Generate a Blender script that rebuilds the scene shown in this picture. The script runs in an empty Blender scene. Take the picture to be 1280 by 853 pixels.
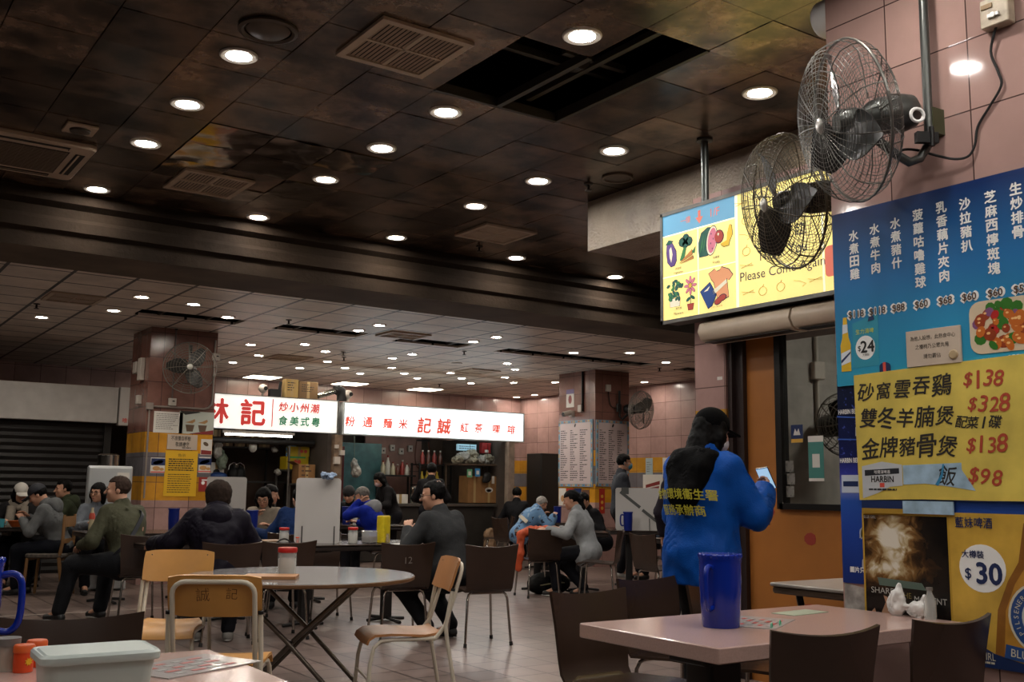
import bpy, bmesh, math, random
import numpy as np
from mathutils import Vector, Matrix, noise

# ------------------------------------------------------------------ camera, world, exposure
C = bpy.context.scene.collection
SC = bpy.context.scene
f_px, pitch, roll, yaw = 1292.545, .14250985, .01346676, -.604387
def cam_axes():
    cy, sy = math.cos(yaw), math.sin(yaw)
    a = Matrix(((cy, sy, 0), (-sy, cy, 0), (0, 0, 1)))
    b = Matrix(((1, 0, 0), (0, math.cos(pitch), math.sin(pitch)), (0, -math.sin(pitch), math.cos(pitch))))
    c = Matrix(((math.cos(roll), 0, math.sin(roll)), (0, 1, 0), (-math.sin(roll), 0, math.cos(roll))))
    return c @ b @ a
MR = cam_axes()
cam_d = bpy.data.cameras.new('camera'); cam_d.sensor_width = 36; cam_d.lens = f_px / 1280 * 36
cam_d.clip_start = .05; cam_d.clip_end = 100
cam = bpy.data.objects.new('camera', cam_d); C.objects.link(cam)
right, fwd, up = MR.row[0], MR.row[1], MR.row[2]
mw = Matrix((( right[0], up[0], -fwd[0], 0), (right[1], up[1], -fwd[1], 0), (right[2], up[2], -fwd[2], 1.28), (0, 0, 0, 1)))
cam.matrix_world = mw
SC.camera = cam
w = bpy.data.worlds.new('world'); SC.world = w; w.use_nodes = True
w.node_tree.nodes['Background'].inputs[0].default_value = (.9, .93, 1, 1)
w.node_tree.nodes['Background'].inputs[1].default_value = .02
SC.view_settings.view_transform = 'Standard'; SC.view_settings.look = 'None'
SC.view_settings.gamma = 1; SC.view_settings.use_curve_mapping = False
SC.view_settings.exposure = 0.0
SC.cycles.use_denoising = True
SC.cycles.max_bounces = 7; SC.cycles.diffuse_bounces = 4; SC.cycles.glossy_bounces = 4
SC.cycles.sample_clamp_indirect = 4
LAMP_NEAR, LAMP_FAR, PANEL = 225, 250, 11       # radiance of the downlight discs and ceiling panels

# ------------------------------------------------------------------ materials
def lin(h):
    h = h.lstrip('#'); o = []
    for i in (0, 2, 4):
        c = int(h[i:i+2], 16) / 255
        o.append(c / 12.92 if c <= .04045 else ((c + .055) / 1.055) ** 2.4)
    return (*o, 1)
MATS = {}
def M(name, col, rough=.5, metal=0, emit=0, var=0, vscale=6, bump=0, bscale=60, alpha=1, trans=0, spec=.5, coat=0, emcol=None):
    if name in MATS: return MATS[name]
    m = bpy.data.materials.new(name); m.use_nodes = True; MATS[name] = m
    nt = m.node_tree; b = nt.nodes['Principled BSDF']
    c = lin(col)
    b.inputs['Base Color'].default_value = c
    b.inputs['Roughness'].default_value = rough; b.inputs['Metallic'].default_value = metal
    b.inputs['Specular IOR Level'].default_value = spec
    if coat: b.inputs['Coat Weight'].default_value = coat
    if trans: b.inputs['Transmission Weight'].default_value = trans
    if alpha < 1: b.inputs['Alpha'].default_value = alpha
    if emit:
        b.inputs['Emission Color'].default_value = lin(emcol) if emcol else c
        b.inputs['Emission Strength'].default_value = emit
    tc = nt.nodes.new('ShaderNodeTexCoord')
    if var:
        n = nt.nodes.new('ShaderNodeTexNoise'); n.inputs['Scale'].default_value = vscale; n.inputs['Detail'].default_value = 5
        nt.links.new(tc.outputs['Object'], n.inputs['Vector'])
        r = nt.nodes.new('ShaderNodeValToRGB')
        r.color_ramp.elements[0].position = .3; r.color_ramp.elements[1].position = .7
        lo = [max(0, x * (1 - var)) for x in c[:3]]; hi = [min(1, x * (1 + var * .6)) for x in c[:3]]
        r.color_ramp.elements[0].color = (*lo, 1); r.color_ramp.elements[1].color = (*hi, 1)
        nt.links.new(n.outputs['Fac'], r.inputs['Fac']); nt.links.new(r.outputs['Color'], b.inputs['Base Color'])
    if bump:
        n2 = nt.nodes.new('ShaderNodeTexNoise'); n2.inputs['Scale'].default_value = bscale; n2.inputs['Detail'].default_value = 4
        nt.links.new(tc.outputs['Object'], n2.inputs['Vector'])
        bp = nt.nodes.new('ShaderNodeBump'); bp.inputs['Strength'].default_value = bump; bp.inputs['Distance'].default_value = .02
        nt.links.new(n2.outputs['Fac'], bp.inputs['Height']); nt.links.new(bp.outputs['Normal'], b.inputs['Normal'])
    return m

def math_node(nt, op, a, bb=None):
    n = nt.nodes.new('ShaderNodeMath'); n.operation = op
    for i, v in enumerate((a, bb)):
        if v is None: continue
        if isinstance(v, (int, float)): n.inputs[i].default_value = v
        else: nt.links.new(v, n.inputs[i])
    return n.outputs[0]

def tile_mat(name, bands, grout, tw, th, rough=.25, u0=0, v0=0, mode='wall', mortar=.004, var=.12, bump=.15, dirt=.35, metal=0, spec=.5, tilt=.02, nscale=2.3, nb=.35, dr=(.35, .7)):
    """tiled surface; bands = [(z_from, hex)...] colours by height; mode wall: u=x+y,v=z ; flat: u=x,v=y"""
    m = bpy.data.materials.new(name); m.use_nodes = True; MATS[name] = m
    nt = m.node_tree; b = nt.nodes['Principled BSDF']; L = nt.links.new
    g = nt.nodes.new('ShaderNodeNewGeometry'); s = nt.nodes.new('ShaderNodeSeparateXYZ'); L(g.outputs['Position'], s.inputs[0])
    if mode == 'wall':
        u = math_node(nt, 'ADD', s.outputs[0], s.outputs[1]); v = s.outputs[2]
    else:
        u, v = s.outputs[0], s.outputs[1]
    u = math_node(nt, 'ADD', u, 50 * tw - u0); v = math_node(nt, 'ADD', v, 50 * th - v0)
    cb = nt.nodes.new('ShaderNodeCombineXYZ'); L(u, cb.inputs[0]); L(v, cb.inputs[1])
    br = nt.nodes.new('ShaderNodeTexBrick'); br.offset = 0; br.squash = 1
    br.inputs['Scale'].default_value = 1; br.inputs['Mortar Size'].default_value = mortar; br.inputs['Mortar Smooth'].default_value = .2
    br.inputs['Brick Width'].default_value = tw; br.inputs['Row Height'].default_value = th; br.inputs['Bias'].default_value = 0
    br.inputs['Color1'].default_value = (1 - var, 1 - var, 1 - var, 1); br.inputs['Color2'].default_value = (1 + var, 1 + var, 1 + var, 1)
    br.inputs['Mortar'].default_value = (1, 1, 1, 1)
    L(cb.outputs[0], br.inputs['Vector'])
    zz = math_node(nt, 'DIVIDE', s.outputs[2], 5.0)
    r = nt.nodes.new('ShaderNodeValToRGB'); r.color_ramp.interpolation = 'CONSTANT'
    e = r.color_ramp.elements
    while len(e) > 1: e.remove(e[-1])
    e[0].position = 0; e[0].color = lin(bands[0][1])
    for z0, h in bands[1:]:
        k = e.new(z0 / 5.0); k.color = lin(h)
    L(zz, r.inputs[0])
    mul = nt.nodes.new('ShaderNodeMix'); mul.data_type = 'RGBA'; mul.blend_type = 'MULTIPLY'; mul.inputs[0].default_value = 1
    L(r.outputs[0], mul.inputs[6]); L(br.outputs['Color'], mul.inputs[7])
    n = nt.nodes.new('ShaderNodeTexNoise'); n.inputs['Scale'].default_value = nscale; n.inputs['Detail'].default_value = 7; n.inputs['Roughness'].default_value = .65
    L(g.outputs['Position'], n.inputs['Vector'])
    rr = nt.nodes.new('ShaderNodeMapRange'); rr.inputs[1].default_value, rr.inputs[2].default_value = dr
    rr.inputs[3].default_value = 1 - dirt; rr.inputs[4].default_value = 1 + dirt * .35
    L(n.outputs['Fac'], rr.inputs[0])
    mu2 = nt.nodes.new('ShaderNodeMix'); mu2.data_type = 'RGBA'; mu2.blend_type = 'MULTIPLY'; mu2.inputs[0].default_value = 1
    L(mul.outputs[2], mu2.inputs[6]); L(rr.outputs[0], mu2.inputs[7])
    mx = nt.nodes.new('ShaderNodeMix'); mx.data_type = 'RGBA'; L(br.outputs['Fac'], mx.inputs[0])
    L(mu2.outputs[2], mx.inputs[6]); mx.inputs[7].default_value = lin(grout)
    L(mx.outputs[2], b.inputs['Base Color'])
    b.inputs['Roughness'].default_value = rough
    b.inputs['Metallic'].default_value = metal; b.inputs['Specular IOR Level'].default_value = spec
    # each tile sits a hair out of true, so its reflections break at the joints
    fl = nt.nodes.new('ShaderNodeVectorMath'); fl.operation = 'FLOOR'
    dv = nt.nodes.new('ShaderNodeVectorMath'); dv.operation = 'DIVIDE'; dv.inputs[1].default_value = (tw, th, 1)
    L(cb.outputs[0], dv.inputs[0]); L(dv.outputs[0], fl.inputs[0])
    wn = nt.nodes.new('ShaderNodeTexWhiteNoise'); L(fl.outputs[0], wn.inputs['Vector'])
    sb = nt.nodes.new('ShaderNodeVectorMath'); sb.operation = 'SUBTRACT'; L(wn.outputs['Color'], sb.inputs[0]); sb.inputs[1].default_value = (.5, .5, .5)
    sc = nt.nodes.new('ShaderNodeVectorMath'); sc.operation = 'SCALE'; L(sb.outputs[0], sc.inputs[0]); sc.inputs[3].default_value = tilt
    bp = nt.nodes.new('ShaderNodeBump'); bp.inputs['Strength'].default_value = bump; bp.inputs['Distance'].default_value = .01
    inv = math_node(nt, 'SUBTRACT', 1.0, br.outputs['Fac'])
    hh = math_node(nt, 'ADD', inv, math_node(nt, 'MULTIPLY', n.outputs['Fac'], nb))
    L(hh, bp.inputs['Height'])
    ad = nt.nodes.new('ShaderNodeVectorMath'); ad.operation = 'ADD'; L(bp.outputs['Normal'], ad.inputs[0]); L(sc.outputs[0], ad.inputs[1])
    nm = nt.nodes.new('ShaderNodeVectorMath'); nm.operation = 'NORMALIZE'; L(ad.outputs[0], nm.inputs[0])
    L(nm.outputs[0], b.inputs['Normal'])
    return m

# ------------------------------------------------------------------ mesh builder
class MB:
    def __init__(s): s.v = []; s.f = []; s.m = []; s.cur = 0
    def add(s, vs, fs, mi=None):
        o = len(s.v); s.v.extend([tuple(p) for p in vs])
        for q in fs: s.f.append([o + i for i in q]); s.m.append(s.cur if mi is None else mi)
        return s
    def box(s, c, d, mi=None, rot=None, taper=1):
        x, y, z = d[0] / 2, d[1] / 2, d[2] / 2
        p = [Vector((sx * x * (taper if sz > 0 else 1), sy * y * (taper if sz > 0 else 1), sz * z)) for sz in (-1, 1) for sy in (-1, 1) for sx in (-1, 1)]
        if rot is not None: p = [rot @ q for q in p]
        p = [q + Vector(c) for q in p]
        return s.add(p, [(0, 2, 3, 1), (4, 5, 7, 6), (0, 1, 5, 4), (2, 6, 7, 3), (0, 4, 6, 2), (1, 3, 7, 5)], mi)
    def span(s, a, b, mi=None):
        return s.box([(i + j) / 2 for i, j in zip(a, b)], [abs(j - i) for i, j in zip(a, b)], mi)
    def rbox(s, c, d, r=.01, mi=None, rot=None, seg=3):
        """box with rounded vertical (z) edges and a small chamfer on top/bottom"""
        x, y, z = d[0] / 2, d[1] / 2, d[2] / 2; ch = min(r * .5, z * .5)
        def ring(ins, zz):
            o = []
            rr = max(r - ins, .0005)
            for cx, cy, a0 in ((1, 1, 0), (-1, 1, 90), (-1, -1, 180), (1, -1, 270)):
                for k in range(seg + 1):
                    a = math.radians(a0 + 90 * k / seg)
                    o.append(Vector((cx * (x - r) + rr * math.cos(a), cy * (y - r) + rr * math.sin(a), zz)))
            return o
        rings = [ring(ch, -z), ring(0, -z + ch), ring(0, z - ch), ring(ch, z)]
        return s.loft(rings, c, rot, mi)
    def loft(s, rings, c=(0, 0, 0), rot=None, mi=None, cap=True):
        n = len(rings[0]); vs = []
        for rg in rings:
            for q in rg:
                q = Vector(q)
                if rot is not None: q = rot @ q
                vs.append(q + Vector(c))
        fs = []
        for k in range(len(rings) - 1):
            for i in range(n):
                j = (i + 1) % n
                fs.append((k * n + i, k * n + j, (k + 1) * n + j, (k + 1) * n + i))
        if cap:
            fs.append(tuple(reversed(range(n)))); fs.append(tuple((len(rings) - 1) * n + i for i in range(n)))
        return s.add(vs, fs, mi)
    def lathe(s, prof, c=(0, 0, 0), seg=24, mi=None, rot=None, cap=True):
        rings = [[(r * math.cos(2 * math.pi * i / seg), r * math.sin(2 * math.pi * i / seg), z) for i in range(seg)] for r, z in prof]
        return s.loft(rings, c, rot, mi, cap)
    def tube(s, pts, r, seg=8, mi=None, closed=False, cap=True):
        pts = [Vector(p) for p in pts]; n = len(pts)
        rs = r if isinstance(r, (list, tuple)) else [r] * n
        t0 = (pts[1] - pts[0]).normalized()
        nrm = t0.orthogonal().normalized(); rings = []
        for i in range(n):
            if closed: t = (pts[(i + 1) % n] - pts[i - 1])
            else: t = pts[min(i + 1, n - 1)] - pts[max(i - 1, 0)]
            if t.length < 1e-9: t = t0
            t = t.normalized()
            nrm = (nrm - t * nrm.dot(t))
            nrm = nrm.normalized() if nrm.length > 1e-6 else t.orthogonal().normalized()
            b = t.cross(nrm)
            rings.append([pts[i] + (nrm * math.cos(2 * math.pi * k / seg) + b * math.sin(2 * math.pi * k / seg)) * rs[i] for k in range(seg)])
        if closed: rings.append(rings[0])
        return s.loft(rings, mi=mi, cap=cap and not closed)
    def cyl(s, a, b, r, r2=None, seg=16, mi=None):
        return s.tube([a, b], [r, r if r2 is None else r2], seg, mi)
    def ball(s, c, r, mi=None, seg=12, rings=8, rot=None):
        if not isinstance(r, (tuple, list)): r = (r, r, r)
        prof = []
        for k in range(rings + 1):
            a = -math.pi / 2 + math.pi * k / rings
            prof.append((max(math.cos(a), .001), math.sin(a)))
        R = [[(r[0] * p * math.cos(2 * math.pi * i / seg), r[1] * p * math.sin(2 * math.pi * i / seg), r[2] * z) for i in range(seg)] for p, z in prof]
        return s.loft(R, c, rot, mi)
    def sheet(s, grid, th, mi=None):
        """solid sheet from a grid of points (rows of equal length), thickness th"""
        R, K = len(grid), len(grid[0]); G = [[Vector(p) for p in row] for row in grid]
        N = []
        for i in range(R):
            row = []
            for j in range(K):
                du = G[min(i + 1, R - 1)][j] - G[max(i - 1, 0)][j]; dv = G[i][min(j + 1, K - 1)] - G[i][max(j - 1, 0)]
                n = du.cross(dv); row.append(n.normalized() if n.length > 1e-9 else Vector((0, 0, 1)))
            N.append(row)
        vs = [G[i][j] + N[i][j] * th / 2 for i in range(R) for j in range(K)] + [G[i][j] - N[i][j] * th / 2 for i in range(R) for j in range(K)]
        o = R * K; fs = []
        for i in range(R - 1):
            for j in range(K - 1):
                a, b, c, d = i * K + j, i * K + j + 1, (i + 1) * K + j + 1, (i + 1) * K + j
                fs += [(d, c, b, a), (a + o, b + o, c + o, d + o)]
        for j in range(K - 1):
            fs += [(j, j + 1, j + 1 + o, j + o), ((R - 1) * K + j + 1, (R - 1) * K + j, (R - 1) * K + j + o, (R - 1) * K + j + 1 + o)]
        for i in range(R - 1):
            fs += [((i + 1) * K, i * K, i * K + o, (i + 1) * K + o), (i * K + K - 1, (i + 1) * K + K - 1, (i + 1) * K + K - 1 + o, i * K + K - 1 + o)]
        return s.add(vs, fs, mi)
    def prism(s, poly, y0, y1, mi=None):
        """extrude a polygon given in (x, z) from y0 (front) to y1"""
        n = len(poly); vs = [(x, y0, z) for x, z in poly] + [(x, y1, z) for x, z in poly]
        fs = [tuple(range(n)), tuple(reversed(range(n, 2 * n)))] + [((i + 1) % n, i, n + i, n + (i + 1) % n) for i in range(n)]
        return s.add(vs, fs, mi)
    def flat(s, poly, z0, z1, mi=None):
        n = len(poly); vs = [(x, y, z0) for x, y in poly] + [(x, y, z1) for x, y in poly]
        fs = [tuple(reversed(range(n))), tuple(range(n, 2 * n))] + [(i, (i + 1) % n, n + (i + 1) % n, n + i) for i in range(n)]
        return s.add(vs, fs, mi)
    def build(s, name, mats, parent=None, smooth=None, loc=None):
        me = bpy.data.meshes.new(name); me.from_pydata(s.v, [], s.f)
        for m in (mats if isinstance(mats, (list, tuple)) else [mats]): me.materials.append(m)
        me.polygons.foreach_set('material_index', s.m)
        bm = bmesh.new(); bm.from_mesh(me); bmesh.ops.recalc_face_normals(bm, faces=bm.faces)
        if smooth is not None:
            for fc in bm.faces: fc.smooth = True
            a = math.radians(smooth)
            for e in bm.edges:
                if len(e.link_faces) == 2 and e.calc_face_angle(0) > a: e.smooth = False
        bm.to_mesh(me); bm.free(); me.update()
        o = bpy.data.objects.new(name, me); C.objects.link(o)
        if parent is not None: o.parent = parent
        if loc is not None: o.location = loc
        return o

def tag(o, label, cat, group=None, kind=None):
    o['label'] = label; o['category'] = cat
    if group: o['group'] = group
    if kind: o['kind'] = kind
    return o
def T(name, label, cat, loc=(0, 0, 0), rz=0, group=None, rx=0):
    o = bpy.data.objects.new(name, None); C.objects.link(o)
    o.empty_display_size = .1
    o.location = loc; o.rotation_euler = (math.radians(rx), 0, math.radians(rz))
    return tag(o, label, cat, group)
def struct(name, mb, m, smooth=None):
    o = mb.build(name, m, None, smooth); o['kind'] = 'structure'; return o
def dup(root, loc, rz, label=None):
    r = root.copy(); C.objects.link(r); r.location = loc; r.rotation_euler = (root.rotation_euler[0], 0, math.radians(rz))
    if label: r['label'] = label
    for ch in list(root.children):
        c = ch.copy(); C.objects.link(c); c.parent = r
        for g in list(ch.children):
            d = g.copy(); C.objects.link(d); d.parent = c
    return r
def arc(c, r, a0, a1, n=8, plane='xz'):
    o = []
    for k in range(n + 1):
        a = math.radians(a0 + (a1 - a0) * k / n); u, v = r * math.cos(a), r * math.sin(a)
        o.append({'xz': (c[0] + u, c[1], c[2] + v), 'xy': (c[0] + u, c[1] + v, c[2]), 'yz': (c[0], c[1] + u, c[2] + v)}[plane])
    return o
def rrect(x0, z0, x1, z1, r, n=4):
    o = []
    for cx, cz, a0 in ((x1 - r, z1 - r, 0), (x0 + r, z1 - r, 90), (x0 + r, z0 + r, 180), (x1 - r, z0 + r, 270)):
        for k in range(n + 1):
            a = math.radians(a0 + 90 * k / n); o.append((cx + r * math.cos(a), cz + r * math.sin(a)))
    return o
def ell(cx, cz, rx, rz, n=20, rot=0):
    c, s_ = math.cos(math.radians(rot)), math.sin(math.radians(rot)); o = []
    for k in range(n):
        a = 2 * math.pi * k / n; u, v = rx * math.cos(a), rz * math.sin(a)
        o.append((cx + u * c - v * s_, cz + u * s_ + v * c))
    return o
_tc = {}
def glyphs(s, weight=0, shear=0):
    k = (s, weight, shear)
    if k not in _tc:
        cu = bpy.data.curves.new('t', 'FONT'); cu.body = s; cu.align_x = 'CENTER'; cu.size = 1; cu.resolution_u = 3
        cu.shear = shear; cu.offset = min(weight, 0)
        ob = bpy.data.objects.new('t', cu); C.objects.link(ob)
        me = bpy.data.meshes.new_from_object(ob.evaluated_get(bpy.context.evaluated_depsgraph_get()))
        vs = [tuple(v.co) for v in me.vertices]; fs = [tuple(p.vertices) for p in me.polygons]
        bpy.data.objects.remove(ob); bpy.data.curves.remove(cu); bpy.data.meshes.remove(me)
        _tc[k] = (vs, fs)
    return _tc[k]
def text(mb, s, x, z, h, y=-.001, mi=None, weight=0, shear=0, w=None, rot=0, sx=1):
    """upright flat lettering in the local x-z plane, centred on (x, z), h high (or w wide)"""
    vs, fs = glyphs(s, weight, shear)
    if not vs: return
    x0, x1 = min(v[0] for v in vs), max(v[0] for v in vs); y0, y1 = min(v[1] for v in vs), max(v[1] for v in vs)
    k = h / max(y1 - y0, 1e-6) if h else w / (x1 - x0)
    kx = (w / (x1 - x0)) if (w and h) else k * sx
    c, sn = math.cos(math.radians(rot)), math.sin(math.radians(rot))
    # a heavier face is the same letter struck again a hair to each side
    offs = [(0, 0)] if weight <= 0 else [(0, 0), (weight, 0), (-weight, 0), (0, weight), (0, -weight)]
    for n_, (du, dv) in enumerate(offs):
        out = []
        for v in vs:
            u, t = (v[0] + du - (x0 + x1) / 2) * kx, (v[1] + dv - (y0 + y1) / 2) * k
            out.append((x + u * c - t * sn, y - .0002 * n_, z + u * sn + t * c))
        mb.add(out, fs, mi)
def vtext(mb, s, x, z, size, step, **kw):
    for i, ch in enumerate(s): text(mb, ch, x, z - i * step, size, **kw)
def dashes(mb, x0, z0, x1, z1, rows, rnd, y=-.001, mi=None, h=.35, gap=.25, mn=.3):
    """rows of small broken strokes standing for print too small to read"""
    dz = (z1 - z0) / rows
    for r in range(rows):
        z = z1 - (r + .5) * dz; x = x0; end = x0 + (x1 - x0) * (mn + (1 - mn) * rnd.random())
        while x < end:
            l = dz * (.5 + rnd.random() * 1.1); l = min(l, end - x)
            mb.prism([(x, z - dz * h / 2), (x + l, z - dz * h / 2), (x + l, z + dz * h / 2), (x, z + dz * h / 2)], y, y + .0006, mi)
            x += l + dz * gap
# ------------------------------------------------------------------ the setting
ZN, ZF = 3.88, 3.36
PINK = '#a8867f'
wall_tile = tile_mat('pink_wall_tile', [(0, PINK), (1.02, '#c08c30'), (1.34, '#6f6b70'), (1.63, '#c08c30'), (1.93, PINK)], '#57413c', .42, .33, .22, 2.91, 2.99, dirt=.22)
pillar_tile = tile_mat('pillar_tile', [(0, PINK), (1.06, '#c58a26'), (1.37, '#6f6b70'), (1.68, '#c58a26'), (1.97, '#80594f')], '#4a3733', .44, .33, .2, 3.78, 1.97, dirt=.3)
column_tile = tile_mat('column_tile', [(0, '#ab8b83')], '#4a3835', .42, .33, .07, 7.11, 2.99, dirt=.1, mortar=.0035, tilt=.003, bump=.05)
floor_tile = tile_mat('floor_tile', [(0, '#7c6b64')], '#1c1714', .3, .3, .28, .02, .05, 'flat', mortar=.008, var=.14, dirt=.22, bump=.08, nb=0, tilt=.01)
near_tile = tile_mat('stained_ceiling_tile', [(0, '#705c4c')], '#3d3228', .5, .5, .26, 3.265, 4.66, 'flat', mortar=.001, var=.5, dirt=.8, metal=.55, nscale=3.4, tilt=.045, dr=(.4, .6), bump=.3)
far_tile = tile_mat('beige_ceiling_tile', [(0, '#e4d8ca')], '#191411', .605, .6, .42, 2.14, 12.6, 'flat', mortar=.02, var=.08, dirt=.25, bump=.1)
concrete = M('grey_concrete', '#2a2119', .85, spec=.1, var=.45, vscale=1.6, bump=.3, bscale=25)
concrete_gloss = M('varnished_concrete', '#8f8271', .22, var=.4, vscale=2.2, bump=.5, bscale=45)
void = M('ceiling_void', '#0a0908', .9)
dark_wall = M('dark_wall', '#2b2622', .7, var=.3)
plaster = M('grimy_plaster', '#5a5049', .7, var=.4, vscale=2)

struct('floor', MB().span((-5, -3, -.1), (15, 20.5, 0)), floor_tile)
c = MB()
gx = [-5] + [3.265 + .5 * k for k in range(-16, 22)] + [14]; gy = [-3] + [4.66 + .5 * k for k in range(-15, 11)] + [9.8]
hole = lambda x, y: (3.265 < x < 4.265 and 4.66 < y < 5.66) or (3.765 < x < 4.265 and 4.16 < y < 4.66)
for i in range(len(gx) - 1):
    for j in range(len(gy) - 1):
        if not hole((gx[i] + gx[i + 1]) / 2, (gy[j] + gy[j + 1]) / 2):
            dz = .0035 * ((i * 7 + j * 13) % 5) / 4; c.span((gx[i] + .0035, gy[j] + .0035, ZN + dz), (gx[i + 1] - .0035, gy[j + 1] - .0035, ZN + .025))
struct('ceiling', c, near_tile)
m_ = MB()                                                    # a few waxed mirror-like tiles, buckled, round the far left vent
for i in range(3):
    for j in range(4):
        if (i, j) in ((1, 2), (0, 3), (2, 1)): continue
        x0, y0 = 2.265 + .5 * i, 7.16 + .5 * j; g_ = []
        for a in range(6): g_.append([(x0 + .006 + .488 * b_ / 5, y0 + .006 + .488 * a / 5, ZN - .004 + .007 * math.sin(2.1 * a + i * 1.7 + j) * math.sin(1.6 * b_ + j * 2.3)) for b_ in range(6)])
        m_.sheet(g_, .002)
struct('trim_5', m_, M('waxed_tile', '#8f8276', .1, .9, var=.5, vscale=5), 60)
p = MB()
p.span((-5, -3, 4.6), (14, 9.9, 4.7))
p.span((2.6, 3.6, 4.02), (5.2, 3.62, 4.6)); p.span((2.6, 6.3, 4.02), (5.2, 6.32, 4.6)); p.span((2.6, 3.6, 4.02), (2.62, 6.3, 4.6)); p.span((5.2, 3.6, 4.02), (5.22, 6.3, 4.6))
struct('ceiling_void', p, void)
g = MB()                                                     # runners left hanging in the open bay
g.span((3.745, 4.66, ZN - .005), (3.785, 5.66, ZN + .05)); g.span((4.25, 4.16, ZN - .005), (4.28, 5.66, ZN + .07)); g.span((3.265, 5.645, ZN - .005), (4.265, 5.675, ZN + .06))
g.span((3.765, 4.9, ZN + .12), (4.265, 4.94, ZN + .16)); g.span((3.2, 5.2, ZN + .2), (4.4, 5.24, ZN + .25)); g.span((4.0, 4.16, ZN + .1), (4.04, 5.66, ZN + .14))
g.cyl((3.9, 4.9, ZN + .1), (4.2, 5.5, ZN + .3), .05)
struct('trim_1', g, M('ceiling_runner', '#4b463f', .5, .6))

b = MB()                                                     # the deep cross beam with its moulded face
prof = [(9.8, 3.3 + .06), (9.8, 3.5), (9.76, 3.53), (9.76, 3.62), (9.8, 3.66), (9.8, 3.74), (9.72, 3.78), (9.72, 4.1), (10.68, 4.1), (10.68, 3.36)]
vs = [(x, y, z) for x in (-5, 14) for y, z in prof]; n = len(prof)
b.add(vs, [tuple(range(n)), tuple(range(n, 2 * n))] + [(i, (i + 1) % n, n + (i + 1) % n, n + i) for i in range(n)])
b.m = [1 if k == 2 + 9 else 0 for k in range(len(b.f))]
struct('ceiling_beam', b, [concrete, M('lit_soffit_concrete', '#5d5042', .8, var=.4, vscale=2)])  # soffit colour lightened to stand for light from below
c = MB()
SLOT = [(3.3, 4.6), (5.1, 6.33), (6.9, 8.02), (8.65, 11.65), (12.34, 13.5)]
c.span((-5, 10.68, ZF), (14, 12.6, ZF + .03)); c.span((-5, 13.03, ZF), (14, 20.2, ZF + .03))
x = -5
for a, e in SLOT: c.span((x, 12.6, ZF), (a, 13.03, ZF + .03)); x = e
c.span((x, 12.6, ZF), (14, 13.03, ZF + .03))
struct('ceiling_far', c, far_tile)
struct('ceiling_void_far', MB().span((-5, 12.2, ZF + .4), (14, 13.4, ZF + .45)).span((-5, 13.36, ZF + .03), (14, 13.4, ZF + .4)).span((-5, 12.2, ZF + .03), (14, 12.24, ZF + .4)), void)
g = MB()
for a, e in SLOT:
    k = a + .3
    while k < e: g.span((k, 12.6, ZF + .02), (k + .03, 13.03, ZF + .06)); k += .6
    g.span((a, 12.8, ZF + .1), (e, 12.83, ZF + .14))
struct('trim_2', g, M('ceiling_runner', '#4b463f', .5, .6))

struct('wall_back', MB().span((-5, 19.6, 0), (13.95, 19.75, 3.4)), wall_tile)
struct('wall_right', MB().span((13.8, 5.3, 0), (13.95, 19.6, 3.9)), wall_tile)
struct('wall_left', MB().span((-5.1, -3, 0), (-5, 20, 4)), dark_wall)
struct('wall_rear', MB().span((-5, -3.1, 0), (14, -3, 4)), dark_wall)
# fan column (menu boards hang on it), pillars
struct('wall_column', MB().span((4.2, -3, 0), (5.5, 3.26, ZN)), column_tile)
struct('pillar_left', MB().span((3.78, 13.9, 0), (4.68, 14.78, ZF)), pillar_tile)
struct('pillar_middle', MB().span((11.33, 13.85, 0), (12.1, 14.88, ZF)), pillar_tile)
# concrete drop beam over the doorway wall
struct('ceiling_beam_right', MB().span((5.75, -3, 3.42), (6.35, 7.14, ZN)), concrete_gloss)
# doorway wall: tiled end pier, dark reveal, plywood partition with a framed window
struct('wall_door_pier', MB().span((5.5, 5.24, 0), (6.1, 5.55, 3.5)), tile_mat('pier_tile', [(0, PINK), (1.02, '#c08c30'), (1.34, '#6f6b70'), (1.58, '#c08c30'), (1.87, PINK)], '#57413c', .3, .33, .2, 10.75, 2.37, dirt=.2))
struct('wall_door_head', MB().span((5.5, 3.2, 2.42), (6.1, 5.24, 3.5)), M('pinkish_head', '#7d625d', .5, var=.2))
struct('trim_3', MB().span((5.52, 5.2, 0), (5.66, 5.24, 2.42)).span((5.56, 5.13, 0), (5.66, 5.2, 2.42)), M('dark_reveal', '#2b201e', .4))
ply = M('orange_plywood', '#a4672c', .42, var=.22, vscale=1.8, bump=.03, bscale=8)
p = MB().span((5.6, 4.83, 0), (5.64, 5.13, 2.42)).span((5.6, 3.2, 0), (5.64, 4.83, 1.2)).span((5.6, 3.2, 2.4), (5.64, 4.83, 2.42))
struct('wall_partition', p, ply)
p = MB().span((5.57, 4.80, 1.17), (5.65, 4.85, 2.42)).span((5.57, 3.2, 1.17), (5.65, 4.83, 1.21)).span((5.57, 3.2, 2.38), (5.65, 4.83, 2.42))
wf = struct('window_1', p, M('black_frame', '#0c0b0b', .35))
gl = M('window_glass', '#dfe6e4', .02, trans=1, spec=.5)
gp = MB().span((5.605, 3.2, 1.2), (5.611, 4.82, 2.39)).build('pane', gl, wf)
# the small office behind the glass
struct('wall_office_back', MB().span((8.3, 2.0, 0), (8.4, 5.5, 3.5)), M('office_wall', '#a8a29c', .6, var=.2))
struct('wall_office_side', MB().span((6.1, 5.4, 0), (8.3, 5.5, 3.5)).span((5.66, 2.0, 0), (8.3, 2.1, 3.5)), M('office_wall', '#a8a29c', .6, var=.2))
struct('ceiling_office', MB().span((5.64, 2.0, 2.9), (8.3, 5.5, 3.0)), M('office_ceiling', '#3a3531', .7))
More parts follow.
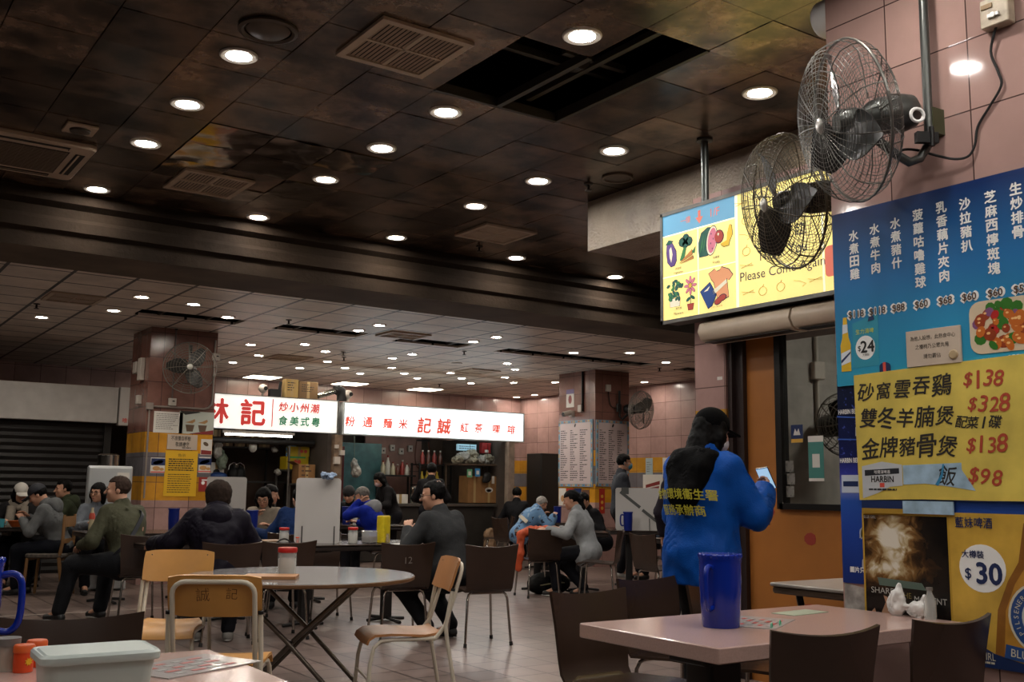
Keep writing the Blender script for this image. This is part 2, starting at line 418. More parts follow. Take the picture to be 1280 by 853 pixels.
# dado rail line inset into the floor: pale strip crossing the hall
struct('trim_4', MB().span((-5, 11.2, 0), (11.0, 11.23, .002)), M('pale_inlay', '#a79a90', .4))
# stall partition walls
struct('wall_stall_left', MB().span((4.3, 16.3, 0), (4.36, 19.6, 2.7)), plaster)
struct('wall_stall_middle', MB().span((7.45, 16.25, 0), (7.55, 19.6, 2.6)), plaster)
struct('wall_stall_right', MB().span((11.0, 16.1, 0), (11.1, 18.4, 2.25)), plaster)
struct('wall_stall_rear', MB().span((4.3, 18.4, 0), (11.1, 18.46, 2.4)), M('sooty_rear', '#4d3c30', .6, var=.6, vscale=1.3))
struct('ceiling_stalls', MB().span((4.3, 16.3, 2.35), (11.1, 18.4, 2.4)), M('stall_ceiling', '#2a241f', .7, var=.4))

# ------------------------------------------------------------------ ceiling lamps and fittings
white_ring = M('lamp_ring', '#cfc8bd', .4); glow_n = M('lamp_glow', '#fff8f0', .5, emit=LAMP_NEAR); glow_f = M('lamp_glow_far', '#fff4e4', .5, emit=LAMP_FAR)
off_glass = M('lamp_off', '#8d8a84', .3)
def downlight(label, x, y, z, r, glow, group):
    t = T('downlight', label, 'ceiling light', (x, y, z), 0, group)
    MB().lathe([(r, .002), (r, -.006), (r * .93, -.012), (r * .68, -.008), (r * .66, .002)], seg=28, cap=False).build('ring', white_ring, t, 40)
    MB().lathe([(r * .67, -.002), (r * .6, -.006), (.001, -.007)], seg=24, cap=True).build('diffuser', glow, t)
    return t
ORD = ['first', 'second', 'third', 'fourth', 'fifth', 'sixth', 'seventh', 'eighth', 'ninth', 'tenth']
rows = {'dark ceiling row left, nearest the cassette unit': (2.02, [5.9, 6.9, 7.92, 9.46]), 'dark ceiling row meeting the open bay': (3.53, [4.44, 5.96, 6.92, 7.94, 9.5]),
        'dark ceiling row nearest the concrete beam': (5.0, [4.42, 5.89, 6.88, 7.87, 9.4]), }
for nm, (x, ys) in rows.items():
    for i, y in enumerate(ys):
        downlight(f'{ORD[i]} lit downlight from the front in {nm}', x, y, ZN, .115, glow_n, 'downlights in the dark stained ceiling')
downlight('lit dark ceiling downlight between two rows, just before the cross beam', 6.54, 9.41, ZN, .115, glow_n, 'downlights in the dark stained ceiling')
downlight('lit dark ceiling downlight just under the concrete drop beam end', 8.1, 9.52, ZN, .115, glow_n, 'downlights in the dark stained ceiling')
for x, y in ((2.02, 1.0), (3.53, 2.6), (3.4, .6), (.5, 2.5), (.5, 5.9), (.5, -.8), (-1.2, 4.5), (-1.2, 1.2), (2.6, -1.2), (-.9, 8.2), (7.8, 5.9), (7.8, 7.9), (9.4, 7.9), (10.9, 9.2), (-2.8, 3.), (2.71, 3.39), (2.9, 1.7), (3.53, 1.0)):  # last two are unseen lamps added to brighten the column wall
    downlight('unseen round downlight of the dark ceiling outside the photographed view', x, y, ZN, .115, glow_n, 'downlights outside the view')
FL = [(2.44, 14.01), (3.04, 12.89), (3.06, 11.73), (3.67, 11.82), (4.31, 12.48), (6.08, 12.42), (6.09, 11.84), (5.45, 14.71), (6.07, 14.16), (6.65, 14.72), (6.03, 15.88), (7.22, 15.88), (6.03, 17.09), (7.25, 17.1), (7.86, 16.54), (8.47, 17.17), (7.83, 12.31), (7.84, 11.73), (7.85, 14.12), (7.84, 14.75), (8.48, 15.96), (9.09, 16.62), (9.69, 17.2), (9.7, 15.99), (10.33, 16.63), (10.95, 17.27), (9.66, 14.12), (10.25, 14.74), (10.85, 15.92), (11.54, 16.63), (13.41, 19.2), (13.4, 18.49), (9.66, 12.33), (10.32, 11.79), (11.54, 12.3), (12.1, 16.02), (13.34, 14.82)]
FL.sort(key=lambda q: (round(q[1] * 2) / 2, q[0]))
rowset = sorted({round(q[1] * 2) / 2 for q in FL})
for rv in rowset:
    mem = [q for q in FL if round(q[1] * 2) / 2 == rv]
    for i, (x, y) in enumerate(mem):
        rn = ORD[rowset.index(rv)] if rowset.index(rv) < 10 else 'last'
        downlight(f'small lit downlight in pale ceiling, {ORD[i]} from left in {rn} row behind beam', x, y, ZF, .095, glow_f, 'downlights in the pale tiled ceiling')
for x, y in ((.6, 12.9), (-.6, 14.0), (-2, 12.5), (.6, 11.7)): downlight('unseen small downlight added in the pale ceiling to brighten the far left', x, y, ZF, .095, glow_f, 'added small downlights outside the view')  # unseen lamps added to brighten the diners at far left
t = downlight('unlit round downlight in pale tiled ceiling above the white signs', 9.0, 14.65, ZF, .095, off_glass, None)
pn = M('panel_glow', '#fff2d8', .5, emit=PANEL)
for x, y, lb in ((7.3, 19.0, 'left'), (9.15, 19.0, 'middle'), (10.9, 19.0, 'right')):
    t = T('ceiling_panel', f'square glowing ceiling panel by the back wall above the stalls, {lb} of three', 'ceiling light', (x, y, ZF), 0, 'square ceiling panels')
    MB().rbox((0, 0, -.005), (.62, .62, .02), .02).build('frame', white_ring, t)
    MB().rbox((0, 0, -.012), (.57, .57, .014), .02).build('diffuser', pn, t)

beige = M('beige_enamel', '#b8a48e', .45, var=.15); beige_d = M('vent_dark', '#17120f', .7)
def square_vent(label, x, y, z, sx, sy, nsl=18, group='square ceiling vents', mm=None):
    mm = mm or beige
    t = T('ceiling_vent', label, 'vent', (x, y, z), 0, group)
    f = MB(); e = .045
    for a, bb in (((-sx / 2, -sy / 2), (sx / 2, -sy / 2 + e)), ((-sx / 2, sy / 2 - e), (sx / 2, sy / 2)), ((-sx / 2, -sy / 2 + e), (-sx / 2 + e, sy / 2 - e)), ((sx / 2 - e, -sy / 2 + e), (sx / 2, sy / 2 - e))):
        f.span((*a, -.02), (*bb, .0))
    f.span((-sx / 2 + e, -.012, -.016), (sx / 2 - e, .012, 0)); f.span((-.012, -sy / 2 + e, -.016), (.012, sy / 2 - e, 0))
    f.build('frame', mm, t)
    MB().span((-sx / 2 + .03, -sy / 2 + .03, -.003), (sx / 2 - .03, sy / 2 - .03, -.001)).build('backing', beige_d, t)
    s = MB(); rot = Matrix.Rotation(math.radians(35), 3, 'Y')
    for k in range(nsl):
        xx = -sx / 2 + e + (sx - 2 * e) * (k + .5) / nsl
        s.box((xx, 0, -.009), (.014, sy - 2 * e, .003), rot=rot)
    s.build('louvre', mm, t)
    return t
square_vent('beige square louvred vent in dark ceiling, nearest one beside the open bay', 2.78, 5.2, ZN, .6, .62)
square_vent('grimy square louvred vent in dark ceiling amid mirrored stained tiles', 2.76, 8.66, ZN - .005, .6, .64)
square_vent('grimy square louvred vent in dark ceiling near cross beam and concrete beam end', 5.73, 8.62, ZN, .62, .6)
square_vent('long dark louvred vent in pale ceiling at far left, next to a missing tile', 2.46, 12.3, ZF, .58, .6, 22)
square_vent('faint square vent in pale ceiling above the red lettered sign', 6.5, 15.8, ZF, .6, .6, 14)
square_vent('square vent hanging loose in pale ceiling beside the black slot', 6.75, 12.4, ZF, .6, .5, 14)
square_vent('faint square vent in pale ceiling farthest right above the glowing sign', 9.9, 15.4, ZF, .6, .6, 14)

t = T('cassette_air_conditioner', 'beige square cassette air conditioner set in the dark ceiling at left', 'air conditioner', (1.24, 8.7, ZN))
f = MB(); f.rbox((0, 0, -.02), (1.0, 1.0, .05), .06); f.build('panel', beige, t)
s = MB()
for k in range(22): s.span((-.32, -.31 + k * .029, -.052), (.32, -.31 + k * .029 + .014, -.044))
for k in range(9): s.span((-.31 + k * .077, -.32, -.05), (-.31 + k * .077 + .006, .32, -.044))
s.build('intake_grille', M('grille_brown', '#6d5e4e', .5), t)
MB().span((-.33, -.33, -.0462), (.33, .33, -.045)).build('grille_backing', beige_d, t)
for a in range(4):
    r = Matrix.Rotation(math.pi / 2 * a, 3, 'Z')
    fl = MB().box(r @ Vector((0, .41, -.046)), (.62, .07, .006), rot=r); fl.build('outlet_slot', beige_d, t)
    MB().box(r @ Vector((0, .4, -.05)), (.6, .025, .004), rot=r @ Matrix.Rotation(.4, 3, 'X')).build('flap', beige, t)

t = T('ceiling_diffuser', 'large round dark diffuser in the ceiling beside the front left downlight', 'vent', (2.03, 5.45, ZN))
MB().lathe([(.17, 0), (.17, -.012), (.15, -.02), (.135, -.008)], seg=32, cap=False).build('ring', M('dusty_brown', '#4c4034', .5, var=.3), t, 40)
MB().lathe([(.125, -.004), (.1, -.025), (.001, -.028)], seg=28).build('disc', M('dusty_brown', '#4c4034', .5, var=.3), t, 60)
t = T('ceiling_diffuser', 'round ring fitting flush in the dark ceiling near the concrete beam', 'vent', (5.48, 6.41, ZN))
MB().lathe([(.13, 0), (.13, -.012), (.115, -.014), (.11, 0)], seg=32, cap=False).build('ring', M('dusty_beige', '#6f6150', .5), t, 40)
MB().lathe([(.108, -.004), (.001, -.006)], seg=28).build('disc', M('dusty_brown', '#4c4034', .5, var=.3), t)
t = T('ceiling_sensor', 'small square beige sensor plate on the dark ceiling above the air conditioner', 'sensor', (1.53, 7.86, ZN))
MB().rbox((0, 0, -.01), (.22, .22, .02), .01).build('plate', beige, t)
MB().lathe([(.075, -.018), (.07, -.035), (.03, -.045), (.001, -.046)], seg=20).build('dome', M('sensor_dark', '#3a332c', .4), t, 50)
spr = M('sprinkler_brass', '#2a211a', .4, .6)
for i, (x, y, z, lb) in enumerate([(5.91, 9.2, ZN, 'dark sprinkler head on dark ceiling just in front of the cross beam'), (6.9, 14.6, ZF, 'dark sprinkler head on pale ceiling above the left sign'), (8.3, 13.3, ZF, 'dark sprinkler head on pale ceiling right of the long slot'), (10.6, 17.9, ZF, 'dark sprinkler head on pale ceiling above the glowing sign end'), (12.0, 12.95, ZF, 'dark sprinkler head on pale ceiling near the pier'), (7.2, 15.2, ZF, 'dark sprinkler head on pale ceiling left of centre'), (5.0, 12.2, ZF, 'dark sprinkler head on pale ceiling above the left pillar'), (2.2, 13.0, ZF, 'dark sprinkler head on pale ceiling at far left'), (5.4, 6.7, ZN, 'dark sprinkler head on dark ceiling beside the ring fitting')]):
    t = T('sprinkler', lb, 'sprinkler', (x, y, z), 0, 'ceiling sprinklers')
    MB().lathe([(.04, 0), (.035, -.008), (.012, -.01), (.012, -.05), (.03, -.055), (.03, -.06), (.001, -.06)], seg=12).build('head', spr, t, 50)
# ------------------------------------------------------------------ lit sign boxes and boards
R0 = random.Random(7)
def backlit(name, hexc, e): return M(name, hexc, .35, emit=e)
# hanging thank-you light box (front faces the hall, local x runs to the viewer's right)
ty = T('light_box_sign', 'yellow hanging light box sign with food pictures and Thank You lettering', 'sign', (5.3, 4.5, 2.54), -90)
alu = M('weathered_aluminium', '#6d6c68', .45, .6, var=.3)
bx = MB(); bx.span((-1.185, .0, -.01), (1.25, .16, .835)); bx.build('box', M('sign_casing', '#4a4744', .5), ty)
fr = MB(); fr.span((-1.19, -.012, -.02), (1.25, .004, .008)); fr.span((-1.19, -.012, .81), (1.25, .004, .838)); fr.span((-1.19, -.012, -.02), (-1.165, .004, .838)); fr.build('frame', alu, ty)
YEL = backlit('sign_yellow', '#f2e088', .66); ink = M('sign_ink', '#1b2440', .5)
SB = backlit('sign_blue', '#5f9dbf', .5); SW = backlit('sign_white', '#f3efcf', .65); SR = backlit('sign_red', '#d9705a', .45)
MB().span((-1.168, -.006, .008), (1.23, 0, .812)).build('yellow_face', YEL, ty)
pr = MB()
pr.span((-1.165, -.0068, .655), (-.43, -.006, .81), 0)
pr.span((-.43, -.0072, .008), (-.405, -.006, .81), 1); pr.span((-1.165, -.0072, .645), (-.43, -.006, .655), 1); pr.span((-.8, -.0072, .008), (-.79, -.006, .65), 1); pr.span((-1.165, -.0072, .33), (-.43, -.006, .338), 1); pr.span((.31, -.0072, .008), (.325, -.006, .81), 1)
text(pr, '一樓', -.92, .735, .05, -.0075, 2); text(pr, '1/F', -.62, .735, .06, -.0075, 2)
pr.prism([(-.79, .78), (-.765, .78), (-.765, .73), (-.74, .73), (-.777, .68), (-.815, .73), (-.79, .73)], -.0078, -.007, 2)
pr.prism(rrect(.33, .1, .9, .3, .03), -.0075, -.006, 2)
pr.build('colour_bands', [SB, SW, SR], ty)
tx = MB()
text(tx, '多謝惠顧', -.02, .572, .085, -.0072, w=.42); text(tx, '請再光臨', -.02, .456, .085, -.0072, w=.42)
text(tx, 'Thank You', -.02, .337, .075, -.0072, w=.42); text(tx, 'Please Come Again', -.03, .205, .085, -.0072, w=.72)
for s_, x_, z_ in (('蔬菜類', -1.0, .385), ('生果類', -.615, .40), ('鮮花類', -1.0, .082), ('乾貨類', -.615, .08)): text(tx, s_, x_, z_, .02, -.0072)
for s_, x_, z_ in (('Vegetables', -1.0, .352), ('Fruits', -.615, .365), ('Flowers', -1.0, .045), ('Dry Goods', -.615, .042)): text(tx, s_, x_, z_, .022, -.0072)
tx.build('lettering', ink, ty)
ic = MB()   # pictures: 0 outline,1 purple,2 green,3 orange,4 red,5 yellow,6 dark green,7 pink,8 blue,9 peach,10 white
def shp(poly, mi, d=0, ol=.006):
    cx = sum(p[0] for p in poly) / len(poly); cz = sum(p[1] for p in poly) / len(poly)
    if ol:
        big = [(cx + (px - cx) * (1 + ol / max(.02, math.hypot(px - cx, pz - cz))), cz + (pz - cz) * (1 + ol / max(.02, math.hypot(px - cx, pz - cz)))) for px, pz in poly]
        ic.prism(big, -.0066 - d, -.006, 0)
    ic.prism(poly, -.0072 - d, -.006, mi)
shp([(-1.12, .58), (-1.10, .6), (-1.06, .58), (-1.025, .52), (-1.02, .45), (-1.04, .415), (-1.08, .41), (-1.115, .45), (-1.125, .52)], 1); shp([(-1.135, .585), (-1.1, .615), (-1.05, .6), (-1.09, .58)], 6, .0006, .003)
shp([(-1.075, .44), (-1.06, .5), (-1.075, .56), (-1.095, .54), (-1.09, .48)], 10, .001, 0)
for a, b_, r in ((-.955, .575, .035), (-.92, .6, .03), (-.89, .57, .035), (-.925, .555, .03)): shp(ell(a, b_, r, r * .9, 10), 6, .0004)
shp([(-.94, .54), (-.91, .54), (-.94, .44), (-.985, .44)], 2, .0002, .003)
shp([(-.99, .42), (-.86, .5), (-.845, .48), (-.86, .46)], 3, .0008, .004); shp([(-.98, .415), (-.85, .455), (-.84, .43)], 3, .0012, .004); shp([(-.86, .48), (-.82, .52), (-.83, .47)], 2, .001, .002)
shp([(-.78, .43), (-.79, .52), (-.76, .6), (-.7, .63), (-.62, .62), (-.66, .46), (-.7, .43)], 6); 
for k in range(3): shp([(-.775 + k * .03, .45 + k * .01), (-.765 + k * .03, .5 + k * .02), (-.735 + k * .02, .59), (-.75 + k * .02, .5)], 2, .0006, 0)
shp(ell(-.655, .53, .05, .105, 18, -10), 10, .0008); shp(ell(-.652, .53, .042, .092, 18, -10), 7, .0012, 0)
for a, b_ in ((-.66, .58), (-.64, .54), (-.665, .51), (-.65, .47)): shp(ell(a, b_, .004, .007, 6), 0, .0016, 0)
shp(ell(-.585, .545, .042, .045, 14), 4, .0016); shp([(-.6, .565), (-.59, .575), (-.58, .565), (-.59, .55)], 10, .002, 0)
for k in range(3): shp([(-.475 - k * .004, .61), (-.462, .605), (-.455 - k * .012, .54 - k * .012), (-.49, .48 - k * .008), (-.56 + k * .01, .475 - k * .006), (-.565 + k * .01, .49), (-.51, .505 - k * .01), (-.485 - k * .01, .55)], 5, .0018 + k * .0004, .003)
shp([(-1.09, .1), (-.99, .1), (-.985, .16), (-1.095, .16)], 10, .0004, .004)
for k in range(26):
    a = R0.random() * 6.28; r = R0.random() ** .5; shp(ell(-1.04 + .085 * r * math.cos(a), .225 + .085 * r * math.sin(a), .02, .012, 7, R0.random() * 180), 6 if k % 3 else 2, .0006 + k * .00002, .002)
shp([(-.9, .055), (-.855, .055), (-.845, .1), (-.91, .1)], 4, .0004, .004); shp([(-.88, .1), (-.874, .1), (-.874, .18), (-.88, .18)], 6, .0003, .001); shp(ell(-.9, .135, .025, .012, 8, 30), 6, .0006, .002); shp(ell(-.855, .145, .025, .012, 8, -30), 6, .0006, .002)
for k in range(8):
    a = k * math.pi / 4; shp(ell(-.877 + .038 * math.cos(a), .235 + .045 * math.sin(a), .026, .011, 8, math.degrees(a)), 7, .0008, .003)
shp(ell(-.877, .235, .016, .018, 8), 5, .0012, .002)
shp([(-.69, .29), (-.63, .315), (-.61, .295), (-.58, .3), (-.565, .32), (-.5, .295), (-.46, .25), (-.5, .215), (-.52, .235), (-.5, .1), (-.6, .075), (-.64, .22), (-.66, .24)], 9)
shp([(-.655, .16), (-.52, .225), (-.515, .2), (-.645, .13)], 10, .0008, 0)
shp([(-.775, .17), (-.68, .225), (-.62, .13), (-.66, .06), (-.7, .04)], 8, .0008); shp([(-.74, .165), (-.68, .2), (-.7, .17)], 10, .0014, 0)
shp(ell(-.6, .08, .035, .02, 12, 20), 4, .0014); shp(ell(-.56, .1, .035, .02, 12, 10), 4, .0018)
ic.build('pictures', [ink, M('print_purple', '#6b4f9e', .5), M('print_green', '#3f9a58', .5), M('print_orange', '#e59a4a', .5), M('print_red', '#cf4a3c', .5), M('print_yellow', '#f0c93c', .5, emit=.25), M('print_dark_green', '#16695a', .5), M('print_pink', '#e3829a', .5, emit=.2), M('print_blue', '#1f4fa0', .5), M('print_peach', '#f0a676', .5, emit=.25), M('print_cream', '#f6efd2', .5, emit=.3)], ty)
dd = MB()   # faint outline doodles of produce round the wording
for x_, z_, k in ((-.37, .74, 1), (-.19, .72, 0), (-.33, .61, 0), (-.34, .5, 2), (-.33, .39, 0), (-.33, .29, 1), (-.32, .1, 1), (-.19, .09, 0), (-.035, .095, 0), (.125, .1, 2), (.25, .1, 1)):
    if k == 0: dd.tube([(p[0], -.007, p[1]) for p in ell(x_, z_, .035, .03, 12)], .0022, 4, closed=True); dd.tube([(x_, -.007, z_ + .03), (x_ + .01, -.007, z_ + .045)], .0022, 4)
    elif k == 1: dd.tube([(x_ - .06, -.007, z_ + .012), (x_, -.007, z_), (x_ + .06, -.007, z_ - .008)], .0022, 4); dd.tube([(x_ - .05, -.007, z_ - .012), (x_ + .05, -.007, z_ + .01)], .0022, 4)
    else: dd.tube([(x_ - .05, -.007, z_ + .02), (x_, -.007, z_ + .01), (x_ + .05, -.007, z_ - .015), (x_ + .02, -.007, z_ - .03)], .0022, 4)
dd.build('doodles', M('doodle_tan', '#cfae52', .5), ty)
pole = MB(); pole.cyl((-.8, .08, .83), (-.8, .08, 1.335), .028); pole.lathe([(.06, 0), (.06, -.012), (.028, -.014)], (-.8, .08, 1.338), 16); pole.build('hanging_pole', M('galvanised_grey', '#666a68', .35, .8), ty, 40)

acm = M('air_curtain_cream', '#c9b8a2', .4, var=.1)
def air_curtain(y0, y1, lb):
    t = T('air_curtain', lb, 'air curtain', (5.5, (y0 + y1) / 2, 2.355), -90, 'air curtains over the doorway')
    L = abs(y1 - y0) / 2 - .004
    pf = [(0, .16), (-.1, .165), (-.17, .13), (-.19, .07), (-.16, .015), (-.12, -.005), (0, -.005)]
    b_ = MB(); n_ = len(pf); vs_ = [(x_, y_, z_) for x_ in (-L, L) for y_, z_ in pf]
    b_.add(vs_, [tuple(range(n_)), tuple(range(n_, 2 * n_))] + [(i, (i + 1) % n_, n_ + (i + 1) % n_, n_ + i) for i in range(n_)]); b_.build('casing', acm, t, 50)
    o_ = MB(); o_.span((-L + .03, -.15, -.008), (L - .03, -.05, -.004)); o_.build('outlet', M('outlet_black', '#14110f', .6), t)
air_curtain(5.33, 4.49, 'cream air curtain casing over the doorway, left of two end to end'); air_curtain(4.48, 3.4, 'cream air curtain casing over the doorway, right of two, partly behind column')
t = T('label_plate', 'tiny white label stuck on the pink door pier', 'label', (5.499, 5.3, 2.1), -90)
MB().span((-.02, -.002, -.012), (.03, 0, .012)).build('plate', M('paper_white', '#cfcac2', .6), t)

# ---- blue menu board on the column
mb_root = T('menu_board', 'blue menu board of white Chinese dish names and prices on pink column', 'menu board', (4.199, 2.6, 1.8), -90)
bl = bpy.data.materials.new('menu_blue'); bl.use_nodes = True; nt = bl.node_tree; bs = nt.nodes['Principled BSDF']; bs.inputs['Roughness'].default_value = .35
tcn = nt.nodes.new('ShaderNodeTexCoord'); sx_ = nt.nodes.new('ShaderNodeSeparateXYZ'); nt.links.new(tcn.outputs['Object'], sx_.inputs[0])
rp = nt.nodes.new('ShaderNodeValToRGB'); rp.color_ramp.elements[0].position = .05; rp.color_ramp.elements[0].color = lin('#2a93b6'); rp.color_ramp.elements[1].position = .84; rp.color_ramp.elements[1].color = lin('#0e2c60')
k_ = rp.color_ramp.elements.new(.5); k_.color = lin('#1d6aa4')
nt.links.new(sx_.outputs[2], rp.inputs[0]); nt.links.new(rp.outputs[0], bs.inputs['Base Color'])
MB().span((-.645, -.016, .0), (.75, 0, .862)).build('panel', bl, mb_root)
PW = M('print_white', '#e9e9e6', .5); BK = M('print_black', '#17140f', .5); BROWN = M('print_brown', '#4a3220', .5)
tw = MB(); menu = [('水煮田雞', 3.12, 2.545, '$118'), ('水煮牛肉', 3.0, 2.555, '$118'), ('水煮豬什', 2.885, 2.56, '$88'), ('菠蘿咕嚕雞球', 2.765, 2.575, '$60'), ('乳香藕片夾肉', 2.645, 2.585, '$68'), ('沙拉豬扒', 2.53, 2.575, '$60'), ('芝麻西檸斑塊', 2.41, 2.58, '$60'), ('生炒排骨', 2.295, 2.59, '$55'), ]
for s_, y_, z_, p_ in menu: vtext(tw, s_, 2.6 - y_, z_ - 1.8 - .012, .052, .0635, y=-.0172, weight=.03)
text(tw, '生炒排骨', 2.6 - 2.435, .052, .026, -.0175, weight=.015)
tw.build('dish_lettering', PW, mb_root)
tp = MB(); tq = MB()
for s_, y_, z_, p_ in menu:
    text(tp, p_, 2.6 - y_, .342, .036, -.0186, weight=.015); text(tq, p_, 2.6 - y_, .342, .043, -.0168, weight=.08, w=.1 if len(p_) > 3 else .08)
text(tp, '$55', .255, .052, .022, -.0182); text(tq, '$55', .255, .052, .03, -.0174, weight=.06)
tp.build('price_lettering', BROWN, mb_root); tq.build('price_outline', PW, mb_root)
# picture of the sweet and sour ribs
dish = MB(); dish.prism(rrect(.065, .085, .36, .315, .05), -.0185, -.016, 0)
rr = random.Random(3)
for k in range(46):
    a = rr.random() * 6.28; r = rr.random() ** .5; cx, cz = .212 + .125 * r * math.cos(a), .2 + .092 * r * math.sin(a)
    mi = rr.choice([1, 1, 1, 2, 2, 3, 4, 5]); s1 = .016 + rr.random() * .016
    dish.prism(ell(cx, cz, s1, s1 * (.6 + .5 * rr.random()), 9, rr.random() * 180), -.0188 - k * .00004, -.016, mi)
    if mi in (1, 2): dish.prism(ell(cx - .005, cz + .006, s1 * .3, s1 * .2, 6), -.0192 - k * .00004, -.016, 6)
dish.build('dish_picture', [M('dish_plate', '#c9b79a', .4), M('dish_orange', '#b8601c', .35), M('dish_brown', '#8a3512', .35), M('dish_red', '#a8201a', .35), M('dish_green', '#2f6a1e', .35), M('dish_purple', '#7a4a74', .35), M('dish_gloss', '#e7b678', .3)], mb_root)
bt = MB()  # beer bottle picture with price bubble
bt.prism([(-.615, .07), (-.56, .07), (-.558, .2), (-.57, .235), (-.575, .3), (-.577, .335), (-.598, .335), (-.6, .3), (-.605, .235), (-.617, .2)], -.0178, -.016, 0)
bt.prism([(-.614, .1), (-.56, .115), (-.56, .175), (-.614, .16)], -.0184, -.016, 1); bt.prism([(-.614, .11), (-.56, .155), (-.56, .165), (-.614, .125)], -.0188, -.016, 2); bt.prism([(-.603, .255), (-.573, .26), (-.574, .3), (-.601, .3)], -.0184, -.016, 1)
bt.prism([(-.545, .08), (-.4, .085), (-.4, .33), (-.545, .3)], -.0168, -.016, 3); bt.prism(ell(-.475, .175, .055, .058, 24), -.0176, -.016, 4)
text(bt, '24', -.462, .18, .055, -.0186, 5, weight=.02); text(bt, '$', -.508, .172, .03, -.0186, 5); text(bt, '生力清啤', -.475, .255, .024, -.0186, 6)
text(bt, '大樽裝', -.472, .14, .012, -.0186, 5)
bt.prism([(-.455, .3), (-.42, .305), (-.425, .325), (-.45, .32)], -.0186, -.016, 2)
bt.prism(ell(-.37, .075, .03, .02, 14), -.0186, -.016, 2); bt.prism([(-.4, .03), (-.34, .03), (-.34, .075), (-.4, .075)], -.018, -.016, 2); bt.prism([(-.38, .03), (-.365, .03), (-.365, .095), (-.38, .095)], -.0192, -.016, 7)
bt.build('beer_picture', [M('beer_gold', '#d9b12c', .35), M('beer_label', '#d4dbe2', .4), M('print_navy', '#182a55', .4), M('beer_backing', '#2e8fa8', .4), PW, BK, M('print_lime', '#d2d84a', .5), M('print_red', '#cf4a3c', .5)], mb_root)
# beige notice plaque fixed over the board
pq = T('notice_plaque', 'beige screwed plaque with three lines of Chinese on blue menu board', 'plaque', (4.181, 2.71, 1.94), -90)
MB().rbox((0, -.006, 0), (.27, .012, .165), .002).build('plate', M('plaque_beige', '#bfae9c', .4), pq)
q = MB(); text(q, '為他人設想，此熟食中心', 0, .045, .022, -.0128, w=.225); text(q, '之檯椅乃公眾共用', -.005, .005, .022, -.0128, w=.165); text(q, '請勿霸佔', -.005, -.04, .022, -.0128, w=.085); q.build('lettering', BK, pq)
MB().lathe([(.022, 0), (.022, .003), (.017, .006), (.001, .006)], (.1, -.0125, -.045), 18, rot=Matrix.Rotation(math.pi / 2, 3, 'X')).build('seal_sticker', M('seal_tan', '#a8926f', .5), pq)

# ---- blue beer poster behind the paper sheets
hp = T('beer_poster', 'tall worn navy blue beer poster edging the column behind yellow sheet', 'poster', (4.199, 2.7, .72), -90)
pb = bpy.data.materials.new('poster_blue'); pb.use_nodes = True; nt = pb.node_tree; bs = nt.nodes['Principled BSDF']; bs.inputs['Roughness'].default_value = .3
tcn = nt.nodes.new('ShaderNodeTexCoord'); vo = nt.nodes.new('ShaderNodeTexNoise'); vo.inputs['Scale'].default_value = 55; vo.inputs['Detail'].default_value = 4; nt.links.new(tcn.outputs['Object'], vo.inputs['Vector'])
sx_ = nt.nodes.new('ShaderNodeSeparateXYZ'); nt.links.new(tcn.outputs['Object'], sx_.inputs[0])
rp = nt.nodes.new('ShaderNodeValToRGB'); e = rp.color_ramp.elements; e[0].position = 0; e[0].color = lin('#10194a'); e[1].position = 1; e[1].color = lin('#101a38')
for p_, h_ in ((.35, '#22439a'), (.46, '#2a52a8'), (.5, '#6a78b8'), (.56, '#3a3fa0'), (.64, '#141c50'), (.85, '#0c1636')): k_ = e.new(p_); k_.color = lin(h_)
nt.links.new(math_node(nt, 'DIVIDE', sx_.outputs[2], 1.15), rp.inputs[0])
spk = nt.nodes.new('ShaderNodeValToRGB'); spk.color_ramp.elements[0].position = .62; spk.color_ramp.elements[1].position = .7; nt.links.new(vo.outputs['Fac'], spk.inputs[0])
zmask = nt.nodes.new('ShaderNodeMapRange'); zmask.inputs[1].default_value = .62; zmask.inputs[2].default_value = .66; nt.links.new(sx_.outputs[2], zmask.inputs[0])
mxx = nt.nodes.new('ShaderNodeMix'); mxx.data_type = 'RGBA'; nt.links.new(math_node(nt, 'MULTIPLY', math_node(nt, 'MULTIPLY', spk.outputs[0], zmask.outputs[0]), .6), mxx.inputs[0]); nt.links.new(rp.outputs[0], mxx.inputs[6]); mxx.inputs[7].default_value = lin('#5a6ad0')
nt.links.new(mxx.outputs[2], bs.inputs['Base Color'])
MB().span((-.555, -.006, .14), (.7, 0, 1.14)).build('sheet', pb, hp)
w_ = MB(); text(w_, 'HARBIN BEER', -.49, .955, .022, -.0068, 0, weight=.02, w=.12); text(w_, 'HARBIN BEER', -.49, .72, .022, -.0068, 0, weight=.02, w=.12)
w_.prism([(-.56, .93), (-.43, .92), (-.43, .925), (-.56, .936)], -.0066, -.006, 1); w_.prism([(-.56, .82), (-.43, .815), (-.43, .82), (-.56, .826)], -.0066, -.006, 1)
w_.prism([(-.545, .565), (-.44, .565), (-.44, .65), (-.545, .65)], -.0068, -.006, 2); w_.prism([(-.535, .595), (-.45, .595), (-.45, .62), (-.535, .62)], -.0074, -.006, 3)
text(w_, '圖片只', -.47, .205, .026, -.0068, 0, weight=.03)
rr = random.Random(11)
for k in range(14):
    z_ = .2 + rr.random() * .8; x_ = -.46 + rr.random() * .03
    w_.prism([(x_, z_), (x_ + .02, z_ + .01), (x_ + .015, z_ + .05 + rr.random() * .05), (x_ + .002, z_ + .04)], -.0066, -.006, 4)
w_.build('print', [PW, M('poster_line', '#3f64c0', .4), M('poster_label', '#b9c4d4', .5), M('print_navy', '#182a55', .4), M('torn_white', '#a8acb8', .7)], hp)
MB().prism([(-.55, 0), (-.43, 0), (-.43, .12), (-.55, .14)], -.003, 0).build('torn_backing', M('torn_paper', '#9d9791', .8, var=.5, vscale=18), hp)

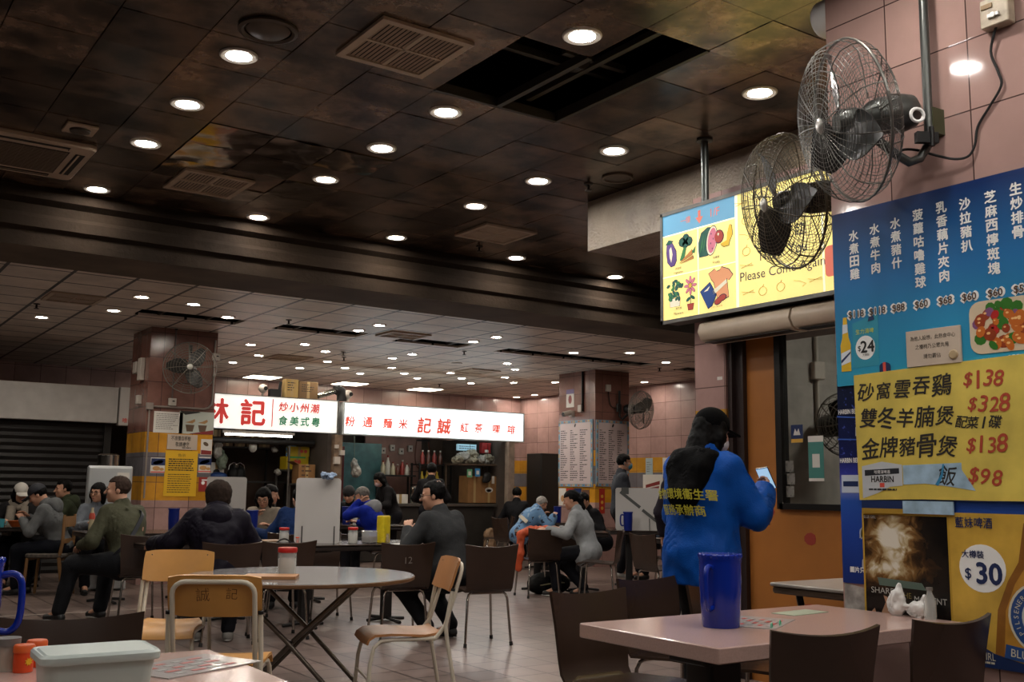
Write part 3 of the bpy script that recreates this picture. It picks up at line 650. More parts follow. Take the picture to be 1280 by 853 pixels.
# ---- hand-written yellow sheet
ys = T('handwritten_menu', 'torn yellow paper sheet handwritten with claypot dishes and red prices', 'menu', (4.182, 2.7, 1.26), -90)
yp = M('yellow_paper', '#d2bb55', .45, var=.25, vscale=5, bump=.12, bscale=9)
MB().prism([(-.44, .585), (-.2, .592), (.1, .6), (.55, .61), (.6, 0), (.2, -.002), (-.1, .0), (-.43, -.008), (-.437, .3)], -.009, 0).build('sheet', yp, ys)
bk = MB(); rd = MB(); ink_black = M('brush_ink', '#1a150e', .6); ink_red = M('red_brush_ink', '#a53c20', .6)
def hand(mb, s_, xs, z_, h_, mi=None):
    for i, ch in enumerate(s_): text(mb, ch, xs[0] + (xs[1] - xs[0]) * i / max(1, len(s_) - 1), z_ + (R0.random() - .5) * .012, h_ * (.9 + .25 * R0.random()), -.0098, mi, weight=.014, shear=.18, rot=R0.uniform(-7, 7))
hand(bk, '砂窩雲吞鷄', (-.375, .02), .505, .085); hand(bk, '雙冬羊腩煲', (-.365, .03), .372, .092); hand(bk, '金牌豬骨煲', (-.36, .035), .235, .09); hand(bk, '配菜1碟', (.11, .265), .335, .055); hand(bk, '飯', (.03, .03), .1, .08)
hand(rd, '$138', (.15, .29), .52, .068); hand(rd, '$328', (.165, .31), .405, .068); hand(rd, '$138', (.15, .29), .235, .068); hand(rd, '$98', (.155, .26), .1, .068)
bk.build('black_writing', ink_black, ys); rd.build('red_writing', ink_red, ys)
tr = MB(); tr.prism([(-.41, .0), (-.41, .15), (-.3, .17), (-.195, .155), (-.195, .06), (-.26, .055), (-.33, .025)], -.0102, -.009, 0)
tr.prism([(-.19, .065), (-.19, .152), (.1, .16), (.1, .13), (.16, .04), (.02, .06), (-.08, .07)], -.0102, -.009, 1)
tr.prism([(-.395, .105), (-.21, .115), (-.21, .14), (-.395, .132)], -.0108, -.009, 2); text(tr, '哈爾濱啤酒', -.3, .123, .016, -.0114, 3); text(tr, 'HARBIN', -.3, .09, .028, -.0108, 4, w=.12, weight=.015); tr.prism([(-.315, .052), (-.29, .052), (-.29, .072), (-.315, .072)], -.0108, -.009, 5)
dashes(tr, -.375, .035, -.225, .05, 1, R0, -.0112, 2, .5, .25, 1)
tr.prism([(-.03, .065), (.0, .11), (.01, .155), (0.018, .155), (.01, .105), (-.015, .06)], -.0108, -.009, 6)
tr.build('torn_gap_print', [M('can_white', '#b9bec2', .35), M('ice_blue', '#9db9cd', .35, var=.35, vscale=12), M('can_dark', '#23262c', .4), PW, BK, M('print_red', '#cf4a3c', .5), M('print_teal', '#2f7ea8', .4)], ys)
# strip of the can that shows between the sheets
cs = MB(); cs.prism([(-.42, -.065), (-.2, -.065), (-.2, -.008), (-.42, -.008)], -.0082, 0, 0); cs.prism([(-.42, -.068), (-.2, -.068), (-.2, -.045), (-.42, -.045)], -.0088, 0, 1); cs.prism([(-.2, -.065), (.05, -.065), (.05, -.008), (-.2, -.008)], -.0082, 0, 2)
cs.build('can_base_print', [M('print_navy', '#182a55', .4), M('can_gold', '#b7923c', .3, .3), M('ice_blue', '#9db9cd', .35)], ys)

# ---- black cave poster and gold beer poster
cp = T('cave_poster', 'dark poster of a glowing cave reading Share The Moment above pink table', 'poster', (4.192, 2.905, .69), -90)
MB().span((-.225, -.007, 0), (.225, 0, .505)).build('yellow_border', M('poster_yellow_edge', '#b58f2a', .5), cp)
cv = bpy.data.materials.new('cave_print'); cv.use_nodes = True; nt = cv.node_tree; bs = nt.nodes['Principled BSDF']; bs.inputs['Roughness'].default_value = .25
tcn = nt.nodes.new('ShaderNodeTexCoord'); n1 = nt.nodes.new('ShaderNodeTexNoise'); n1.inputs['Scale'].default_value = 13; n1.inputs['Detail'].default_value = 9; n1.inputs['Distortion'].default_value = 1.5; nt.links.new(tcn.outputs['Object'], n1.inputs['Vector'])
sxx = nt.nodes.new('ShaderNodeSeparateXYZ'); nt.links.new(tcn.outputs['Object'], sxx.inputs[0])
def glow_d(cx, cz, rx, rz):
    u = math_node(nt, 'DIVIDE', math_node(nt, 'ADD', sxx.outputs[0], -cx), rx); v_ = math_node(nt, 'DIVIDE', math_node(nt, 'ADD', sxx.outputs[2], -cz), rz)
    return math_node(nt, 'SQRT', math_node(nt, 'ADD', math_node(nt, 'MULTIPLY', u, u), math_node(nt, 'MULTIPLY', v_, v_)))
dmin = math_node(nt, 'MINIMUM', glow_d(-.07, .385, .075, .1), math_node(nt, 'ADD', glow_d(-.09, .255, .12, .045), .25))
dn = math_node(nt, 'ADD', dmin, math_node(nt, 'MULTIPLY', math_node(nt, 'SUBTRACT', n1.outputs['Fac'], .5), 2.6))
rp = nt.nodes.new('ShaderNodeValToRGB'); e = rp.color_ramp.elements; e[0].position = .13; e[0].color = lin('#d9d3c4'); e[1].position = .85; e[1].color = lin('#0f0d0c')
for p_, h_ in ((.22, '#b8a680'), (.33, '#7d5c34'), (.46, '#3f2c1c'), (.6, '#221b16')): k_ = e.new(p_); k_.color = lin(h_)
nt.links.new(math_node(nt, 'DIVIDE', dn, 4.0), rp.inputs[0]); nt.links.new(rp.outputs[0], bs.inputs['Base Color'])
MB().span((-.215, -.0078, .01), (.215, -.007, .495)).build('picture', cv, cp)
pp = MB()
def glowpoly(cx, cz, rx, rz, hexes, y0):
    for i, mi in enumerate(hexes):
        k = 1 - i * .22; pp.prism([(a + .006 * math.sin(j * 2.3), b_ + .008 * math.cos(j * 1.7)) for j, (a, b_) in enumerate(ell(cx, cz, rx * k, rz * k, 22, -12))], y0 - i * .0003, y0 + .0006, mi)
pp.prism([(-.15, .21), (.08, .2), (.1, .17), (-.14, .175)], -.0086, -.0076, 4)
text(pp, 'SHARE', -.125, .152, .027, -.0092, 6, w=.12); text(pp, 'THE', -.005, .14, .024, -.0092, 7, w=.06); text(pp, 'MOMENT', .12, .128, .027, -.0092, 6, w=.16)
text(pp, 'BLUE GIRL', -.18, .485, .014, -.0092, 6, w=.065)
pp.prism([(-.15, .01), (-.13, .06), (-.11, .1), (-.12, .13), (-.1, .125), (-.085, .08), (-.09, .04), (-.1, .01)], -.0088, -.0076, 8); pp.prism([(-.2, .01), (-.19, .05), (-.17, .07), (-.16, .04), (-.165, .01)], -.0088, -.0076, 8)
pp.build('cave_print', [M('cave_sand', '#7d6a48', .3, var=.6, vscale=14), M('cave_rust', '#6b4420', .3, var=.6, vscale=16), M('cave_cream', '#c9bd9a', .3, var=.25, vscale=10), M('cave_white', '#d8d5cc', .3), M('cave_water', '#59695f', .3), M('cave_rock', '#3a342c', .3, var=.6, vscale=18), M('poster_grey', '#a9a69f', .4), M('poster_gold_ink', '#7a6a3a', .4), M('poster_skin', '#a87e62', .5)], cp)
gp_ = T('beer_poster', 'large gold beer poster with brown bottle and round $30 price spot', 'poster', (4.192, 2.4, .57), -90)
MB().span((-.28, -.007, 0), (.45, 0, .635)).build('sheet', M('gold_poster', '#d0a744', .3, var=.35, vscale=4.5, bump=.08, bscale=7), gp_)
gq = MB()
gq.prism(ell(-.135, .405, .105, .1, 28), -.0078, -.007, 0); text(gq, '30', -.105, .385, .085, -.0085, 1, weight=.03); text(gq, '$', -.2, .378, .05, -.0085, 1, weight=.01); text(gq, '大樽裝', -.175, .462, .032, -.0085, 1, weight=.015); text(gq, '藍妹啤酒', -.165, .595, .045, -.0085, 1, w=.17, weight=.01)
_k = len(gq.v)
gq.prism([(-.02, .06), (.0, .24), (.05, .36), (.1, .44), (.13, .6), (.45, .6), (.45, .02), (0, .05)], -.0078, -.007, 2); gq.prism([(.02, .06), (.035, .24), (.08, .35), (.14, .44), (.2, .6), (.3, .6), (.2, .3), (.2, .04)], -.0083, -.007, 3)
gq.prism(ell(.185, .22, .14, .145, 32), -.0088, -.007, 4); gq.prism(ell(.185, .22, .13, .135, 32), -.0092, -.007, 5); gq.prism(ell(.185, .22, .082, .088, 28), -.0096, -.007, 6)
for i, ch in enumerate('PILSENER LAGER BEER'):
    a = math.radians(215 - i * 11.5); text(gq, ch, .185 + .106 * math.cos(a), .22 + .11 * math.sin(a), .02, -.0101, 4, rot=math.degrees(a) - 90) if ch != ' ' else None
gq.prism([(.14, .17), (.165, .25), (.19, .28), (.22, .25), (.235, .17)], -.01, -.007, 7); gq.prism(ell(.19, .265, .02, .025, 12), -.0104, -.007, 8)
gq.prism([(.02, .05), (.3, .02), (.31, .075), (.03, .105)], -.0104, -.007, 5); text(gq, 'BLUE GIRL', .15, .066, .032, -.011, 4, w=.2, rot=-5)
gq.v[_k:] = [(x_ - .075, y_, z_) for x_, y_, z_ in gq.v[_k:]]
gq.prism([(-.28, .0), (.45, 0), (.45, .04), (.1, .02), (-.1, .06), (-.28, .14)], -.0086, -.007, 1); text(gq, 'BLUE GIRL', -.17, .045, .03, -.0092, 4, w=.15); dashes(gq, -.24, .012, -.1, .028, 1, R0, -.0092, 4, .5, .2, 1)
gq.build('print', [PW, M('print_navy', '#182a55', .4), M('bottle_brown', '#8c5a22', .3, var=.3, vscale=9), M('bottle_amber', '#b98432', .3, var=.3, vscale=9), M('label_cream', '#cfc6ae', .4), M('label_blue', '#24467f', .4), M('label_pale', '#c2c2b8', .4), M('label_grey', '#6c6f74', .4), M('poster_skin', '#a87e62', .5)], gp_)
# ------------------------------------------------------------------ electric fans
grey_metal = M('fan_grey', '#4d4f4c', .35, .6); wire_m = M('fan_wire', '#66645f', .4, .7); blade_m = M('fan_blade', '#2a2b2a', .35, .3); dark_metal = M('dark_metal', '#1d1d1d', .4, .5)
chrome = M('chrome', '#b9b5ae', .18, 1); rubber = M('black_rubber', '#0d0c0c', .7); green_plate = M('olive_plate', '#4a4d34', .5, .3)
def fan(label, loc, rz, tilt, R=.365, nr=17, nw=44, wr=.0015, wire=None, bodym=None, bladem=None, spin=20, pole=None, name='wall_fan'):
    """cage axis along local -y, tilted down by tilt; pole = function adding the bracket in untilted local space"""
    t = T(name, label, 'fan', loc, rz, 'wall mounted fans'); wire = wire or wire_m
    rot = Matrix.Rotation(math.radians(tilt), 3, 'X')
    def tr(mb): mb.v = [tuple(rot @ Vector(p)) for p in mb.v]; return mb
    pf = [(.04, -.15), (.18, -.142), (.29, -.122), (.34, -.09), (.362, -.04), (.365, 0)]; pr_ = [(.09, .1), (.22, .1), (.31, .085), (.35, .05), (.365, 0)]
    def at(p, r):
        for a, b in zip(p, p[1:]):
            if a[0] <= r <= b[0]: return a[1] + (b[1] - a[1]) * (r - a[0]) / (b[0] - a[0])
        return p[-1][1]
    k = R / .365
    for nm, p, off in (('front_cage', pf, 0), ('rear_cage', pr_, .5)):
        m = MB()
        for i in range(nr):
            r = p[0][0] + (.362 - p[0][0]) * (i / (nr - 1)) ** .8; y = at(p, r)
            m.tube([(k * r * math.cos(2 * math.pi * j / 36), k * y, k * r * math.sin(2 * math.pi * j / 36)) for j in range(36)], wr, 4, closed=True)
        for i in range(nw):
            a = 2 * math.pi * (i + off) / nw; tw = .12 if nm == 'front_cage' else -.12
            m.tube([(k * r * math.cos(a + tw * r / .36), k * y, k * r * math.sin(a + tw * r / .36)) for r, y in p], wr * (2.2 if i % (nw // 8) == 0 else .8), 4)
        tr(m).build(nm, wire, t)
    m = MB(); m.tube([(R * math.cos(2 * math.pi * j / 40), 0, R * math.sin(2 * math.pi * j / 40)) for j in range(40)], .006, 6, closed=True); tr(m).build('rim_band', wire, t, 60)
    m = MB(); m.lathe([(.001, 0), (.03, .004), (.04, .014)], (0, -.158 * k, 0), 20, rot=Matrix.Rotation(-math.pi / 2, 3, 'X')); tr(m).build('hub_badge', M('hub_silver', '#bdbbb5', .3, .6), t, 40)
    for b in range(3):
        a0 = math.radians(spin + 120 * b); g = []
        for i in range(9):
            r = .05 + .27 * i / 8; w = .05 + .11 * math.sin(math.pi * min(1, .15 + i / 9.5)); row = []
            for j in range(5):
                u = (j / 4 - .5); a = a0 + u * w * 1.4 / max(r, .1) + .55 * (r - .05)
                row.append((k * r * math.cos(a), -.03 + u * .075 - .02, k * r * math.sin(a)))
            g.append(row)
        m = MB(); m.sheet(g, .004); tr(m).build('blade', bladem or blade_m, t, 40)
    m = MB(); RX = Matrix.Rotation(-math.pi / 2, 3, 'X')
    m.lathe([(.045, -.07), (.06, -.04), (.06, .02), (.05, .06), (.075, .1), (.085, .13), (.088, .25), (.075, .3), (.04, .325), (.001, .33)], seg=24, rot=RX); tr(m).build('motor', bodym or grey_metal, t, 40)
    if pole: pole(t)
    return t
WR = None
def wall_turn(mb, deg, c=(0, .37)):
    a = math.radians(deg); ca, sa = math.cos(a), math.sin(a)
    mb.v = [(c[0] + (x - c[0]) * ca - (y - c[1]) * sa, c[1] + (x - c[0]) * sa + (y - c[1]) * ca, z) for x, y, z in mb.v]; return mb
def near_pole(t):
    # J shaped pipe: local y is towards the wall, z up
    m = MB(); m.tube([(0, .37, .7), (0, .37, -.02), (0, .36, -.1), (0, .32, -.16), (0, .27, -.18), (0, .2, -.14), (0, .12, -.08)], .021, 12); m.build('bracket_pipe', grey_metal, t, 50)
    m = MB(); m.prism([(-.17, .02), (-.02, .1), (.02, .1), (.03, -.05), (-.1, -.05)], .46, .47); m.box((.0, .42, .02), (.05, .1, .12)); wall_turn(m, 24); m.build('wall_plate', green_plate, t)
    m = MB(); m.cyl((-.06, .445, .045), (-.06, .47, .045), .012); m.cyl((.0, .445, -.02), (0, .47, -.02), .012); wall_turn(m, 24); m.build('bolt', dark_metal, t)
    m = MB(); m.tube(arc((.0, .27, .0), .03, 0, 360, 16, 'yz')[:-1], .008, 6, closed=True); m.v = [(x + .09, y, z + .01) for x, y, z in m.v]; m.build('cable_grommet', M('print_white', '#e9e9e6', .5), t)
    m = MB(); m.box((.05, .33, -.08), (.03, .1, .05)); m.cyl((.06, .35, -.03), (.06, .35, -.12), .012); m.build('oscillating_arm', dark_metal, t)
fan('large grey caged wall fan on the pink column above blue menu board', (3.8, 2.83, 2.95), -119, 12, spin=75, pole=near_pole)
cb = MB(); pts = [(4.17, 2.33, 3.33), (4.18, 2.37, 3.22), (4.185, 2.345, 3.12), (4.185, 2.335, 3.05), (4.19, 2.4, 2.97), (4.19, 2.455, 2.9), (4.185, 2.47, 2.82), (4.18, 2.5, 2.775), (4.17, 2.56, 2.775), (4.15, 2.64, 2.81), (4.1, 2.7, 2.84), (4.02, 2.72, 2.83), (3.95, 2.7, 2.78)]
def smoothp(p, n=5):
    o = []
    for i in range(len(p) - 1):
        a, b, c_, d = (Vector(p[max(0, i - 1)]), Vector(p[i]), Vector(p[i + 1]), Vector(p[min(len(p) - 1, i + 2)]))
        for k in range(n):
            t = k / n; o.append(.5 * ((2 * b) + (c_ - a) * t + (2 * a - 5 * b + 4 * c_ - d) * t * t + (3 * b - a - 3 * c_ + d) * t ** 3))
    return o + [Vector(p[-1])]
cb.tube(smoothp(pts), .006, 6); tag(cb.build('power_cable', rubber, None, 60), 'black cable curling on pink column from white socket to large fan', 'cable')
t = T('wall_socket', 'dirty cream fan switch box near the top right of pink column', 'switch', (4.2, 2.325, 3.38), -90)
MB().rbox((0, -.03, 0), (.13, .06, .13), .008).build('box', M('dirty_cream', '#b9ab95', .5, var=.3, vscale=20), t)
m = MB(); m.box((-.03, -.063, .03), (.05, .006, .02)); m.build('rating_label', M('label_tan', '#8f7654', .6), t); m = MB(); m.cyl((.0, -.06, -.02), (0, -.075, -.02), .012); m.box((.0, -.066, -.02), (.05, .012, .016)); m.build('knob', M('print_white', '#e9e9e6', .5), t)
t = T('wall_speaker', 'round white fitting peeking from behind the pink column top beside fan', 'speaker', (4.3, 3.26, 3.77), 180)
m = MB(); m.lathe([(.09, 0), (.1, .02), (.1, .09), (.085, .11), (.001, .115)], seg=28, rot=Matrix.Rotation(math.pi / 2, 3, 'X')); m.build('housing', M('print_white', '#e9e9e6', .5), t, 40)
def side_pole(t):
    m = MB(); m.tube([(0, .5, .7), (0, .5, 0), (0, .47, -.06), (0, .4, -.09), (0, .28, -.05)], .02, 10); m.build('bracket_pipe', dark_metal, t, 50)
    m = MB(); m.box((.12, .5, .02), (.24, .05, .05)); m.box((.24, .5, .02), (.012, .14, .18)); m.build('wall_plate', dark_metal, t)
fan('black caged wall fan half hidden behind pink column before yellow light box', (4.3, 3.62, 2.84), -111, 12, wire=M('fan_wire_dark', '#5d5648', .4, .7), bodym=dark_metal, bladem=M('blade_black', '#1a1917', .4), spin=100, pole=side_pole, wr=.0017)
def pillar_pole(t):
    m = MB(); m.tube([(0, .42, .35), (0, .42, -.1), (0, .36, -.15), (0, .25, -.06)], .022, 8); m.build('bracket_pipe', dark_metal, t, 50)
    m = MB(); m.box((0, .43, .05), (.1, .04, .14)); m.build('wall_plate', dark_metal, t)
fan('wall fan with black blades facing the hall on left pillar', (4.18, 13.46, 2.8), -17, 0, .335, 9, 16, .0022, M('fan_wire_dim', '#6a645c', .45, .6), M('motor_black', '#22211f', .5), M('blade_black', '#1a1917', .4), 170, pillar_pole)
fan('grey wall fan turned sideways on middle pillar above the price lists', (11.93, 13.36, 2.66), 18, 5, .33, 12, 24, .003, M('fan_wire_dim2', '#7d7871', .45, .7), dark_metal, M('blade_dark', '#3d3f40', .5), 40, pillar_pole)

# ------------------------------------------------------------------ pillar fittings and notices
conduit = M('conduit_grey', '#8b8078', .45, .3); boxm = M('switch_white', '#b7aea4', .5)
PLY, PLX = 13.9, 4.23
t = T('conduit', 'pale conduit bent round the front of left pillar above the posters', 'pipe', (4.23, PLY - .015, 2.3), 0)
m = MB(); m.tube([(-.42, -.01, .0), (.3, -.01, .0), (.36, -.01, .02), (.4, -.01, .07), (.41, -.01, .15), (.41, -.01, .95)], .014, 8); m.tube([(-.42, -.01, 0), (-.42, -.01, -1.2)], .012, 8); m.build('pipe', conduit, t, 50); m = MB(); m.rbox((-.42, -.015, 0), (.09, .05, .09), .01); m.build('junction_box', conduit, t)
for x, z, sx, sz, lb in ((4.1, 2.37, .1, .1, 'cream switch box on left pillar just above the conduit'), (4.66, 3.02, .1, .1, 'cream switch box at top right of left pillar front')):
    t = T('switch_box', lb, 'switch', (x, PLY, z)); MB().rbox((0, -.025, 0), (sx, .05, sz), .008).build('box', boxm, t); MB().box((.01, -.054, .01), (.03, .008, .015)).build('switch', dark_metal, t)
t = T('conduit', 'thin conduit running up left pillar front beside the fan', 'pipe', (4.1, PLY, 2.9)); m = MB(); m.cyl((0, -.012, -.48), (0, -.012, .44), .01, seg=8); m.build('pipe', M('conduit_brown', '#5d4b46', .5), t, 50); m = MB(); m.span((-.02, -.02, .44), (.02, 0, .46)); m.build('clip', dark_metal, t)
t = T('junction_box', 'pair of white boxes on the shaded side of left pillar', 'box', (3.78, 14.3, 2.85), -90); m = MB(); m.rbox((-.12, -.03, 0), (.16, .06, .16), .01); m.build('box', boxm, t); m = MB(); m.rbox((.12, -.03, -.04), (.14, .06, .3), .01); m.build('cover', boxm, t); m = MB(); m.rbox((.1, -.03, -.45), (.1, .06, .12), .01); m.build('lower_box', boxm, t)
def sheet_notice(name, label, cat, x, y, z, w_, h_, mat, rz=0, th=.006, body=None, rot=0):
    t = T(name, label, cat, (x, y, z), rz); t.rotation_euler[1] = math.radians(rot)
    MB().span((-w_ / 2, -th, -h_ / 2), (w_ / 2, 0, h_ / 2)).build('sheet', mat, t)
    if body: body(t, -th - .0008)
    return t
WH = M('paper_white', '#cfcac2', .6)
def ink_rows(x0, z0, x1, z1, rows, col=None, mn=.5):
    def f(t, y): m = MB(); dashes(m, x0, z0, x1, z1, rows, R0, y, 0, mn=mn); m.build('print', col or BK, t)
    return f
def seq(*fs):
    def f(t, y):
        for g in fs: g(t, y)
    return f
def shapes(items, mats, nm='print'):
    def f(t, y):
        m = MB()
        for p, mi in items: m.prism(p, y, y + .0012, mi)
        m.build(nm, mats, t)
    return f
GR = M('print_grey', '#77736e', .6); RED = M('print_red', '#cf4a3c', .5); NAVY = M('print_navy', '#182a55', .4)
sheet_notice('notice', 'white typed notice in a plastic cover, left pillar upper left', 'notice', 4.07, PLY, 2.1, .38, .28, WH, body=ink_rows(-.16, -.1, .16, .12, 9, GR))
def coffee(t, y):
    m = MB(); m.prism([(-.23, .15), (-.16, .1), (.05, .14), (.02, .15)], y, y + .001, 0)
    for cx in (-.09, .08): m.prism([(cx - .06, -.03), (cx + .06, -.03), (cx + .04, -.12), (cx - .04, -.12)], y - .0002, y + .001, 1); m.prism([(cx - .07, .0), (cx, .02), (cx + .06, .05), (cx + .07, .02), (cx + .03, -.01)], y - .0004, y + .001, 2)
    m.prism([(-.1, -.15), (.23, -.15), (.23, -.09)], y - .0006, y + .001, 3); m.build('print', [BK, M('cup_brown', '#5a4632', .5), M('bun_tan', '#a07a4c', .5), M('poster_darkred', '#7d2420', .5)], t)
sheet_notice('poster', 'pale drinks poster with two cups on left pillar top right', 'poster', 4.45, PLY, 2.11, .47, .3, M('poster_mint', '#b3b8ae', .5), body=coffee)
def two_lines(t, y):
    m = MB(); text(m, '不准擅自移枱', -.02, .05, .06, y, w=.26, weight=.01); text(m, '敬請遵守', .0, -.03, .06, y, w=.18, weight=.01); dashes(m, .0, -.09, .15, -.06, 1, R0, y); m.build('lettering', BK, t)
sheet_notice('notice_plaque', 'cream plaque with two rows of Chinese above yellow notice on left pillar', 'plaque', 4.27, PLY, 1.845, .4, .2, M('plaque_cream', '#b7a695', .5), th=.012, body=two_lines)
def yellow_notice(t, y):
    m = MB(); text(m, '告示', 0, .24, .04, y, w=.1); dashes(m, -.17, .03, .17, .2, 6, R0, y, 0, h=.55, mn=.9); dashes(m, -.17, -.26, .17, .0, 9, R0, y, 0, h=.35, mn=.85); m.build('lettering', BK, t)
sheet_notice('notice', 'big yellow notice sheet full of black print on left pillar', 'notice', 4.275, PLY, 1.43, .43, .6, M('notice_yellow', '#d9a916', .5), body=yellow_notice)
snack = lambda t, y: shapes([([(-.09, .0), (.09, .0), (.09, .09), (-.09, .09)], 0), (ell(0, .04, .07, .025, 14, 15), 1), ([(-.09, -.08), (.09, -.08), (.09, -.095), (-.09, -.095)], 3), (ell(-.02, -.04, .05, .03, 12), 2), (ell(.05, -.05, .03, .02, 10), 2)], [NAVY, PW, M('snack_tan', '#b98a50', .5), RED])(t, y)
sheet_notice('poster', 'small blue and white snack card left of the yellow notice on pillar', 'poster', 3.97, PLY, 1.53, .19, .2, WH, body=snack)
sheet_notice('poster', 'small blue and white snack card right of the yellow notice on pillar', 'poster', 4.59, PLY, 1.55, .16, .21, WH, body=snack)
sheet_notice('poster', 'small red card below the snack card on pillar right edge', 'poster', 4.6, PLY, 1.29, .155, .19, M('card_red', '#8f2420', .5), body=shapes([(ell(-.02, .02, .025, .025, 8), 0), ([(-.04, .05), (.05, .05), (.05, .065), (-.04, .065)], 0)], [PW]))
sheet_notice('poster', 'small white card with red foot at right edge of pillar beside plaque', 'poster', 4.6, PLY, 1.79, .15, .21, WH, body=shapes([([(-.07, -.1), (.07, -.1), (.07, -.05), (-.07, -.04)], 0), (ell(-.01, .04, .04, .025, 10, -30), 1)], [M('poster_darkred', '#7d2420', .5), M('cup_brown', '#5a4632', .5)]))
# middle pillar: framed price lists on two faces
def price_list(label, x, y, z, w_, h_, rz, cols):
    t = T('price_list', label, 'price list', (x, y, z), rz, 'framed price lists')
    MB().span((-w_ / 2, -.02, -h_ / 2), (w_ / 2, 0, h_ / 2)).build('board', M('list_frame_blue', '#7b93a3', .5), t)
    m = MB(); n_ = 14
    for i in range(n_):
        for sx_, zz in ((-w_ / 2 + (i + .5) * w_ / n_, h_ / 2 - .025), (-w_ / 2 + (i + .5) * w_ / n_, -h_ / 2 + .025)): m.box((sx_, -.0205, zz), (w_ / n_ * (.5 if i % 2 else .8), .003, .034), i % 3)
        for sx_ in (-w_ / 2 + .02, w_ / 2 - .02): m.box((sx_, -.0205, -h_ / 2 + (i + .5) * h_ / n_), (.026, .003, h_ / n_ * (.5 if i % 2 else .8)), i % 3)
    m.build('patterned_border', [M('list_tan', '#b59a6b', .5), M('list_blue2', '#5d7f95', .5), M('list_rust', '#a06a4a', .5)], t)
    MB().span((-w_ / 2 + .05, -.023, -h_ / 2 + .05), (w_ / 2 - .05, -.02, h_ / 2 - .05)).build('paper', M('list_paper', '#b9a7a6', .5), t)
    m = MB(); inner = w_ - .14
    for c_ in range(cols): dashes(m, -inner / 2 + c_ * inner / cols, -h_ / 2 + .1, -inner / 2 + (c_ + .82) * inner / cols, h_ / 2 - .16, 24, R0, -.0238, 0, h=.4, mn=.3)
    m.prism(ell(0, h_ / 2 - .09, .02, .035, 10, -30), -.0238, -.022); m.build('print', BK, t)
price_list('pink framed price list on the left face of middle pillar', 11.329, 14.38, 1.92, .96, 1.16, -90, 3)
price_list('pink framed price list on the front face of middle pillar', 11.71, 13.849, 1.92, .74, 1.14, 0, 3)
t = T('security_camera', 'white tubular security camera on left face of middle pillar', 'camera', (11.33, 14.45, 2.62), -90); m = MB(); m.tube([(-.02, -.22, -.02), (-.02, -.05, .02)], .045, 12); m.build('body', boxm, t, 50); m = MB(); m.cyl((-.02, -.225, -.021), (-.02, -.215, -.02), .04); m.build('lens', rubber, t, 50); m = MB(); m.box((-.02, -.03, .0), (.1, .06, .1)); m.build('mount', boxm, t)
t = T('conduit', 'dark conduit with white box down left face of middle pillar', 'pipe', (11.33, 14.18, 2.95), -90); m = MB(); m.cyl((0, -.02, -.3), (0, -.02, .4), .02, seg=8); m.build('pipe', dark_metal, t, 50); m = MB(); m.box((-.04, -.03, -.25), (.09, .06, .12)); m.build('box', boxm, t)
sheet_notice('poster', 'small purple and red flyer high on left face of middle pillar', 'poster', 11.33, 14.55, 2.9, .22, .32, WH, -90, body=shapes([([(-.11, .08), (.11, .08), (.11, .16), (-.11, .16)], 0), (ell(0, -.02, .05, .08, 10), 1)], [M('flyer_purple', '#6d5a86', .5), M('poster_darkred', '#7d2420', .5)]))
t = T('switch_box', 'white switch box above the fan on front of middle pillar', 'switch', (11.6, 13.85, 3.05)); MB().rbox((0, -.025, 0), (.1, .05, .12), .008).build('box', boxm, t); m = MB(); m.tube(smoothp([(0, -.03, -.06), (.03, -.03, -.25), (.1, -.03, -.33), (.25, -.04, -.35)]), .008, 5); m.build('cable', rubber, t)
redm = M('lucky_red', '#a3291c', .5); goldm = M('lucky_gold', '#c79a3a', .5)
for i, (x, z, w_, h_, mt, lb) in enumerate([(11.32, 0, .2, .3, WH, 'white flyer'), (0, 0, .2, .3, redm, 'red flyer'), (0, 0, .2, .3, NAVY, 'dark blue flyer'), (0, 0, .2, .26, M('flyer_brown', '#5d3a26', .5), 'brown flyer')]):
    sheet_notice('flyer', f'small {lb} under the left price list of middle pillar', 'flyer', 11.329, 14.76 - i * .22, 1.16, w_, h_, mt, -90, body=shapes([(ell(.01, -.03, .05, .06, 10), 0)], [M('flyer_tan', '#b88a5c', .5)]))
for i in range(2): sheet_notice('lucky_banner', f'narrow red lucky banner under front price list of middle pillar, {ORD[i]} from left', 'banner', 11.48 + i * .3, 13.849, 1.1 - .05 * i, .12, .42 + .1 * i, redm, body=shapes([(ell(0, .08 - .1 * k, .03, .03, 8), 0) for k in range(3)], [goldm]))
# right wall notices
RW = 13.799
sheet_notice('notice', 'small white slip on yellow band of right wall', 'notice', RW, 15.2, 1.76, .2, .32, M('slip_blue', '#9fb0b4', .5), -90, body=ink_rows(-.07, -.12, .07, .1, 5, GR))
sheet_notice('notice', 'white square notice on yellow band of right wall', 'notice', RW, 14.63, 1.74, .37, .36, WH, -90, body=ink_rows(-.14, -.12, .14, .12, 7, GR))
sheet_notice('poster', 'white flyer with red stripes on grey band of right wall', 'poster', RW, 15.1, 1.38, .56, .44, WH, -90, body=shapes([([(-.2, .02), (.2, .1), (.2, .03), (-.2, -.04)], 0), ([(-.15, -.05), (.18, .0), (.18, -.04), (-.15, -.09)], 0)], [M('poster_darkred', '#a04024', .5)]))
sheet_notice('lucky_banner', 'tall red and gold New Year banner on right wall', 'banner', RW, 14.02, 1.55, .42, .98, redm, -90, body=shapes([([(-.16, .28), (.16, .3), (.14, .4), (-.14, .4)], 0), (ell(0, .0, .12, .14, 14), 0), (ell(.04, .0, .05, .06, 10), 1), (ell(-.12, -.38, .08, .07, 10), 0), (ell(.1, -.38, .09, .07, 10), 0), (ell(-.1, .2, .05, .05, 9), 1)], [goldm, WH]))
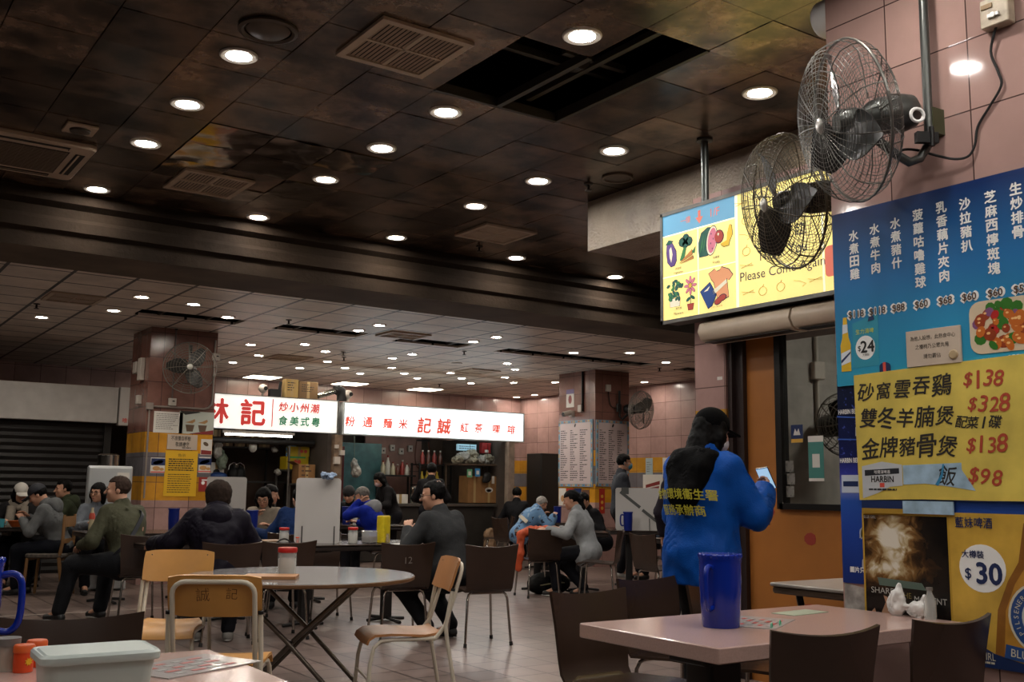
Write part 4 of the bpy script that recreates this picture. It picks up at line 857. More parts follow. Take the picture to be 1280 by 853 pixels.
sheet_notice('lucky_diamond', 'red diamond New Year paper with gold character on right wall', 'banner', RW, 13.95, .8, .32, .32, redm, -90, rot=45, body=shapes([(ell(0, 0, .08, .08, 8), 0)], [goldm]))

# ------------------------------------------------------------------ stall signs, shutter, kitchen clutter
FY = 16.0
pan = M('fascia_grey', '#c8c4bf', .3, var=.1)
t = T('fascia_panel', 'long plain grey fascia panel above the closed shutter', 'fascia', (-.5, FY, 2.18)); MB().rbox((0, .06, .26), (8.86, .12, .53), .01).build('panel', pan, t); m = MB(); m.span((2.6, -.012, 0), (2.606, -.009, .52)); m.build('joint', GR, t)
t = T('fascia_panel', 'short white fascia panel with red lettering beside left pillar', 'fascia', (4.1, FY, 2.14)); MB().rbox((0, .06, .29), (.3, .14, .57), .01).build('panel', M('fascia_white', '#c6c2bd', .35), t); m = MB(); text(m, '唯發', -.02, .08, .07, -.0105, weight=.02); m.build('lettering', RED, t)
t = T('roller_shutter', 'closed dark roller shutter under the grey fascia', 'shutter', (-.6, FY + .2, 0))
g = []; 
for i in range(88):
    z = i * .025; g.append([(-4.3, -.014 * (1 - abs((i % 4) - 2) / 2), z), (4.4, -.014 * (1 - abs((i % 4) - 2) / 2), z)])
m = MB(); m.sheet(g, .006); m.build('curtain', M('shutter_dark', '#211f1e', .45, .5), t); m = MB(); m.span((4.4, -.05, 0), (4.5, .03, 2.18)); m.build('guide_rail', M('rail_dark', '#2a2826', .5, .4), t)
SWH = M('sign_lit_white', '#f4f6f4', .3, emit=.62, emcol='#f1efe9')
t = T('sign_board', 'white stall sign with big red and small green Chinese lettering', 'sign', (5.92, FY, 2.18)); MB().span((-1.5, 0, 0), (1.57, .18, .53)).build('box', SWH, t)
m = MB(); text(m, '林', -.5, .265, .38, -.003, 0, weight=.03); text(m, '記', .1, .265, .4, -.003, 0, weight=.03); m.span((.42, -.003, .05), (.435, 0, .5), 0)
for i, ch in enumerate('炒小州潮'): text(m, ch, .61 + i * .185, .385, .15, -.003, 0, weight=.025, shear=.1)
for i, ch in enumerate('食美式粤'): text(m, ch, .615 + i * .19, .16, .15, -.003, 1, weight=.025, shear=.1)
m.build('lettering', [M('sign_letter_red', '#c8322e', .5, emit=.25), M('sign_letter_green', '#1c7a52', .5, emit=.2)], t); m = MB(); m.span((1.57, -.004, -.02), (1.6, .19, .55)); m.span((-1.5, -.004, .53), (1.57, .19, .545)); m.build('edge_trim', alu, t)
SBL = M('sign_lit_blue', '#eef8fa', .3, emit=2.3, emcol='#e2f2f6')
t = T('sign_board', 'long glowing white light box sign with orange red Chinese lettering', 'sign', (9.43, FY, 2.16)); MB().span((-1.8, 0, .02), (1.9, .2, .53)).build('box', SBL, t)
m = MB(); RL = M('sign_letter_orange', '#dd5a48', .5, emit=.6)
for s_, px_, h_ in (('粉', 7.73, .17), ('通', 8.06, .17), ('麵', 8.45, .17), ('米', 8.75, .17), ('記', 9.18, .27), ('誠', 9.59, .27), ('紅', 10.02, .17), ('茶', 10.33, .17), ('㗎', 10.72, .17), ('啡', 11.06, .17)): text(m, s_, px_ - 9.43, .225, h_, -.003, weight=.035, shear=.1)
m.build('lettering', RL, t); m = MB(); m.span((-1.83, -.004, 0), (-1.8, .21, .55)); m.span((1.9, -.004, 0), (1.93, .21, .55)); m.span((-1.8, -.004, .53), (1.9, .21, .55)); m.span((-1.8, -.004, 0), (1.9, .21, .02)); m.build('frame', M('sign_frame', '#c9cfd0', .4, .3), t)
t = T('tube_light', 'bare fluorescent tube light under the red lettered sign', 'tube light', (6.18, FY + .1, 2.09)); m = MB(); m.cyl((-.56, 0, 0), (.56, 0, 0), .016, seg=10); m.build('tube', M('tube_glow', '#fbfbf4', .5, emit=14), t); m = MB(); m.span((-.6, -.02, .02), (.6, .03, .06)); m.build('batten', boxm, t)
carton = M('carton_brown', '#8a6238', .7, var=.15); tape = M('carton_tape', '#a58a5c', .5)
def box_thing(name, label, cat, loc, d, mat, rz=0, group=None, marks=None, flaps=False, tapem=None):
    t = T(name, label, cat, loc, rz, group); m = MB(); m.rbox((0, 0, d[2] / 2), d, min(.006, d[0] * .1), seg=1); m.build('body', mat, t)
    m = MB(); m.span((-.025, -d[1] / 2 - .001, d[2] * .0), (.025, -d[1] / 2, d[2])); m.span((-.025, -d[1] / 2, d[2]), (.025, d[1] / 2, d[2] + .0012)); m.build('tape', tapem or tape, t)
    if marks: marks(t, -d[1] / 2 - .0015)
    if flaps:
        m = MB(); m.box((-d[0] / 2 - .05, 0, d[2] + .02), (.12, d[1], .004), rot=Matrix.Rotation(.5, 3, 'Y')); m.build('flap', mat, t)
    return t
# on the sign tops
box_thing('carton', 'tan carton standing on top of the red lettered sign', 'box', (6.67, FY + .09, 2.728), (.22, .17, .3), M('carton_tan', '#a88a50', .7), marks=ink_rows(-.08, .1, .08, .26, 4, BK))
box_thing('carton', 'brown carton on sign top behind the tan one', 'box', (6.96, FY + .1, 2.728), (.34, .18, .28), M('carton_dark', '#6d5230', .7), marks=ink_rows(-.12, .1, .12, .24, 4, BK))
t = T('duct_pipe', 'silver duct with black elbow on top of the signs', 'duct', (7.5, FY + .12, 2.73)); m = MB(); m.tube([(-.32, 0, .06), (0, 0, .17)], .05, 12); m.build('pipe', chrome, t, 50); m = MB(); m.tube([(0, 0, .17), (.05, 0, .19), (.1, 0, .17), (.12, 0, .08), (.12, 0, -.0)], .085, 12); m.build('elbow', rubber, t, 50)
for x, lb in ((7.72, 'white dome security camera on the joint between the two signs'), (6.2, 'silver security camera on top of red lettered sign')):
    t = T('security_camera', lb, 'camera', (x, FY + .08, 2.728)); m = MB(); m.cyl((0, 0, 0), (0, 0, .08), .02); m.build('stand', boxm, t); m = MB(); m.ball((0, 0, .12), .075); m.build('housing', boxm, t, 60); m = MB(); m.cyl((.02, -.075, .12), (.02, -.06, .12), .035); m.build('lens', rubber, t)
t = T('spotlight', 'black lamp bracket lying on red lettered sign by the cartons', 'lamp', (6.4, FY + .08, 2.728)); m = MB(); m.box((0, 0, .06), (.18, .12, .12)); m.build('body', dark_metal, t); m = MB(); m.cyl((.08, 0, .1), (.1, 0, .25), .025); m.build('bracket', dark_metal, t)
# stall posts
def post(label, x, y, h, w_, mat):
    t = T('stall_post', label, 'post', (x, y, 0), 0, 'stall posts'); m = MB(); m.span((-w_ / 2, -w_ / 2, 0), (w_ / 2, w_ / 2, h)); m.build('shaft', mat, t); m = MB(); m.span((-w_ / 2 - .01, -w_ / 2 - .01, 0), (w_ / 2 + .01, w_ / 2 + .01, .08)); m.build('foot', dark_metal, t); return t
post('grubby pale post at right end of the glowing sign', 11.02, 15.98, 2.16, .13, M('post_pale', '#8d7d70', .5, var=.4, vscale=6)); 
t = post('worn wooden post between the two lettered stalls', 7.53, 16.05, 2.15, .14, M('post_worn', '#75604d', .6, var=.5, vscale=9)); m = MB(); m.box((-.04, -.1, 1.72), (.1, .06, .12)); m.box((.05, -.1, 1.85), (.08, .06, .08)); m.box((-.05, -.1, 1.95), (.06, .05, .06)); m.build('socket', boxm, t)
t = T('pipe', 'thin pale pipe on the back wall right of the stalls', 'pipe', (11.9, 19.58, 0)); m = MB(); m.cyl((0, -.02, 1.0), (0, -.02, 2.6), .02, seg=8); m.build('pipe', M('pipe_pink', '#a58e88', .5), t); m = MB(); m.box((.0, -.02, 1.7), (.06, .03, .04)); m.build('clip', dark_metal, t)
t = T('switch_box', 'small brown box on grey band of the back wall', 'switch', (12.75, 19.6, 1.5)); MB().rbox((0, -.03, 0), (.2, .06, .16), .01).build('box', M('box_brown', '#6e5a48', .5), t); MB().box((0, -.062, 0), (.06, .006, .06)).build('switch', dark_metal, t)
t = T('tall_cabinet', 'tall black cabinet standing against middle pillar left side', 'cabinet', (12.55, 16.9, 0)); MB().rbox((0, 0, 1.0), (.62, .5, 2.0), .02).build('body', M('cabinet_black', '#191817', .4), t); MB().span((-.3, -.262, .06), (.3, -.25, 1.96)).build('door', M('cabinet_black2', '#1f1e1d', .35), t); MB().cyl((.24, -.28, .9), (.24, -.28, 1.15), .01).build('handle', chrome, t)
# fridge by the left pillar
t = T('fridge', 'small silver grey fridge between shutter and left pillar', 'fridge', (3.3, 13.62, 0), -12); FRM = M('fridge_silver', '#b4b7b8', .35, .3); MB().rbox((0, 0, .75), (.52, .56, 1.5), .03).build('body', FRM, t); MB().rbox((0, -.3, .95), (.5, .04, 1.06), .02).build('door', FRM, t); MB().rbox((0, -.3, .2), (.5, .04, .36), .02).build('lower_door', FRM, t); m = MB(); m.span((.08, -.324, 1.34), (.22, -.32, 1.42)); m.build('white_label', WH, t); m = MB(); m.span((-.2, -.335, .9), (-.18, -.32, 1.2)); m.build('handle', chrome, t)
t = T('steel_pot', 'stainless steel pot on top of the silver fridge', 'pot', (3.28, 13.65, 1.503)); m = MB(); m.lathe([(.001, 0), (.13, 0), (.13, .13), (.137, .135)], seg=24); m.build('body', chrome, t, 40); m = MB(); m.lathe([(.135, .132), (.1, .15), (.001, .155)], seg=24); m.build('lid', chrome, t, 40)
# ------------------------------------------------------------------ furniture
def at(px, d, z=.75):
    """the place on the hall's ground plan seen at image column px, d metres in front of the lens, at height z"""
    vx = (px - 640) * d / f_px
    vz = ((z - 1.28) - MR[0][2] * vx - MR[1][2] * d) / MR[2][2]
    p = MR.transposed() @ Vector((vx, d, vz)); return p.x, p.y
shell_m = M('dark_brown_shell', '#35271f', .27, var=.15, vscale=3); wood_y = M('yellow_plywood', '#c68f48', .38, var=.18, vscale=4); wood_b = M('brown_plywood', '#b07a4c', .35, var=.2, vscale=4); cream_tube = M('cream_tube', '#d0c7b4', .4)
tabletop_m = M('dark_laminate', '#3a302a', .2, var=.15); edge_m = M('dark_edge', '#241c18', .4); black_iron = M('black_iron', '#12100f', .45)
def make_shell_chair(label, top=.805, mat=None, number=None):
    t = T('shell_chair', label, 'chair', (0, 0, 0), 0, 'dark brown shell chairs'); mat = mat or shell_m
    pf = [(-.235, .415), (-.22, .435), (-.18, .447), (-.08, .447), (.05, .437), (.14, .432), (.185, .44), (.21, .47), (.225, .53), (.238, .6), (.252, .67), (.27, .74), (.288, top)]
    g = []
    for i, (y, z) in enumerate(pf):
        row = []; bk = max(0, (z - .45) / .35); hw = .205 + .03 * bk
        for j in range(11):
            u = j / 5 - 1; row.append((u * hw, y - .035 * bk * u * u * (1 if i > 6 else 0), z + (.012 * u * u if i < 6 else 0) + (.022 * u * u * bk * bk)))
        g.append(row)
    m = MB(); m.sheet(g, .014); m.build('seat_shell', mat, t, 50)
    for sx in (-1, 1):
        for sy, yy in ((-1, -.16), (1, .15)):
            m = MB(); m.tube([(sx * .14, yy, .428), (sx * .165, yy + sy * .01, .415), (sx * .178, yy + sy * .02, .38), (sx * .205, yy + sy * .05, .02)], .0105, 8); l = m.build('leg', chrome, t, 50)
            m = MB(); m.cyl((sx * .204, yy + sy * .049, .03), (sx * .2065, yy + sy * .052, 0), .014, .015, 10); m.build('rubber_foot', rubber, l, 50)
    m = MB(); m.tube([(-.14, -.16, .426), (.14, -.16, .426)], .01, 6); m.tube([(-.14, .15, .424), (.14, .15, .424)], .01, 6); m.build('under_rail', chrome, t, 50)
    if number:
        m = MB(); text(m, number, 0, .68, .055, .268, weight=-.01, rot=4); 
        m.v = [(-x, .262 + (z - .68) * .24 + .012, z) for x, y, z in m.v]; m.build('scratched_number', M('scratch_grey', '#8d857d', .6), t)
    return t
_ch = []
def shell_chair(x, y, face, label):
    if not _ch:
        c_ = make_shell_chair(label); _ch.append(c_); c_.location = (x, y, 0); c_.rotation_euler = (0, 0, math.radians(face + 90)); return c_
    return dup(_ch[0], (x, y, 0), face + 90, label)
def chair_at(px, d, face, label): x, y = at(px, d, .6); return shell_chair(x, y, face, label)
# round the pink table beside the column
shell_chair(3.1, 3.56, -86, 'dark brown shell chair at far side of right pink table, left end')
chair_at(856, 5.3, -84, 'dark brown shell chair behind blue mug on right pink table')
chair_at(948, 5.02, -78, 'dark shell chair in front of blue jacketed woman by white counter')
shell_chair(3.0, 2.62, 80, 'near black shell chair tucked at front of right pink table, left one')
shell_chair(3.67, 2.6, 88, 'near black shell chair by gold beer poster, tucked at right pink table')
shell_chair(.84, 3.66, -95, 'dark shell chair back at lower left beyond pink table')
# along the long dark tables in the middle
chair_at(174, 9.75, 88, 'dark shell chair under the man in olive jacket')
chair_at(286, 8.6, 75, 'dark shell chair under the woman in purple padded jacket')
chair_at(350, 8.9, 84, 'empty dark shell chair behind round table, left of white divider')
c12 = make_shell_chair('empty dark shell chair with scratched number behind round table', number='12'); x_, y_ = at(499, 8.9, .6); c12.location = (x_, y_, 0); c12.rotation_euler = (0, 0, math.radians(78 + 90))
chair_at(600, 8.75, 80, 'dark shell chair under the man in dark grey jacket')
chair_at(408, 10.2, -96, 'dark shell chair facing hall beyond white divider table')
chair_at(362, 10.5, 70, 'dark shell chair under the man in blue sweater')
chair_at(492, 13.6, 130, 'dark shell chair under grey haired man in bright blue hoodie')
# right hand group
chair_at(749, 12.1, 132, 'dark shell chair under the woman in pale grey coat')
chair_at(826, 11.3, -5, 'dark shell chair turned right beside dark table edge')
chair_at(672, 12.6, 78, 'dark shell chair at left dark table under orange coat')
chair_at(703, 14.2, 80, 'dark shell chair back behind orange coat table')
chair_at(640, 17.0, 0, 'dark shell chair under old woman in blue patterned jacket')
chair_at(622, 17.6, 150, 'dark shell chair by pale stall post')
chair_at(842, 13.1, 60, 'dark shell chair under far side of right dark table')

def school_chair(label, loc, face, wood, group, writing=None):
    t = T('wooden_chair', label, 'chair', loc, face + 90, group)
    # board
    g = []
    for i in range(5):
        z = .685 + .19 * i / 4; row = []
        for j in range(9):
            u = j / 4 - 1; cut = .985 if i in (0, 4) else 1
            row.append((u * .212 * cut, .215 + .075 * (z - .6) / .25 + .02 - .03 * u * u, z - (.012 * (u ** 6) if i == 4 else -.012 * (u ** 6) if i == 0 else 0)))
        g.append(row)
    m = MB(); m.sheet(g, .013); b_ = m.build('backrest', wood, t, 50)
    m = MB()
    for sx in (-.17, .17):
        for z in (.715, .845): m.ball((sx, .215 + .075 * (z - .6) / .25 + .012 - .014, z), .006, seg=8, rings=5)
    m.build('rivet', chrome, b_, 60)
    g = []
    for i, (y, z) in enumerate([(-.235, .4), (-.225, .425), (-.19, .447), (-.1, .452), (.0, .446), (.1, .44), (.17, .446), (.2, .46)]):
        g.append([(u * (.205 if i < 5 else .195 - .02 * (i - 5)), y, z + .008 * u * u) for u in (-1, -.75, -.5, -.25, 0, .25, .5, .75, 1)])
    m = MB(); m.sheet(g, .013); m.build('seat', wood, t, 50)
    m = MB(); up_ = [(-.185, .16, .43), (-.185, .215, .5), (-.185, .262, .65), (-.185, .303, .79)]; up_ += [(-.185 + .06 * (1 - math.cos(a)), .303 + .014 * math.sin(a), .79 + .055 * math.sin(a)) for a in (.4, .8, 1.2, 1.57)]
    pts = up_ + [(-x, y, z) for x, y, z in reversed(up_)]; m.tube(pts, .0115, 10); m.build('back_frame', cream_tube, t, 60)
    for sx in (-1, 1):
        m = MB(); m.tube([(sx * .215, -.235, .012), (sx * .2, -.215, .3), (sx * .195, -.195, .39), (sx * .19, -.155, .424), (sx * .185, -.08, .43), (sx * .185, .16, .43)], .0115, 10); l = m.build('leg', cream_tube, t, 60)
        m = MB(); m.cyl((sx * .2152, -.2352, .02), (sx * .2155, -.2355, 0), .014, seg=10); m.build('rubber_foot', rubber, l, 50)
        m = MB(); m.tube([(sx * .222, .3, .012), (sx * .214, .225, .4), (sx * .211, .212, .5), (sx * .208, .25, .7)], .0115, 10); l = m.build('leg', cream_tube, t, 60)
        m = MB(); m.cyl((sx * .2222, .3005, .02), (sx * .2225, .301, 0), .014, seg=10); m.cyl((sx * .208, .25, .695), (sx * .2078, .2518, .71), .0135, seg=10); m.build('rubber_cap', rubber, l, 50)
    m = MB(); m.cyl((-.205, -.222, .22), (.205, -.222, .22), .007, seg=8); m.build('cross_bar', cream_tube, t, 50)
    if writing:
        m = MB(); text(m, writing[0], -.05,   .785, .06, 0, weight=-.012, rot=3); text(m, writing[1], .08, .79, .05, 0, weight=-.012, rot=-4)
        m.v = [(-x, .215 + .075 * (z - .6) / .25 + .0275 - .03 * (x / .222) ** 2, z) for x, y, z in m.v]; m.build('scrawled_writing', M('pen_brown', '#4a2a14', .6), b_)
    return t
school_chair('yellow plywood school chair with scrawled characters, back turned to camera', (1.79, 5.0, 0), 60, wood_y, 'plywood school chairs', '誠記')
school_chair('yellow plywood school chair facing camera, standing behind the scrawled one', (1.92, 6.36, 0), 241, wood_y, 'plywood school chairs')
school_chair('brown plywood school chair seen sideways right of round table', (3.02, 5.47, 0), 163, wood_b, 'plywood school chairs')

# round folding table
t = T('round_table', 'round folding table with glossy grey top and tubular crossed legs', 'table', (2.62, 6.0, 0), 55)
top_m = M('worn_grey_top', '#7f7c7c', .12, var=.3, vscale=7)
R_ = .68
m = MB(); m.lathe([(.001, .724), (R_ - .01, .724), (R_, .73), (R_, .745), (R_ - .004, .7485)], seg=56, cap=False); m.build('rim', M('rim_brown', '#6b4c2e', .5, var=.3), t, 40)
m = MB(); m.lathe([(R_ - .004, .747), (R_ - .006, .75), (.001, .7505)], seg=56); m.build('top', top_m, t, 40)
pipe_m = M('worn_steel', '#6e675f', .35, .8, var=.2)
for sgn in (-1, 1):
    w_ = .26 if sgn < 0 else .3
    m = MB(); m.tube([(-w_, sgn * .36, .715), (-w_, sgn * .02, .4), (-w_, -sgn * .3, .07)] + [(-w_ + .07 * (1 - math.cos(a)), -sgn * (.3 + .03 * math.sin(a)), .07 - .05 * math.sin(a)) for a in (.5, 1.0, 1.57)] + [(w_ - .07 * (1 - math.cos(a)), -sgn * (.3 + .03 * math.sin(a)), .07 - .05 * math.sin(a)) for a in (1.57, 1.0, .5)] + [(w_, -sgn * .3, .07), (w_, sgn * .02, .4), (w_, sgn * .36, .715)], .0145, 8); m.build('leg_frame', pipe_m, t, 60)
    m = MB(); m.cyl((-w_, sgn * .36, .712), (w_, sgn * .36, .712), .012); m.build('top_rail', pipe_m, t, 50)
m = MB(); m.cyl((-.3, 0, .385), (-.25, 0, .385), .016); m.cyl((.25, 0, .385), (.3, 0, .385), .016); m.build('pivot', dark_metal, t, 50)

def dark_table(label, cx, cy, lx, ly, rz=0, ped=None):
    t = T('dining_table', label, 'table', (cx, cy, 0), rz, 'dark pedestal dining tables')
    m = MB(); m.rbox((0, 0, .745), (lx, ly, .012), .02); m.build('top', tabletop_m, t, 40)
    m = MB(); m.rbox((0, 0, .717), (lx - .01, ly - .01, .044), .02); m.build('edge_band', edge_m, t, 40)
    for px_ in (ped or (-lx / 2 + .3, lx / 2 - .3)):
        m = MB(); m.rbox((px_, 0, .36), (.09, .09, .68), .01); p_ = m.build('pedestal', black_iron, t, 40)
        m = MB(); m.box((px_, 0, .69), (.3, ly * .7, .02)); m.build('top_bracket', black_iron, p_)
        m = MB(); m.tube([(px_, -ly * .42, .012), (px_, 0, .03), (px_, ly * .42, .012)], .016, 6); m.tube([(px_ - .2, 0, .012), (px_, 0, .03), (px_ + .2, 0, .012)], .016, 6); m.build('foot', black_iron, p_, 50)
    return t
dark_table('long dark table before woman in padded jacket, left end corner bare', 3.2, 9.92, 1.1, .7, 0, (-.05, .35))
dark_table('long dark table carrying the white divider and yellow holder', 4.47, 9.2, 1.46, .7)
dark_table('dark table with clear bottle and blue jug behind man in olive jacket', 3.42, 12.15, 1.45, .95)
dark_table('dark table with blue jug before the young woman in glasses', 4.62, 11.2, 1.3, .75)
x_, y_ = at(10, 12.75); dark_table('dark table at far left carrying the orange bowl', x_, y_, 1.0, .75)
x_, y_ = at(462, 14.8); dark_table('dark table between beanie man and blue hoodie man', x_, y_, 1.3, .75, -35)
dark_table('dark table with orange coat before woman in pale grey coat', 8.3, 10.85, 1.2, .7, -35)
dark_table('dark table at right edge beside blue jacketed woman', 8.55, 8.3, 1.1, 1.25, -16, (-.35, .35))
x_, y_ = at(818, 14.25); dark_table('dark table carrying white divider with grey tape', x_, y_, 1.3, .75, -35)
x_, y_ = at(694, 17.1); dark_table('far dark table with blue jug left of middle pillar', x_, y_, 1.2, .75, -35)
# pink terrazzo tables
terrazzo = M('pink_terrazzo', '#bb9d93', .16, var=.09, vscale=160); 
def pink_table(label, cx, cy, lx, ly, rz=0):
    t = T('dining_table', label, 'table', (cx, cy, 0), rz, 'pink terrazzo dining tables')
    m = MB(); m.rbox((0, 0, .722), (lx, ly, .056), .008); m.build('top', terrazzo, t, 30)
    m = MB(); m.rbox((0, 0, .66), (lx * .7, .2, .065), .01); m.build('support_beam', black_iron, t, 40)
    for px_ in (-lx * .25, lx * .25):
        m = MB(); m.rbox((px_, 0, .33), (.18, .14, .62), .02); m.build('pedestal', black_iron, t, 40)
        m = MB(); m.rbox((px_, 0, .012), (.34, ly * .75, .024), .02); m.build('base_plate', black_iron, t, 40)
    return t
pink_table('pale pink terrazzo table beside pink column carrying one blue mug', 3.4, 2.98, 1.46, .77, 0)
pink_table('pale pink terrazzo table at lower left with plastic box and menu', .53, 3.06, 1.3, .72, 0)
# white counter by the partition
t = T('counter_table', 'white topped folding counter against orange plywood partition', 'table', (5.12, 3.7, 0)); m = MB(); m.rbox((0, 0, .765), (.95, .84, .02), .02); m.build('top', M('counter_white', '#b9b1a6', .3), t, 30); m = MB(); m.rbox((0, 0, .735), (.93, .82, .04), .02); m.build('edge_band', M('counter_edge', '#5a4838', .5), t, 30)
for sy in (-.35, .3):
    m = MB(); m.tube([(-.36, sy, .715), (-.25, sy, .3), (-.2, sy, .0)], .02, 8); m.build('leg', dark_metal, t, 50); m = MB(); m.tube([(.36, sy, .715), (.36, sy, 0)], .02, 8); m.build('leg', dark_metal, t, 50)
t = T('display_stand', 'dark blue card stand on white counter beside pink column', 'stand', (4.86, 3.62, .776), -60); m = MB(); m.rbox((0, 0, .012), (.2, .14, .024), .03); m.build('base', dark_metal, t, 40); m = MB(); m.rbox((0.02, 0, .2), (.16, .04, .36), .01); m.build('panel', M('stand_navy', '#141c38', .4), t); m = MB(); m.span((-.05, -.0225, .33), (.09, -.0205, .345)); m.span((-.05, -.0225, .24), (.09, -.0205, .245)); m.build('print', PW, t)
# padded wooden chair of the man in the grey hooded jacket
def padded_chair(label, loc, face, wood, pad):
    t = T('padded_chair', label, 'chair', loc, face + 90); 
    m = MB(); m.rbox((0, 0, .455), (.42, .42, .05), .05); m.build('cushion', pad, t, 40)
    for sx in (-1, 1):
        m = MB(); m.tube([(sx * .18, -.18, .43), (sx * .185, -.2, 0)], .018, 8); m.build('leg', wood, t, 50)
        m = MB(); m.tube([(sx * .18, .2, .92), (sx * .185, .2, .6), (sx * .185, .17, .43), (sx * .185, .24, 0)], [.016, .02, .022, .018], 8); m.build('leg', wood, t, 50)
    m = MB(); m.box((0, .2, .84), (.36, .022, .12)); m.box((0, .2, .62), (.36, .02, .05)); m.build('back_slat', wood, t)
    m = MB(); m.span((-.17, -.19, .4), (.17, -.17, .43)); m.span((-.17, .16, .4), (.17, .18, .43)); m.build('seat_rail', wood, t)
    return t
x_, y_ = at(62, 12.0, .5); padded_chair('wooden chair with flowered seat pad under grey hooded man', (x_, y_, 0), 150, M('chair_tan_wood', '#7d5a34', .5, var=.2), M('flower_pad', '#4d463f', .7, var=.7, vscale=30))
x_, y_ = at(517, 14.2, .5); padded_chair('brown wooden chair with dark pad behind blue hoodie man', (x_, y_, 0), 120, M('chair_red_wood', '#6a3f26', .45, var=.2), M('pad_black', '#1d1b1b', .5))
# ------------------------------------------------------------------ people: one smooth skinned body each, clothes as children
def surface_nets(D, o, h):
    s = D < 0; nx, ny, nz = D.shape
    cnt = np.zeros((nx - 1, ny - 1, nz - 1)); acc = np.zeros((nx - 1, ny - 1, nz - 1, 3))
    cor = [(i, j, k) for i in (0, 1) for j in (0, 1) for k in (0, 1)]
    for a in cor:
        for ax in range(3):
            if a[ax]: continue
            b = list(a); b[ax] = 1
            sl = lambda q: D[q[0]:nx - 1 + q[0], q[1]:ny - 1 + q[1], q[2]:nz - 1 + q[2]]
            da, db = sl(a), sl(b); m = (da < 0) != (db < 0)
            with np.errstate(divide='ignore', invalid='ignore'): t = np.where(m, da / (da - db), 0)
            for x in range(3): acc[..., x] += np.where(m, a[x] + (t if x == ax else 0), 0)
            cnt += m
    act = cnt > 0; idx = -np.ones(act.shape, int); idx[act] = np.arange(act.sum())
    ijk = np.argwhere(act); v = (ijk + acc[act] / cnt[act][:, None]) * h + np.array(o)
    F = []
    for ax in range(3):
        u, w_ = [q for q in range(3) if q != ax]
        sl0 = [slice(None)] * 3; sl1 = [slice(None)] * 3; sl0[ax] = slice(0, -1); sl1[ax] = slice(1, None)
        c = np.argwhere(s[tuple(sl0)] != s[tuple(sl1)])
        c = c[(c[:, u] > 0) & (c[:, w_] > 0) & (c[:, u] < D.shape[u] - 1) & (c[:, w_] < D.shape[w_] - 1)]
        if not len(c): continue
        def g(du, dw): q = c.copy(); q[:, u] -= du; q[:, w_] -= dw; return idx[q[:, 0], q[:, 1], q[:, 2]]
        F.append(np.stack([g(1, 1), g(0, 1), g(0, 0), g(1, 0)], 1))
    F = np.concatenate(F); F = F[(F >= 0).all(1)]
    return v, F
V_ = lambda *a: np.array(a, float)
